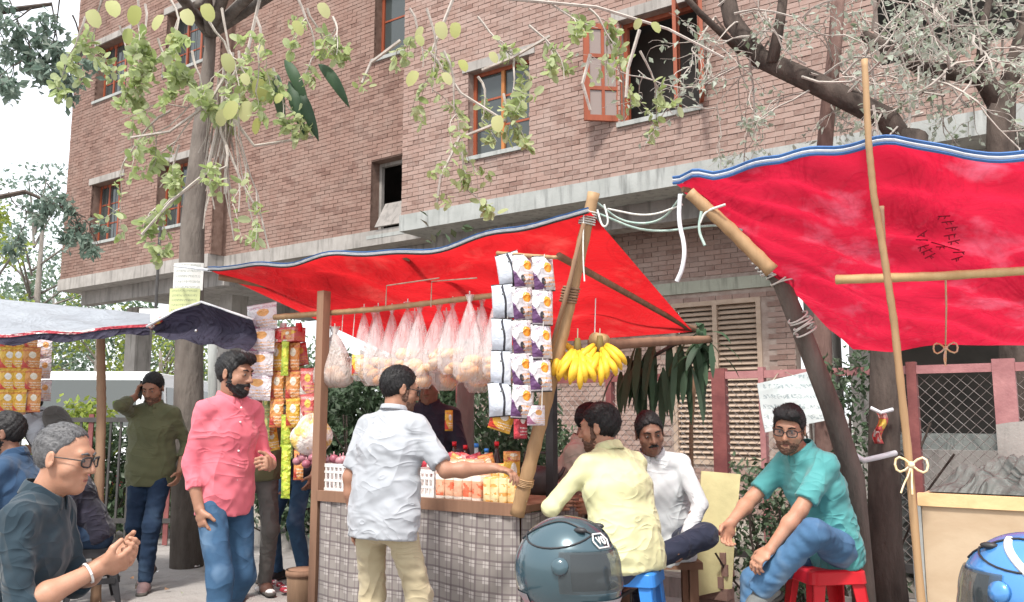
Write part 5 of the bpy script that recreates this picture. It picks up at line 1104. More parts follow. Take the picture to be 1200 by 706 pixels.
o = thing('white_signboard', 'blank white signboard fixed under the brick building', 'sign', at(187, 378, 11)); m = MB(); a, b = at(164, 362, 11), at(200, 378, 11); m.box((a + b) / 2, (b.x - a.x, .04, a.z - b.z)); part('board', m, MAT['white'], o); m = MB(); m.tube([(a + b) / 2, Vector(((a.x + b.x) / 2, 11, BASE))], .02, 6); part('hanger', m, MAT['dkmetal'], o)
# ---- vehicles far left
def vehicle(name, label, cat, pos, rz, prof, win, wdt, mat, wheels):
    o = thing(name, label, cat, pos, rz); m = MB(); n = len(prof); hw = wdt / 2
    vs = [(x, -hw * (1 - .12 * max(0, (z - 1.0))), z) for x, z in prof] + [(x, hw * (1 - .12 * max(0, (z - 1.0))), z) for x, z in prof]
    m.add(vs, [tuple(range(n)), tuple(reversed(range(n, 2 * n)))] + [(i, i + n, (i + 1) % n + n, (i + 1) % n) for i in range(n)]); b = part('body', m, mat, o, loc=(0, 0, 0)); bv = b.modifiers.new('b', 'BEVEL'); bv.width = .06; bv.segments = 2
    for (x0, x1, z0, z1) in win:
        for sg in (-1, 1):
            m = MB(); y0, y1 = [sg * (hw * (1 - .12 * max(0, z_ - 1.0)) + .006) for z_ in (z0, z1)]; m.add([(x0, y0, z0), (x1, y0, z0), (x1 - .03, y1, z1), (x0 + .03, y1, z1)], [(0, 1, 2, 3)]); part('window', m, MAT['glass'], o, loc=(0, 0, 0))
    m = MB(); m.add([(-1.715, -hw * .86, 1.22), (-1.715, hw * .86, 1.22), (-1.245, hw * .78, 1.86), (-1.245, -hw * .78, 1.86)], [(0, 1, 2, 3)]); part('windscreen', m, MAT['glass'], o, loc=(0, 0, 0))
    m = MB(); m.box((-2.06, 0, .5), (.06, wdt * .96, .16)); part('bumper', m, MAT['paint_r'], o, loc=(0, 0, 0))
    for x in wheels:
        for sg in (-1, 1):
            m = MB(); m.lathe((x, sg * (hw - .1), .31), [(.2, 0), (.31, .01), (.31, .17), (.2, .18)], 20, (0, sg, 0)); wh = part('wheel', m, MAT['black'], o, loc=(0, 0, 0)); m = MB(); m.lathe((x, sg * (hw + .075), .31), [(.19, 0), (.17, .01), (.05, .02)], 16, (0, sg, 0)); part('rim', m, MAT['steel'], wh, loc=(0, 0, 0))
    for sg in (-1, 1):
        m = MB(); m.ball((prof[0][0] - .01, sg * (hw - .25), .72), .05, .12, .07, 10, 6); part('headlight', m, MAT['white'], o, True, loc=(0, 0, 0))
MAT['paint_w'] = NT('white_paint', .25, .5).col((.72, .74, .76)).m; MAT['paint_r'] = NT('dark_red_paint', .25, .5).col((.30, .03, .05)).m
vehicle('parked_van', 'white van parked beyond the man on the phone', 'van', Vector((at(143, 500, 13.5).x, 13.5, 0)), R(94), [(-2.0, .35), (-2.05, .8), (-1.75, 1.15), (-1.2, 1.9), (-.9, 2.0), (2.0, 1.98), (2.1, 1.2), (2.1, .35)], [(-1.35, -.6, 1.2, 1.75), (-.5, .7, 1.2, 1.78), (.8, 1.9, 1.2, 1.78)], 1.75, MAT['paint_w'], (-1.3, 1.4))
# ---- helmets and the motorbikes they rest on
def helmet(name, label, pos, rz, shell, scale=1.0, logo=True):
    o = thing(name, label, 'helmet', pos, rz); r = .135
    # shell faces local +x; z up from the rim
    m = MB(); nu, nv = 40, 26
    def sf(a, b, grow=0):
        th, ph = 2 * math.pi * a, math.pi * (.0 + .80 * b); fr = max(0, math.cos(th)); rr = r * (1 + grow)
        x = rr * 1.1 * math.sin(ph) * math.cos(th); y = rr * .95 * math.sin(ph) * math.sin(th); z = rr * 1.06 * math.cos(ph)
        if z < 0: x += .035 * fr * min(1, -z / r) * 1.1
        return Vector((x, y, z + .125))
    def hole(a, b): th = 2 * math.pi * (a if a < .5 else a - 1); return abs(th) < 1.15 and .47 < b < .72
    for i in range(nu):
        for j in range(nv):
            if hole((i + .5) / nu, (j + .5) / nv): continue
            m.add([sf(i / nu, j / nv), sf(i / nu, (j + 1) / nv), sf((i + 1) / nu, (j + 1) / nv), sf((i + 1) / nu, j / nv)], [(0, 1, 2, 3)])
    me_o = part('shell', m, MAT[shell], o, True, loc=(0, 0, 0)); wv = me_o.modifiers.new('w', 'WELD'); sd_ = me_o.modifiers.new('s', 'SOLIDIFY'); sd_.thickness = .012
    m = MB(); m.ball((-.005, 0, .118), r * .95, r * .82, r * .92, 20, 14); part('lining', m, MAT['black'], o, True, loc=(0, 0, 0))
    m = MB(); m.grid(lambda a, b: sf((a - .5) * .42 + 1, .45 + .29 * b, .03), 24, 10); part('visor', m, MAT['visor'], o, True, loc=(0, 0, 0))
    for sg in (1, -1):
        m = MB(); c0 = sf(.205 * sg, .55, .03); nrm = (c0 - Vector((0, 0, .12))).normalized(); m.lathe(c0 - nrm * .004, [(.024, 0), (.022, .008), (.008, .011)], 16, nrm); part('visor_pivot', m, MAT[shell], o, True, loc=(0, 0, 0))
        m = MB(); m.tube([sf(sg * (.06 + .36 * t_ / 14), .30 + .16 * math.sin(t_ / 14 * 2.6) - .06 * t_ / 14, .012) for t_ in range(15)], .0025, 5, False); part('groove_trim', m, MAT['black'], o, True, loc=(0, 0, 0))
        m = MB(); m.tube([sf(sg * (.02 + .40 * t_ / 14), .40 - .24 * math.sin(t_ / 14 * 3.1), .012) for t_ in range(15)], .0025, 5, False); part('groove_trim', m, MAT['black'], o, True, loc=(0, 0, 0))
        m = MB(); m.ball(sf(sg * .12, .27, .02), .02, .012, .008, 10, 6); part('vent', m, MAT['black'], o, True, loc=(0, 0, 0))
    m = MB(); m.tube([sf(t_ / 40, 1.0, .0) for t_ in range(41)], .008, 6, False); part('rim_trim', m, MAT['black'], o, True, loc=(0, 0, 0))
    m = MB(); m.grid(lambda a, b: sf((a - .5) * .30 + 1, .80 + .14 * b, .02), 14, 5); part('chin_vent', m, MAT['steel_dull'], o, True, loc=(0, 0, 0))
    m = MB(); m.grid(lambda a, b: sf(.5 + (a - .5) * .34, .78 + .2 * b, .018), 16, 5); part('rear_panel', m, MAT['steel_dull'], o, True, loc=(0, 0, 0))
    if not logo:
        for sg in (1, -1): m = MB(); m.tube([sf(sg * (.16 + .12 * t_ / 10), .16 + .3 * t_ / 10, .006) for t_ in range(11)], .009, 6, flat=.5); part('white_stripe', m, MAT['white'], o, True, loc=(0, 0, 0))
    if logo:
        # hexagon badge with letters on the rear side of the shell
        a0, b0 = LOGO_A, .37
        def lp2(x, z): return sf(a0 + x / (2 * math.pi * r), b0 - z / (math.pi * .8 * r), .025)
        hx = [(-.034, 0), (-.022, .019), (.022, .019), (.034, 0), (.022, -.019), (-.022, -.019)]; m = MB(); m.tube([lp2(*q) for q in hx + hx[:1]], .0025, 5, False); part('badge_outline', m, MAT['white'], o, True, loc=(0, 0, 0))
        for stroke in ([(-.017, .010), (-.010, -.010), (-.003, .010)], [(.004 + .006 + .007 * math.cos(q * .5236), .010 * math.sin(q * .5236)) for q in range(13)]):
            m = MB(); m.tube([lp2(*q) for q in stroke], .0022, 5, False); part('badge_letter', m, MAT['white'], o, True, loc=(0, 0, 0))
    o.scale = (scale,) * 3; return o
def gloss(name, col, coat=.8):
    t = NT(name, .22, .5); t.col(t.mix(t.ramp(t.noise(3, 2), .3, .7), col, tuple(c * .8 for c in col))); t.b.inputs['Coat Weight'].default_value = coat; t.b.inputs['Coat Roughness'].default_value = .06; t.b.inputs['Metallic'].default_value = .3; return t.m
MAT['teal_gloss'] = gloss('teal_helmet_paint', (.045, .09, .112)); MAT['blue_gloss'] = gloss('blue_helmet_paint', (.07, .26, .6)); MAT['steel_dull'] = plain('dull_grey_plastic', (.3, .31, .33), (.24, .25, .26), 8, .5)
t = NT('visor_plastic', .04, .6).col((.05, .06, .065)); t.clear(.35); MAT['visor'] = t.m
LOGO_A = -.045
H1 = at(664, 650, 2.35); H1.z = .80
helmet('teal_helmet', 'glossy teal full face helmet resting on the motorbike tank', H1, R(-30), 'teal_gloss', .97)
LOGO_A = .35
H2 = at(1212, 690, 1.95); H2.z = .80
helmet('blue_helmet', 'bright blue helmet resting on the other motorbike', H2, R(138), 'blue_gloss', 1.0, False)
def motorbike(label, H, rz, mat):
    o = thing('motorbike', label, 'motorbike', Vector((H.x, H.y, 0)), rz); P = lambda nm, m, mt, s=True, par=None: part(nm, m, MAT[mt], par or o, s, loc=(0, 0, 0)); zt = H.z - .006
    for x in (.62, -.66):
        m = MB(); m.lathe((x, -.05, .3), [(.2, 0), (.3, .015), (.3, .085), (.2, .1)], 24, (0, 1, 0)); wh = P('wheel', m, 'black'); m = MB(); m.lathe((x, -.03, .3), [(.06, 0), (.19, .005), (.19, .055), (.06, .06)], 20, (0, 1, 0)); P('rim', m, 'steel', True, wh)
    m = MB(); m.grid(lambda a, b: Vector((-.22 + .46 * a, .15 * (math.sin(math.pi * a) ** .35) * math.cos(math.pi * b) * (1 - .25 * a), zt - .22 + .22 * math.sin(math.pi * b) ** .35 * (1 - .12 * (2 * a - 1) ** 4))), 16, 14); P('fuel_tank', m, mat)
    m = MB(); m.ball((-.48, 0, zt - .12), .33, .13, .06, 14, 8); P('saddle', m, 'black')
    m = MB(); m.ball((-.02, 0, .38), .2, .14, .16, 12, 8); P('engine', m, 'dkmetal')
    for y in (-.08, .08): m = MB(); m.tube([Vector((.62, y, .3)), Vector((.36, y, zt - .02))], .02, 8); P('fork', m, 'steel')
    m = MB(); m.tube([Vector((.22, -.36, zt - .06)), Vector((.3, -.2, zt - .05)), Vector((.36, 0, zt - .06)), Vector((.3, .2, zt - .05)), Vector((.22, .36, zt - .06))], .012, 8); P('handlebar', m, 'black')
    m = MB(); m.ball((.46, 0, zt - .14), .07, .09, .09, 12, 8); P('headlamp', m, 'white')
    for (a, b) in (((-.66, 0, .3), (-.3, 0, .55)), ((.3, 0, zt - .1), (-.05, 0, .35)), ((-.05, 0, .35), (-.6, 0, .55))): m = MB(); m.tube([Vector(a), Vector(b)], .022, 8); P('frame_tube', m, 'dkmetal')
    m = MB(); m.tube([Vector((-.05, .1, .3)), Vector((-.2, .2, 0))], .01, 6); P('kickstand', m, 'dkmetal')
motorbike('parked motorbike under the teal helmet', H1, R(150), 'red'); motorbike('parked motorbike under the blue helmet', H2, R(170), 'black')
# litter on the ground
random.seed(41)
for k in range(40):
    x, y = rnd(-3.6, .2), rnd(4.8, 9); m = MB(); s_ = rnd(.02, .05); m.add([(0, 0, .012), (s_, .2 * s_, .02), (s_ * .9, s_, .012), (-.1 * s_, .8 * s_, .03)], [(0, 1, 2), (0, 2, 3)]); q = part('litter_scrap', m, MAT[random.choice(['white', 'pk_white', 'pk_orange', 'bamboo_dark', 'leaf_pale'])], loc=(0, 0, 0)); q.location = (x, y, 0); q.rotation_euler = (0, 0, rnd(0, 6)); tag(q, 'small scrap of litter on the dusty ground', 'litter', 'litter on the ground')
for k in range(14):
    x, y = at(320 + rnd(-16, 22), 694, 6.9).x, 6.9 + rnd(-.3, .2); m = MB(); m.ball((0, 0, .02), rnd(.02, .04), rnd(.02, .04), .02, 7, 5); q = part('crumpled_wrapper', m, MAT[random.choice(['white', 'pk_maroon', 'pk_white'])], loc=(0, 0, 0)); q.location = (x, y, 0); tag(q, 'crumpled wrapper in the pile beside the counter', 'litter', 'pile of wrappers')
o = thing('clay_bin', 'cylindrical brown basket bin at the end of the counter', 'bin', SC(sof(358, 640, 3.95), 3.95, 0)); m = MB(); m.lathe(o.location, [(.1, 0), (.115, .3), (.12, .34), (.108, .34), (.1, .1)], 18); part('basket', m, MAT['bamboo_dark'], o, True); m = MB(); m.lathe(o.location + Z * .3, [(.121, 0), (.124, .02), (.121, .04)], 18); part('rim', m, MAT['plank'], o, True)

# ================================================================ PEOPLE (distance fields turned into smooth meshes)
f32 = np.float32
class Field:
    def __init__(s, lo, hi, h):
        s.h = h; s.lo = np.array(lo, f32); s.ax = [np.arange(lo[i], hi[i] + h, h, dtype=f32) for i in range(3)]
        s.D = np.full([len(a) for a in s.ax], .25, f32)
    def _sl(s, blo, bhi):
        out = []
        for i in range(3):
            a = int(max(0, math.floor((blo[i] - s.lo[i]) / s.h))); b = int(min(len(s.ax[i]), math.ceil((bhi[i] - s.lo[i]) / s.h) + 1)); out.append(slice(a, max(a, b)))
        return tuple(out)
    def op(s, fn, blo, bhi, k=.02, sub=False):
        mg = k + 4 * s.h; sl = s._sl([x - mg for x in blo], [x + mg for x in bhi])
        if any(q.stop <= q.start for q in sl): return
        x = s.ax[0][sl[0]][:, None, None]; y = s.ax[1][sl[1]][None, :, None]; z = s.ax[2][sl[2]][None, None, :]
        d = fn(x, y, z); A = s.D[sl]
        if sub: d = -d; hh = np.maximum(k - np.abs(A - d), 0) / k; s.D[sl] = np.maximum(A, d) + hh * hh * k * .25
        else: hh = np.maximum(k - np.abs(A - d), 0) / k; s.D[sl] = np.minimum(A, d) - hh * hh * k * .25
    def cap(s, a, b, ra, rb, k=.02, cuts=(), sub=False):
        a, b = np.array(a, f32), np.array(b, f32); ba = b - a; L2 = float(ba @ ba) + 1e-12; r = max(ra, rb)
        def fn(x, y, z):
            px, py, pz = x - a[0], y - a[1], z - a[2]; t = np.clip((px * ba[0] + py * ba[1] + pz * ba[2]) / L2, 0, 1)
            d = np.sqrt((px - ba[0] * t) ** 2 + (py - ba[1] * t) ** 2 + (pz - ba[2] * t) ** 2) - (ra + (rb - ra) * t)
            for (p, n) in cuts: d = np.maximum(d, (x - p[0]) * n[0] + (y - p[1]) * n[1] + (z - p[2]) * n[2])
            return d
        s.op(fn, np.minimum(a, b) - r, np.maximum(a, b) + r, k, sub)
    def ecap(s, a, b, side, wa, da, wb, db, k=.03, cuts=()):
        # elliptical tapered section: half width w along side, half depth d across
        a, b = np.array(a, f32), np.array(b, f32); ba = b - a; L2 = float(ba @ ba) + 1e-12; sd = np.array(side, f32); r = max(wa, wb, da, db)
        def fn(x, y, z):
            px, py, pz = x - a[0], y - a[1], z - a[2]; t = np.clip((px * ba[0] + py * ba[1] + pz * ba[2]) / L2, 0, 1)
            qx, qy, qz = px - ba[0] * t, py - ba[1] * t, pz - ba[2] * t; qs = qx * sd[0] + qy * sd[1] + qz * sd[2]; qo2 = np.maximum(qx * qx + qy * qy + qz * qz - qs * qs, 0)
            w = wa + (wb - wa) * t; dd = da + (db - da) * t; d = (np.sqrt((qs / w) ** 2 + qo2 / dd ** 2) - 1) * np.minimum(w, dd)
            for (p, n) in cuts: d = np.maximum(d, (x - p[0]) * n[0] + (y - p[1]) * n[1] + (z - p[2]) * n[2])
            return d
        s.op(fn, np.minimum(a, b) - r, np.maximum(a, b) + r, k)
    def ell(s, c, Rm, rad, k=.015, sub=False, cuts=()):
        c = np.array(c, f32); Rm = np.array(Rm, f32); r = max(rad)
        def fn(x, y, z):
            px, py, pz = x - c[0], y - c[1], z - c[2]; q = [(px * Rm[0, i] + py * Rm[1, i] + pz * Rm[2, i]) for i in range(3)]
            k0 = np.sqrt(sum((q[i] / rad[i]) ** 2 for i in range(3))); k1 = np.sqrt(sum((q[i] / rad[i] ** 2) ** 2 for i in range(3))) + 1e-9; d = k0 * (k0 - 1) / k1
            for (p, n) in cuts: d = np.maximum(d, (x - p[0]) * n[0] + (y - p[1]) * n[1] + (z - p[2]) * n[2])
            return d
        s.op(fn, c - r, c + r, k, sub)
    def wrinkle(s, amp, freq, seed, aniso=(1, 1, 1)):
        rg = np.random.default_rng(seed); x = s.ax[0][:, None, None] * aniso[0]; y = s.ax[1][None, :, None] * aniso[1]; z = s.ax[2][None, None, :] * aniso[2]
        tot = np.zeros_like(s.D)
        wx = .35 * np.sin(z * freq * .55 + rg.uniform(0, 6)) + .3 * np.sin(y * freq * .6 + rg.uniform(0, 6)); 
        for i in range(4):
            v = rg.normal(size=3); v /= np.linalg.norm(v); f = freq * (1 + .7 * i); ph = rg.uniform(0, 6)
            q = np.sin((x * v[0] + y * v[1] + z * v[2]) * f + ph + wx * 3.0); tot += (1 - 2 * np.abs(q)) * (.8 ** i)
        s.D += (amp * .5) * tot.astype(f32)
    def nets(s):
        D = s.D; S = D < 0; nx, ny, nz = D.shape
        cnt = np.zeros((nx - 1, ny - 1, nz - 1), np.int8)
        for a in (0, 1):
            for b in (0, 1):
                for c in (0, 1): cnt += S[a:nx - 1 + a, b:ny - 1 + b, c:nz - 1 + c]
        mask = (cnt > 0) & (cnt < 8); I, J, K = np.nonzero(mask); n = len(I); idx = np.full(mask.shape, -1, np.int32); idx[I, J, K] = np.arange(n)
        acc = np.zeros((n, 3), f32); num = np.zeros(n, f32)
        for ax in range(3):
            o1, o2 = [i for i in range(3) if i != ax]
            for p in (0, 1):
                for q in (0, 1):
                    a = [0, 0, 0]; a[o1] = p; a[o2] = q; b = list(a); b[ax] = 1
                    va = D[I + a[0], J + a[1], K + a[2]]; vb = D[I + b[0], J + b[1], K + b[2]]; m = (va < 0) != (vb < 0); t = np.where(m, va / (va - vb + 1e-20), 0)
                    for i in range(3): acc[:, i] += np.where(m, a[i] + (t if i == ax else 0), 0)
                    num += m
        V = s.lo + s.h * (np.stack([I, J, K], 1) + acc / num[:, None]); F = []
        for ax in range(3):
            o1, o2 = [(1, 2), (2, 0), (0, 1)][ax]; sa = [slice(None)] * 3; sb = [slice(None)] * 3; sa[ax] = slice(0, -1); sb[ax] = slice(1, None)
            A, B = S[tuple(sa)], S[tuple(sb)]; E = A != B; idxs = list(np.nonzero(E)); ok = (idxs[o1] > 0) & (idxs[o2] > 0) & (idxs[o1] < D.shape[o1] - 1) & (idxs[o2] < D.shape[o2] - 1); idxs = [q[ok] for q in idxs]
            flip = ~A[tuple(idxs)]
            def cell(d1, d2): q = [v.copy() for v in idxs]; q[o1] = q[o1] - d1; q[o2] = q[o2] - d2; return idx[tuple(q)]
            Q = np.stack([cell(1, 1), cell(0, 1), cell(0, 0), cell(1, 0)], 1); Q[flip] = Q[flip][:, ::-1]; F.append(Q)
        F = np.concatenate(F); return V, F[(F >= 0).all(1)]
def skinm(name, a, b, lip=None):
    t = NT(name, .5, .35); k = t.mix(t.ramp(t.noise(14, 4), .35, .65), a, b); t.col(k); t.b.inputs['Subsurface Weight'].default_value = .12; t.b.inputs['Subsurface Radius'].default_value = (.012, .005, .003); t.bump(t.noise(160, 3), .15, .004); return t.m
SK = {'a': skinm('skin_warm', (.45, .245, .165), (.39, .2, .13)), 'b': skinm('skin_brown', (.35, .185, .122), (.30, .15, .097)), 'c': skinm('skin_deep', (.24, .125, .084), (.19, .097, .065))}
def hairm(name, a, b):
    t = NT(name, .5, .3); t.col(t.mix(t.ramp(t.noise(170, 3, stretch=(1, .35, .4)), .35, .65), a, b)); t.bump(t.noise(240, 3, stretch=(1, .3, .35)), .7, .005); return t.m
HAIR = {'black': hairm('black_hair', (.007, .0065, .007), (.018, .017, .018)), 'grey': hairm('greying_hair', (.07, .07, .073), (.125, .125, .13))}
FAB = {}
def fab(n, a, b=None, wr=.75, sc=14): FAB[n] = fabric(n, a, b, wr, sc); return FAB[n]
fab('dark_slate_cotton', (.020, .036, .050), (.028, .046, .06)); fab('olive_cotton', (.125, .13, .07), (.095, .10, .054)); fab('pink_cotton', (.70, .17, .21), (.62, .13, .175)); fab('pale_grey_jersey', (.38, .40, .43), (.33, .35, .38)); fab('pale_yellow_cotton', (.60, .60, .36), (.54, .54, .31)); fab('white_cotton', (.62, .65, .66), (.54, .57, .59)); fab('teal_pique', (.10, .36, .36), (.08, .30, .31)); fab('navy_cotton', (.035, .075, .14), (.025, .055, .11)); fab('grey_cotton', (.36, .37, .40), (.3, .31, .34)); fab('near_black_cotton', (.02, .02, .032), (.03, .028, .045)); fab('beige_cotton', (.5, .45, .37), (.42, .37, .3)); fab('khaki_twill', (.46, .40, .27), (.40, .34, .22)); fab('dark_trouser', (.03, .035, .06), (.02, .024, .045)); fab('grey_trouser', (.11, .105, .10), (.08, .075, .07)); fab('orange_cotton', (.75, .22, .04), (.66, .17, .03))
def denim(n, a, b, fade):
    t = NT(n, .85, .15); k = t.mix(t.ramp(t.noise(7, 5), .35, .65), a, b); k = t.mix(t.ramp(t.noise(3.5, 3), .5, .68) * .7, k, fade); t.col(k); r1 = 1 - (t.noise(5, 0, dist=.7, stretch=(.7, .7, 1.2)) * 2 - 1).abs(); t.bump(r1.pow(5) * .6 + t.noise(10, 2, dist=.6) * .4, .4, .03); FAB[n] = t.m
denim('blue_jeans', (.045, .10, .18), (.035, .075, .14), (.16, .25, .36)); denim('dark_jeans', (.02, .038, .075), (.015, .028, .055), (.05, .085, .14)); denim('light_jeans', (.08, .18, .32), (.06, .13, .24), (.24, .36, .48))
LEA = {'brown': plain('brown_leather', (.12, .06, .045), (.08, .04, .03), 9, .5), 'mauve': plain('mauve_leather', (.22, .15, .15), (.16, .1, .1), 9, .5), 'black': MAT['black'], 'grey': plain('grey_canvas_shoe', (.2, .21, .2), (.13, .14, .14), 9, .7)}
def sq(x): return math.copysign(abs(x) ** .6, x)
def v(*a): return np.array(a, float)
def rotm(axis, a):
    c, s = math.cos(a), math.sin(a)
    return {'x': np.array([[1, 0, 0], [0, c, -s], [0, s, c]]), 'y': np.array([[c, 0, s], [0, 1, 0], [-s, 0, c]]), 'z': np.array([[c, -s, 0], [s, c, 0], [0, 0, 1]])}[axis]
def nrm(a): return a / (np.linalg.norm(a) + 1e-9)
def ik(a, t, l1, l2, pole):
    d = t - a; L = np.linalg.norm(d); L2 = min(L, (l1 + l2) * .998); t = a + d / L * L2; dd = d / L; x = (l1 * l1 - l2 * l2 + L2 * L2) / (2 * L2); h = math.sqrt(max(l1 * l1 - x * x, 0)); p = pole - dd * (pole @ dd); return a + dd * x + nrm(p) * h, t
def person(label, X_, Y_, yaw, sp):
    g = sp.get; k = g('k', 1.0); root = thing('person', label, 'person', (X_, Y_, 0), R(yaw)); hs = g('h', .006); hc = g('hc', .010); sk = SK[g('skin', 'b')]; fat = g('fat', 1.0)
    P = v(*g('pelvis', (0, 0, .93 * k))); lean = rotm('y', R(g('side', 0))) @ rotm('x', -R(g('lean', 0))); T = rotm('z', R(g('twist', 0))) @ lean; T2 = T @ rotm('x', -R(g('hunch', 0)))
    T = rotm('z', R(g('twist', 0) * .6)) @ lean
    up = T @ v(0, 0, 1); rt = T2 @ v(1, 0, 0); fw = T2 @ v(0, 1, 0); up2 = T2 @ v(0, 0, 1)
    waist = P + up * .13 * k; chest = waist + (up * .6 + up2 * .4) * .19 * k; sh = chest + up2 * .15 * k; nb = sh + up2 * .045 * k
    S = {s: sh + rt * s * .158 * k * (1 + (fat - 1) * .3) - up2 * .02 * k for s in (1, -1)}   # 1 = right, -1 = left
    Hd = nb + T2 @ v(0, .025, .135) * k + v(*g('head_off', (0, 0, 0))); HR = rotm('z', R(g('hyaw', 0))) @ rotm('x', -R(g('hpitch', 0))) @ rotm('y', R(g('hroll', 0))); hk = k * g('hk', 1.0)
    def H(x, y, z): return Hd + HR @ (v(x, y, z) * hk)
    arms = {}
    for s, nm in ((1, 'rh'), (-1, 'lh')):
        a = g(nm, {}); t = v(*a['t']) if 't' in a else S[s] + v(s * .07, .04, -.50) * k
        pole = v(*a.get('pole', (s * .5, -1, -.2))); el, wr = ik(S[s], t, .285 * k, .25 * k, pole); fd = nrm(wr - el); hd = nrm(v(*a['dir'])) if 'dir' in a else fd; pn = v(*a['palm']) if 'palm' in a else -rt * s; pn = nrm(pn - hd * (pn @ hd)); arms[s] = (el, wr, hd, pn, a.get('curl', .35))
    legs = {}
    for s, nm in ((1, 'rf'), (-1, 'lf')):
        a = g(nm, {}); hip = P + T @ v(s * .088, 0, -.03) * k * (1 + (fat - 1) * .2); t = v(*a['t']) if 't' in a else v(s * .1, 0, .085 * k); kn, an = ik(hip, t, .43 * k, .42 * k, v(*a.get('pole', (s * .1, 1, 0)))); legs[s] = (hip, kn, an, nrm(v(*a.get('dir', (s * .15, 1, -.05)))))
    # ---- skin: head, neck, trunk core, arms, hands as one surface
    pts = [Hd + v(.15, .15, .17), Hd - v(.15, .15, .17), P] + [arms[s][i] + q * v(.1, .1, .1) + (arms[s][2] * .12 if i else 0) for s in (1, -1) for i in (0, 1) for q in (1, -1)] + [S[1] + .08, S[-1] - .08]
    lo = np.min(pts, 0) - .06; hi = np.max(pts, 0) + .06; F = Field(lo, hi, hs)
    F.ecap(waist, chest, rt, .10 * k, .07 * k, .12 * k, .08 * k); F.ecap(chest, sh, rt, .12 * k, .08 * k, .11 * k, .06 * k); F.cap(S[1] - rt * .02, S[-1] + rt * .02, .04 * k, .04 * k)
    F.cap(nb - up2 * .03, H(0, -.015, -.06), .058 * k, .05 * k, .03)
    F.ell(H(0, -.012, .035), HR, v(.074, .094, .085) * hk, .02); F.ell(H(0, .022, -.03), HR, v(.06, .072, .082) * hk, .03); F.ell(H(0, .045, -.075), HR, v(.042, .04, .036) * hk, .03); F.cap(H(0, .072, -.095), H(0, .078, -.092), .019 * hk, .017 * hk, .02)
    F.cap(H(-.034, .078, .034), H(.034, .078, .034), .013 * hk, .013 * hk, .02)
    for s in (1, -1):
        F.cap(H(s * .045, .058, -.02), H(s * .05, .045, -.03), .018 * hk, .018 * hk, .025); F.ell(H(s * .031, .099, .010), HR, v(.019, .016, .013) * hk, .014, True)
        F.cap(H(s * .03, .078, .011), H(s * .033, .077, .011), .0125 * hk, .0125 * hk, .006)
        F.ell(H(s * .078, -.008, 0), HR @ rotm('z', s * -.35), v(.008, .019, .032) * hk, .008); F.ell(H(s * .087, -.002, .004), HR, v(.006, .010, .018) * hk, .006, True)
    F.cap(H(0, .088, .022), H(0, .112, -.022), .008 * hk, .0125 * hk, .012); [F.cap(H(s * .011, .098, -.026), H(s * .013, .096, -.027), .008 * hk, .007 * hk, .01) for s in (1, -1)]
    F.cap(H(-.018, .088, -.055), H(.018, .088, -.055), .006 * hk, .006 * hk, .01); F.cap(H(-.015, .089, -.068), H(.015, .089, -.068), .0065 * hk, .0065 * hk, .01); F.cap(H(-.022, .1, -.0615), H(.022, .1, -.0615), .0035 * hk, .0035 * hk, .006, (), True)
    for s in (1, -1):
        el, wr, hd, pn, cu = arms[s]; cv = .72 if g('sleeve', 'short') == 'long' else 1; F.cap(S[s], S[s] * .5 + el * .5, .042 * k, .043 * k * cv); F.cap(S[s] * .5 + el * .5, el, .045 * k * cv, .037 * k * cv); F.cap(el, el * .65 + wr * .35, .036 * k * cv, .041 * k * (cv if g('roll', .9) > .3 else 1)); F.cap(el * .65 + wr * .35, wr, .039 * k, .026 * k, .02)
        sd = np.cross(hd, pn) * s; sd = -sd if (sd @ rt) * s > 9 else sd; pe = wr + hd * .088 * k; F.ecap(wr + hd * .01, wr + hd * .05 * k, sd, .027 * k, .017 * k, .038 * k, .015 * k, .02); F.ecap(wr + hd * .045 * k, pe, sd, .038 * k, .014 * k, .036 * k, .011 * k, .012)
        thumb_side = nrm(np.cross(pn, hd)) * s * g('thumb', -1)
        for i, (off, L) in enumerate(((.028, .078), (.0095, .088), (-.0095, .082), (-.027, .064))):
            b = pe + thumb_side * off * k - hd * .008 * k; d = nrm(hd + thumb_side * off * 4.0); rr = (.0092 - .0006 * (i == 3)) * k; c = cu + .06 * i
            for j, f in enumerate((.45, .3, .25)):
                d = d * math.cos(c) + pn * math.sin(c); d = nrm(d); e = b + d * L * f * k; F.cap(b, e, rr, rr * .93, .005); b = e; rr *= .93; pn_ = pn
                pn = nrm(pn - d * (pn @ d)) if j < 2 else pn
            pn = arms[s][3]
        b = wr + hd * .028 * k + thumb_side * .026 * k; e = b + nrm(hd * .7 + thumb_side * .75 + pn * .35) * .045 * k; F.cap(b, e, .014 * k, .0115 * k, .012); e2 = e + nrm(hd * .85 + thumb_side * .3 + pn * .5) * .036 * k; F.cap(e, e2, .011 * k, .009 * k, .006)
    V, Q = F.nets(); npart('body', V, Q, sk, root)
    # ---- head details
    eyeb = MB(); 
    for s in (1, -1):
        m = MB(); m.ball(H(s * .031, .0835, .0105), .0085 * hk, n=8, m=6); e = npart_mb('eye', m, MAT['eyewhite'], root); m = MB(); m.ball(H(s * .031, .0885, .0100), .0058 * hk, n=8, m=6); npart_mb('iris', m, MAT['black'], e)
        m = MB(); m.tube([Vector(H(s * x, y, z)) for x, y, z in ((.014, .096, .031), (.03, .094, .037), (.047, .082, .033))], [.0035 * hk, .0045 * hk, .0028 * hk], 6, True); npart_mb('eyebrow', m, HAIR[g('hair', 'black')], root)
    m = MB(); m.tube([Vector(H(x, y, z)) for x, y, z in ((-.02, .086, -.062), (-.008, .0955, -.0605), (0, .096, -.0615), (.008, .0955, -.0605), (.02, .086, -.062))], [.002, .0048, .0045, .0048, .002], 6); npart_mb('lips', m, MAT['lip'], root)
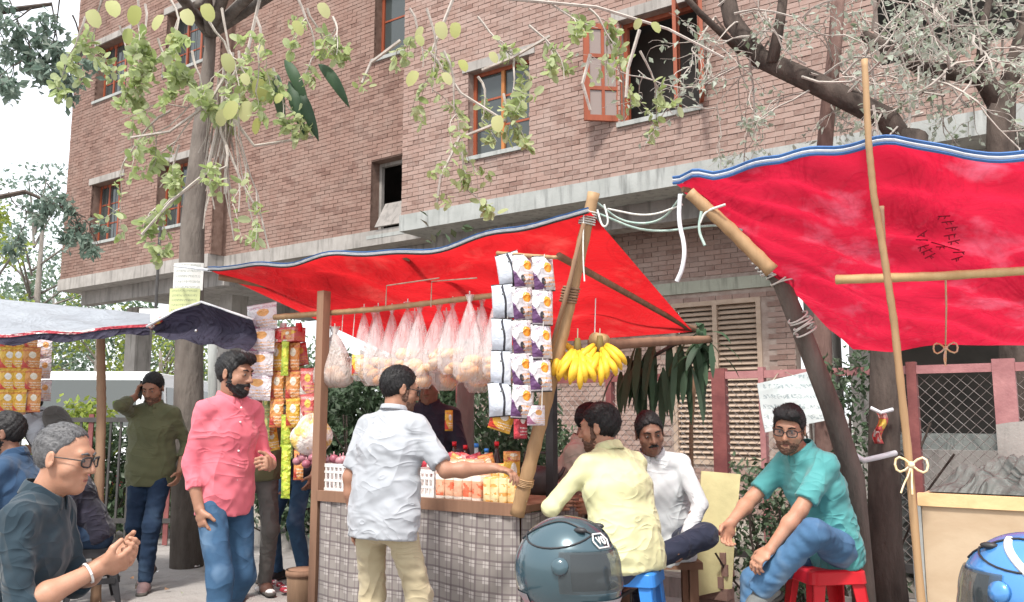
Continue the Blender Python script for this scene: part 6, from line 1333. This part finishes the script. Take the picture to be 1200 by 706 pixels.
    # ---- hair, beard
    hl = g('hairline', .0); th = g('hthick', .010); HF = Field(Hd - .17, Hd + .17, .005)
    def pl(p, n): return (H(*p), HR @ nrm(v(*n)))
    cuts = [pl((0, .088, .082 + hl), (0, .76, -.66)), pl((0, .012, -.015), (0, .42, -.9)), ]
    c1 = [pl((0, .074 - hl * .3, .075), (0, 1, -.35)), pl((0, .008, -.018), (0, .5, -.87))]; c2 = pl((0, .03, .0), (0, 1, -.05)); c3 = pl((0, 0, .05), (0, 0, -1))
    HF.ell(H(0, -.014, .036), HR, v(.074 + th * .5, .094 + th * .9, .085 + th * g('htop', 1.5)) * hk, .01, cuts=[pl((0, .012, -.02), (0, .42, -.9)), pl((0, .072, .086 + hl), (0, .85, -.52))])
    HF.D = np.maximum(HF.D, .0 * HF.D - 1)
    if g('quiff'): HF.cap(H(-.045, .062, .105), H(.045, .062, .105), .026 * hk, .022 * hk, .03); HF.cap(H(-.03, .085, .09), H(.04, .08, .092), .014, .012, .02)
    for s in (1, -1): HF.ell(H(s * .088, -.004, -.004), HR, v(.022, .019, .03) * hk, .006, True)
    HF.wrinkle(.004, 110, 3, (1, .35, .6)); V, Q = HF.nets()
    if len(Q):
        npart('hair', V, Q, HAIR[g('hair', 'black')], root); rg = np.random.default_rng(g('seed', 1)); ns = 1400 if hs < .0062 else 700
        ii = rg.integers(0, len(V), ns); p0 = V[ii]; n0 = p0 - (Hd + HR @ v(0, -.012, .02)); n0 /= np.linalg.norm(n0, axis=1)[:, None]; cd = np.tile(HR @ nrm(v(.25, -.8, -.25) if not g('quiff') else v(.35, -.6, .35)), (ns, 1)) + rg.normal(size=(ns, 3)) * .35; cd -= n0 * (cd * n0).sum(1)[:, None]; cd /= np.linalg.norm(cd, axis=1)[:, None] + 1e-9
        L_ = rg.uniform(.010, .020, ns)[:, None] * (.55 if g('hair') == 'grey' else 1); sx_ = np.cross(n0, cd) * .0013; tip = p0 + cd * L_ + n0 * L_ * .28; VV = np.concatenate([p0 + sx_, p0 - sx_, tip]); QQ = np.stack([np.arange(ns), np.arange(ns) + ns, np.arange(ns) + 2 * ns], 1); ho = npart('hair_strands', VV, QQ, HAIR[g('hair', 'black')], root); ho['kind'] = 'stuff'
    if g('beard') or g('stubble'):
        bt = .0035 if g('beard') else .0012; BF = Field(Hd - .15, Hd + .15, .0045); bc = [pl((0, .0, -.034), (0, .16, 1)), pl((0, -.008, 0), (0, -1, .1))]
        BF.ell(H(0, .022, -.03), HR, v(.06 + bt, .070 + bt, .082 + bt) * hk, .01, cuts=bc); BF.ell(H(0, .045, -.075), HR, v(.042 + bt, .04 + bt, .036 + bt) * hk, .03, cuts=bc); BF.cap(H(0, .072, -.095), H(0, .078, -.092), .019 + bt, .017 + bt, .02)
        for s in (1, -1): BF.cap(H(s * .064, .02, .01), H(s * .062, .022, -.04), .009 + bt * .4, .012 + bt * .4, .01); BF.cap(H(s * .004, .098, -.044), H(s * .026, .085, -.058), .007, .006, .008)
        BF.ell(H(0, .10, -.0625), HR, v(.024, .03, .011) * hk, .004, True); BF.wrinkle(.004, 130, 5); V, Q = BF.nets(); 
        if len(Q): npart('beard', V, Q, HAIR['black'] if g('beard') else MAT['stubble'], root)
    elif g('moustache'):
        m = MB(); m.tube([Vector(H(x, y, z)) for x, y, z in ((-.028, .084, -.054), (-.012, .099, -.045), (0, .102, -.043), (.012, .099, -.045), (.028, .084, -.054))], [.004, .0085, .007, .0085, .004], 6); npart_mb('moustache', m, HAIR[g('hair', 'black')], root)
    if g('glasses'):
        m = MB(); 
        for s in (1, -1):
            m2 = [Vector(H(s * .034 + .026 * sq(math.cos(a * .5236)), .108 - .012 * abs(math.cos(a * .5236)) * (1 if math.cos(a * .5236) * s > 0 else .2), .008 + .0175 * sq(math.sin(a * .5236)))) for a in range(13)]; m.tube(m2, .0033, 5, False)
            m.tube([Vector(H(s * .06, .097, .014)), Vector(H(s * .076, .05, .014)), Vector(H(s * .08, -.005, .012))], .0022, 5, False)
        m.tube([Vector(H(-.009, .108, .012)), Vector(H(0, .112, .015)), Vector(H(.009, .108, .012))], .002, 5, False); gl = npart_mb('glasses', m, MAT['black'], root)
        for s in (1, -1):
            m = MB(); m.add([Vector(H(s * .034 + .025 * math.cos(a * .5236), .105 - .012 * abs(math.cos(a * .5236)) * (1 if math.cos(a * .5236) * s > 0 else .2), .008 + .018 * math.sin(a * .5236))) for a in range(12)], [tuple(range(12))]); npart_mb('lens', m, MAT['lens'], gl)
    # ---- shirt
    sl = g('sleeve', 'short'); hem = g('hem', .0); inf = .016
    pts = [P + v(.28, .28, .0), P - v(.28, .28, .2), sh + v(.25, .25, .12), sh - v(.25, .25, .12)] + [arms[s][i] for s in (1, -1) for i in ((0,) if sl == 'short' else (0, 1))]
    lo = np.min(pts, 0) - .09; hi = np.max(pts, 0) + .09; F = Field(lo, hi, hc); hp = P + up * (hem - .06) * k; hcut = [(hp, -up)]
    hipb = P - up * .13 * k; F.ecap(hipb, P, rt, (.172 * fat + inf) * k, (.112 * fat + inf) * k, (.168 * fat + inf) * k, (.108 * fat + inf) * k, .05, hcut); F.ecap(P, waist, rt, (.165 * fat + inf) * k, (.106 * fat + inf) * k, (.152 * fat + inf) * k, (.1 * fat + inf) * k, .05, hcut)
    F.ecap(waist, chest, rt, (.152 * fat + inf) * k, (.1 * fat + inf) * k, (.158 * fat + inf) * k, (.104 * fat + inf) * k, .06, hcut); F.ecap(chest, sh - up2 * .02, rt, (.158 * fat + inf) * k, (.102 * fat + inf) * k, (.125 + inf) * k, (.07 + inf) * k, .06)
    if fat > 1.08: F.ell(waist + fw * .05 * k, T, v(.13, .10, .13) * k * fat, .08, cuts=hcut)
    ncut = [(nb + up2 * .012, nrm(up2 * 1 + fw * .25))]
    F.cap(S[1], nb - up2 * .02, .050 * k, .050 * k, .04, ncut); F.cap(S[-1], nb - up2 * .02, .050 * k, .050 * k, .04, ncut)
    for s in (1, -1):
        el, wr = arms[s][0], arms[s][1]
        if sl == 'short': e = S[s] + (el - S[s]) * g('slen', .78); n = nrm(el - S[s]); F.cap(S[s], e + n * .04, .056 * k, .060 * k, .035, [(e, n)])
        else:
            f = g('roll', .9); e = el + (wr - el) * f; n = nrm(wr - el); F.cap(S[s], el, .053 * k, .043 * k, .03); F.cap(el, e + n * .04, .043 * k, .036 * k + (.006 if f < .6 else 0), .02, [(e, n)])
            if f < .85: F.cap(e - n * .05, e + n * .02, .046 * k, .045 * k, .01, [(e, n), (e - n * .05, -n)])
    F.wrinkle(g('wamp', .0036), 22, g('seed', 1), (1, 1, 1.3)); V, Q = F.nets(); sho = npart('shirt', V, Q, FAB[g('shirt')], root)
    # collar
    m = MB(); nc_ = 20; ctr_ = nb + up2 * .012; ck = 1.0 if g('collar', True) else .45
    def cf(a, b):
        t = (a - .5) * 2 * math.pi * (.93 if g('collar', True) else 1.0); r_ = .066 * k * (1 + .20 * b * ck); drop = -.012 + (.036 - .010 * math.cos(t)) * ck * (1 - abs(2 * b - .5)) if b < .75 else 0
        q = ctr_ - (fw * math.cos(t) * 1.02 - rt * math.sin(t)) * r_; zz = (.030 - .034 * max(0, -math.cos(t)) ** 1.2) * (1 - .2 * b) - (.042 * b * b * ck)
        return Vector(q + up2 * zz * k)
    m.grid(cf, 28, 5); co = npart_mb('collar', m, FAB[g('shirt')], sho); co.modifiers.new('s', 'SOLIDIFY').thickness = .004
    if g('placket'):
        for i in range(6):
            q = sh * (1 - i / 6) + P * (i / 6) + fw * (.118 * fat + .012) * k; m = MB(); m.ball(q, .006, n=8, m=5); npart_mb('button', m, MAT['white'], sho)
    # ---- trousers
    tp = FAB[g('trousers')]; pts = [P + .2, P - .2] + [q for s in (1, -1) for q in (legs[s][1], legs[s][2])]; lo = np.min(pts, 0) - .12; hi = np.max(pts, 0) + .12; F = Field(lo, hi, hc); sd = T @ v(1, 0, 0)
    F.ecap(P - up * .05 * k, P + up * .07 * k, sd, .150 * fat * k, .100 * fat * k, .144 * fat * k, .092 * fat * k, .04, [(P + up * .1 * k, up)])
    for s in (1, -1):
        hip, kn, an, fd = legs[s]; F.cap(hip, kn, .084 * k * (.6 + .4 * fat), .064 * k, .04); n = nrm(an - kn); e = an - n * g('ankle', .0); F.cap(kn, e + n * .05, .066 * k, g('cuff', .052) * k, .03, [(e + n * .015, n)])
        if g('seat_fill', False): F.cap(hip - T @ v(0, .02, .02), hip + (kn - hip) * .3, .076 * k, .08 * k, .04)
    F.wrinkle(.004, 22, g('seed', 1) + 7, (1, 1, 1.4)); V, Q = F.nets(); npart('trousers', V, Q, tp, root)
    # ---- shoes (or bare feet in sandals)
    for s in (1, -1):
        hip, kn, an, fd = legs[s]; bn = nrm(np.cross(np.cross(fd, v(0, 0, 1)), fd)); bt = an - bn * .085 * k; mid = an - bn * .05 * k; F = Field(np.minimum(an, an + fd * .2) - .16, np.maximum(an, an + fd * .2) + .16, .008); cut = [(bt + bn * .004, -bn)]; sd = np.cross(fd, bn)
        F.ecap(mid - fd * .055 * k, mid + fd * .05 * k, sd, .036 * k, .042 * k, .044 * k, .04 * k, .02, cut); F.ecap(mid + fd * .05 * k - bn * .005, mid + fd * .15 * k - bn * .02, sd, .045 * k, .036 * k, .036 * k, .022 * k, .03, cut); F.cap(an + bn * .01, mid, .04 * k, .04 * k, .02)
        V, Q = F.nets(); shoe = npart('shoe', V, Q, LEA[g('shoe', 'black')] if not g('barefoot') else sk, root); F = Field(np.minimum(an, an + fd * .2) - .16, np.maximum(an, an + fd * .2) + .16, .008); so_ = bt + bn * .012
        F.ecap(so_ - fd * .055 * k, so_ + fd * .15 * k, sd, .043 * k, .05, .042 * k, .05, .01, [(so_ + bn * .012, bn), (so_ - bn * .012, -bn)]); V, Q = F.nets(); npart('sole', V, Q, MAT['white'] if g('shoe') == 'black' and g('white_sole') else MAT['sole'], shoe)
    return root, dict(H=H, arms=arms, S=S, P=P, up=up, fw=fw, rt=rt, sh=sh, nb=nb, legs=legs, waist=waist)
def npart_mb(name, mb, mat, parent):
    me = bpy.data.meshes.new(name); me.from_pydata(mb.v, [], mb.f); me.materials.append(mat); me.polygons.foreach_set('use_smooth', [True] * len(me.polygons)); me.update(); o = bpy.data.objects.new(name, me); C.objects.link(o); o.parent = parent; return o
MAT['stubble'] = plain('stubble_skin', (.10, .055, .04), (.15, .085, .06), 90, .7); MAT['eyewhite'] = plain('eye_white', (.38, .34, .31), None, 5, .3); MAT['lip'] = plain('lip', (.26, .10, .085), (.22, .085, .07), 20, .45); MAT['sole'] = plain('shoe_sole', (.06, .055, .05), (.1, .09, .08), 9, .8)
t = NT('lens_glass', .05, .6).col((.3, .3, .32)); t.clear(.78); MAT['lens'] = t.m
def held(name, label, cat, root, info_pt, mb, mat, smooth=True):
    M_ = Matrix.Translation(root.location) @ Matrix.Rotation(root.rotation_euler.z, 4, 'Z'); vs = [M_ @ Vector(q) for q in mb.v]; mb.v = [tuple(q) for q in vs]; o = part(name, mb, mat, loc=M_ @ Vector(info_pt), smooth=smooth); return tag(o, label, cat)

# pink shirt, walking towards the viewer's right
Xp = at(262, 600, 4.75).x
r, i = person('man in a pink shirt with rolled sleeves and blue jeans, walking past the stall', Xp, 4.75, 230, dict(k=.985, skin='b', shirt='pink_cotton', sleeve='long', roll=.55, trousers='blue_jeans', hem=-.055, beard=True, hair='black', quiff=True, hyaw=24, hpitch=8, lean=2, fat=.86, h=.005, placket=True, rh=dict(t=(.175, .05, .85), pole=(.6, -1, 0), curl=.3), lh=dict(t=(-.13, .24, 1.07), pole=(-.5, -.5, -.9), dir=(.75, .55, .15), curl=.85), rf=dict(t=(.12, .20, .09), pole=(.1, 1, 0)), lf=dict(t=(-.10, -.20, .13), pole=(-.1, 1, 0), dir=(-.1, 1, -.35)), seed=3))
# olive shirt, on the phone
Xo = at(174, 600, 6.95).x
r, i = person('man in an olive shirt holding a phone to his ear, walking', Xo, 6.95, 186, dict(k=.985, skin='b', shirt='olive_cotton', sleeve='long', roll=.5, trousers='dark_jeans', hem=-.07, stubble=True, hyaw=-8, hpitch=24, lean=3, h=.0065, shoe='mauve', rh=dict(t=(.12, .07, 1.49), pole=(.35, .35, -1), dir=(-.2, .12, .95), palm=(-1, 0, 0), curl=.5), lh=dict(t=(-.24, .06, .90), curl=.4), rf=dict(t=(.03, -.16, .14), dir=(.1, 1, -.4)), lf=dict(t=(-.05, .16, .085)), seed=5))
m = MB(); el, wr, hd, pn, _ = i['arms'][1]; cc = Vector(i['H'](.098, .01, -.01)); m.box(cc, (.009, .07, .14), (Vector((1, 0, 0)), Vector((0, .95, .3)), Vector((0, -.3, .95)))); held('mobile_phone', 'black phone pressed to the ear of the man in olive', 'phone', r, cc, m, MAT['black'], False)
# grey T-shirt at the counter, seen from behind
Xg = at(450, 600, 4.25).x
rg_, ig = person('man in a grey T-shirt and khaki trousers reaching over the counter', Xg, 4.25, -28, dict(k=.93, skin='b', shirt='pale_grey_jersey', sleeve='short', slen=.85, trousers='khaki_twill', hem=-.07, collar=False, stubble=True, hyaw=-34, hpitch=12, lean=5, hunch=5, fat=1.04, h=.005, wamp=.0038, glasses=True, rh=dict(t=(.50, .20, 1.08), pole=(.2, -.3, -1), dir=(.9, .2, -.15), palm=(0, 0, -1), curl=.45), lh=dict(t=(-.20, .03, .80), pole=(-.5, -1, 0), curl=.4), rf=dict(t=(.13, .05, .085)), lf=dict(t=(-.14, -.05, .085)), seed=11, cuff=.062))
# pale yellow shirt seated on the blue stool
Xy = at(733, 660, 4.42).x
person('man in a pale yellow shirt seated on a blue stool with his back turned', Xy, 4.42, 38, dict(k=1.0, skin='a', shirt='pale_yellow_cotton', sleeve='long', roll=.9, trousers='dark_trouser', pelvis=(0, -.02, .65), hem=-.03, stubble=True, hyaw=28, hpitch=8, lean=10, hunch=10, twist=-4, fat=1.08, h=.005, hk=1.03, rh=dict(t=(.16, .36, .84), pole=(.9, -.3, -.4), curl=.5), lh=dict(t=(-.12, .38, .86), pole=(-.9, -.3, -.4), curl=.5), rf=dict(t=(.16, .36, .09), pole=(.2, 1, .4)), lf=dict(t=(-.14, .40, .09), pole=(-.2, 1, .4)), seed=17, seat_fill=True))
# white shirt, facing, leg crossed
Xw = at(771, 640, 5.15).x
person('man in a white shirt sitting with crossed legs, arm hanging over his knee', Xw, 5.15, 172, dict(k=1.0, skin='c', shirt='white_cotton', sleeve='long', roll=.92, trousers='dark_trouser', pelvis=(-.03, -.06, .60), hem=-.06, hyaw=12, hpitch=14, hroll=8, lean=12, side=6, moustache=True, h=.0055, barefoot=True, lh=dict(t=(-.14, .34, .66), pole=(-1, 0, -.1), dir=(.15, .25, -1), curl=.5), rh=dict(t=(.13, .30, .72), pole=(.9, -.2, -.3), curl=.5), lf=dict(t=(.13, .42, .52), pole=(-1, .35, .5), dir=(.7, .6, -.35)), rf=dict(t=(.08, .30, .09), pole=(.1, 1, .3)), seed=19, seat_fill=True))
b = thing('wooden_bench', 'low dark wooden bench under the man in white', 'bench', (Xw, 5.25, 0)); m = MB(); m.box((Xw, 5.25, .47), (.5, .3, .04)); part('seat', m, MAT['plank'], b)
for sx in (-.2, .2):
    for sy in (-.11, .11): m = MB(); m.box((Xw + sx, 5.25 + sy, .225), (.05, .05, .45)); part('leg', m, MAT['plank'], b)
# man in profile behind, with a cup
Xc = at(662, 600, 5.75).x
rc_, ic = person('man in a beige and orange top drinking tea in the shade', Xc, 5.75, -112, dict(k=1.0, skin='c', shirt='beige_cotton', sleeve='short', trousers='grey_trouser', pelvis=(0, 0, .66), hem=-.05, hyaw=6, hpitch=20, lean=14, moustache=True, h=.007, rh=dict(t=(.05, .30, .98), pole=(.6, -.3, -1), curl=.6), lh=dict(t=(-.15, .35, .76), curl=.5), rf=dict(t=(.13, .42, .09), pole=(.2, 1, .4)), lf=dict(t=(-.13, .42, .09), pole=(-.2, 1, .4)), seed=23, seat_fill=True))
m = MB(); q = ic; m.tube([Vector(q['nb'] + q['rt'] * .07 - q['fw'] * .02), Vector(q['nb'] + q['fw'] * .09 - q['up'] * .05), Vector(q['waist'] + q['fw'] * .15 + q['up'] * .02), Vector(q['P'] + q['fw'] * .17)], [.03, .04, .045, .05], 8, flat=.5); sc_ = held('orange_scarf', 'orange cloth hanging down the chest of the tea drinker', 'scarf', rc_, Vector(q['P']), m, FAB['orange_cotton'])
b2 = thing('wooden_bench', 'rough bench under the tea drinker beside the fence', 'bench', (Xc, 5.8, 0)); m = MB(); m.box((Xc, 5.8, .53), (.4, .4, .04), (U, N, Z)); part('seat', m, MAT['bamboo_dark'], b2)
for sx in (-.15, .15):
    for sy in (-.15, .15): m = MB(); m.box((Xc + sx, 5.8 + sy, .255), (.05, .05, .51)); part('leg', m, MAT['bamboo_dark'], b2)
# teal polo on the red stool
Xt = at(968, 660, 4.52).x
person('man in a teal polo shirt and glasses leaning forward on a red stool', Xt, 4.52, 112, dict(k=.97, skin='a', shirt='teal_pique', sleeve='short', slen=.8, trousers='light_jeans', pelvis=(0, -.03, .675), hem=-.04, hyaw=38, hpitch=14, hroll=-6, lean=14, hunch=8, stubble=True, glasses=True, quiff=True, hthick=.011, h=.005, shoe='grey', lh=dict(t=(-.10, .49, .62), pole=(-.8, -.2, -.5), dir=(.2, .75, -.6), palm=(.3, -.2, -1), curl=.45), rh=dict(t=(.10, .50, .80), pole=(.8, -.2, -.4), dir=(-.1, .5, -.85), curl=.4), lf=dict(t=(-.02, .43, .49), pole=(-.8, .3, .8), dir=(.1, 1, -.4)), rf=dict(t=(.12, .40, .09), pole=(.2, 1, .5)), seed=29, seat_fill=True, cuff=.06))
# front man in dark shirt, seated
Xf = at(22, 640, 3.05).x
r, i = person('grey haired man with glasses in a dark slate shirt holding his hands together', Xf, 3.05, -84, dict(k=1.0, skin='a', hair='grey', shirt='dark_slate_cotton', sleeve='long', roll=.15, trousers='dark_trouser', pelvis=(0, -.02, .545), hem=-.08, hyaw=-6, hpitch=10, lean=6, hunch=8, stubble=False, glasses=True, h=.0045, hc=.008, hthick=.005, hairline=.04, hk=.98, fat=1.02, rh=dict(t=(.07, .29, .81), pole=(.7, -.7, -.9), dir=(-.35, .9, .2), palm=(-.8, -.2, .5), curl=.65), lh=dict(t=(-.05, .30, .83), pole=(-.7, -.7, -.9), dir=(.35, .9, .15), palm=(.8, -.2, .5), curl=.65), rf=dict(t=(.13, .42, .09), pole=(.2, 1, .4)), lf=dict(t=(-.13, .42, .09), pole=(-.2, 1, .4)), seed=31, wamp=.0036, seat_fill=True))
el, wr, hd, pn, _ = i['arms'][1]; m = MB(); ax = nrm(wr - el); c0 = wr - ax * .03; a0 = nrm(np.cross(ax, v(0, 0, 1))); b0 = np.cross(ax, a0); m.tube([Vector(c0 + (a0 * math.cos(q * .5236) + b0 * math.sin(q * .5236)) * .034) for q in range(13)], .0045, 5, False); held('wristband', 'pale bangle on the wrist of the grey haired man', 'bangle', r, Vector(c0), m, MAT['white'])
stool('red', 'plastic stool under the grey haired man in the dark shirt', Vector((Xf, 3.05, 0)), 0, .45)
# navy shirt man seated at the left stall
Xn = at(38, 600, 5.0).x
person('bearded man in a navy shirt seated facing the left stall', Xn, 5.0, 96, dict(k=1.0, skin='c', shirt='navy_cotton', sleeve='short', trousers='dark_trouser', pelvis=(0, 0, .60), hem=-.05, hyaw=8, hpitch=6, lean=14, beard=True, h=.0065, rh=dict(t=(.12, .38, .80), pole=(.8, -.2, -.5)), lh=dict(t=(-.12, .40, .82), pole=(-.8, -.2, -.5)), rf=dict(t=(.13, .42, .09), pole=(.2, 1, .4)), lf=dict(t=(-.13, .40, .09), pole=(-.2, 1, .4)), seed=37, seat_fill=True))
# grey shirt with backpack, bending away
Xb = at(70, 600, 7.4).x
r, i = person('person in a grey top with a black backpack strap, bending over the left stall', Xb, 7.4, 70, dict(k=1.0, skin='b', shirt='grey_cotton', sleeve='long', trousers='dark_jeans', lean=32, hunch=10, hyaw=20, hpitch=30, h=.008, rh=dict(t=(.15, .45, 1.05), pole=(.8, -.3, -.5)), lh=dict(t=(-.15, .45, 1.05), pole=(-.8, -.3, -.5)), seed=41))
for s in (1, -1):
    m = MB(); q = i; m.tube([Vector(q['sh'] + q['rt'] * s * .12 - q['fw'] * .12), Vector(q['sh'] + q['rt'] * s * .115 + q['up'] * .07), Vector(q['sh'] + q['rt'] * s * .12 + q['fw'] * .105 - q['up'] * .06), Vector(q['waist'] + q['rt'] * s * .15 + q['fw'] * .06)], .014, 6); npart_mb('backpack_strap', m, MAT['black'], r)
m = MB(); bp = i['sh'] - i['fw'] * .15 - i['up'] * .2; bu, bf, br = [Vector(q) for q in (i['up'], i['fw'], i['rt'])]
m.grid(lambda a, b: Vector(bp) + br * .14 * math.cos(2 * math.pi * a) * math.sin(math.pi * b) ** .5 + bf * .08 * math.sin(2 * math.pi * a) * math.sin(math.pi * b) ** .5 - bu * .2 * math.cos(math.pi * b), 18, 12); npart_mb('backpack', m, FAB['grey_trouser'], r)
# jeans man behind the hanging packets, and a man in sandals behind the pink shirt
person('man in blue jeans and black white soled shoes standing behind the hanging packets', at(346, 600, 7.25).x, 7.25, 150, dict(k=.98, skin='c', shirt='near_black_cotton', sleeve='short', trousers='blue_jeans', h=.008, hc=.012, rf=dict(t=(.14, .05, .085)), lf=dict(t=(-.12, 0, .085)), white_sole=True, seed=43))
person('man in dark trousers and sandals standing behind the pink shirt', at(298, 600, 6.75).x, 6.75, 205, dict(k=.98, skin='c', shirt='olive_cotton', sleeve='short', trousers='grey_trouser', h=.008, hc=.012, shoe='brown', rf=dict(t=(.1, .1, .085)), seed=47))
# vendor
person('vendor in dark clothes standing behind the counter', at(502, 560, 5.7).x, 5.7, 172, dict(k=.97, skin='c', shirt='near_black_cotton', sleeve='long', trousers='dark_trouser', h=.007, hc=.012, hpitch=20, rh=dict(t=(.1, .35, 1.05)), lh=dict(t=(-.18, .32, 1.05)), seed=53))
# dark figure seated deeper at the left stall
person('man in black crouching on a stool between the left stall and the road', at(112, 600, 6.4).x, 6.4, 120, dict(k=1.0, skin='c', shirt='near_black_cotton', sleeve='long', trousers='dark_jeans', pelvis=(0, 0, .5), lean=26, hpitch=20, h=.009, hc=.013, rh=dict(t=(.12, .42, .6)), lh=dict(t=(-.12, .42, .6)), rf=dict(t=(.14, .40, .09), pole=(.2, 1, .4)), lf=dict(t=(-.14, .40, .09), pole=(-.2, 1, .4)), seed=59, seat_fill=True))
stool('black', 'black plastic stool under the crouching man in black', Vector((at(112, 600, 6.4).x, 6.4, 0)), R(30), .40)
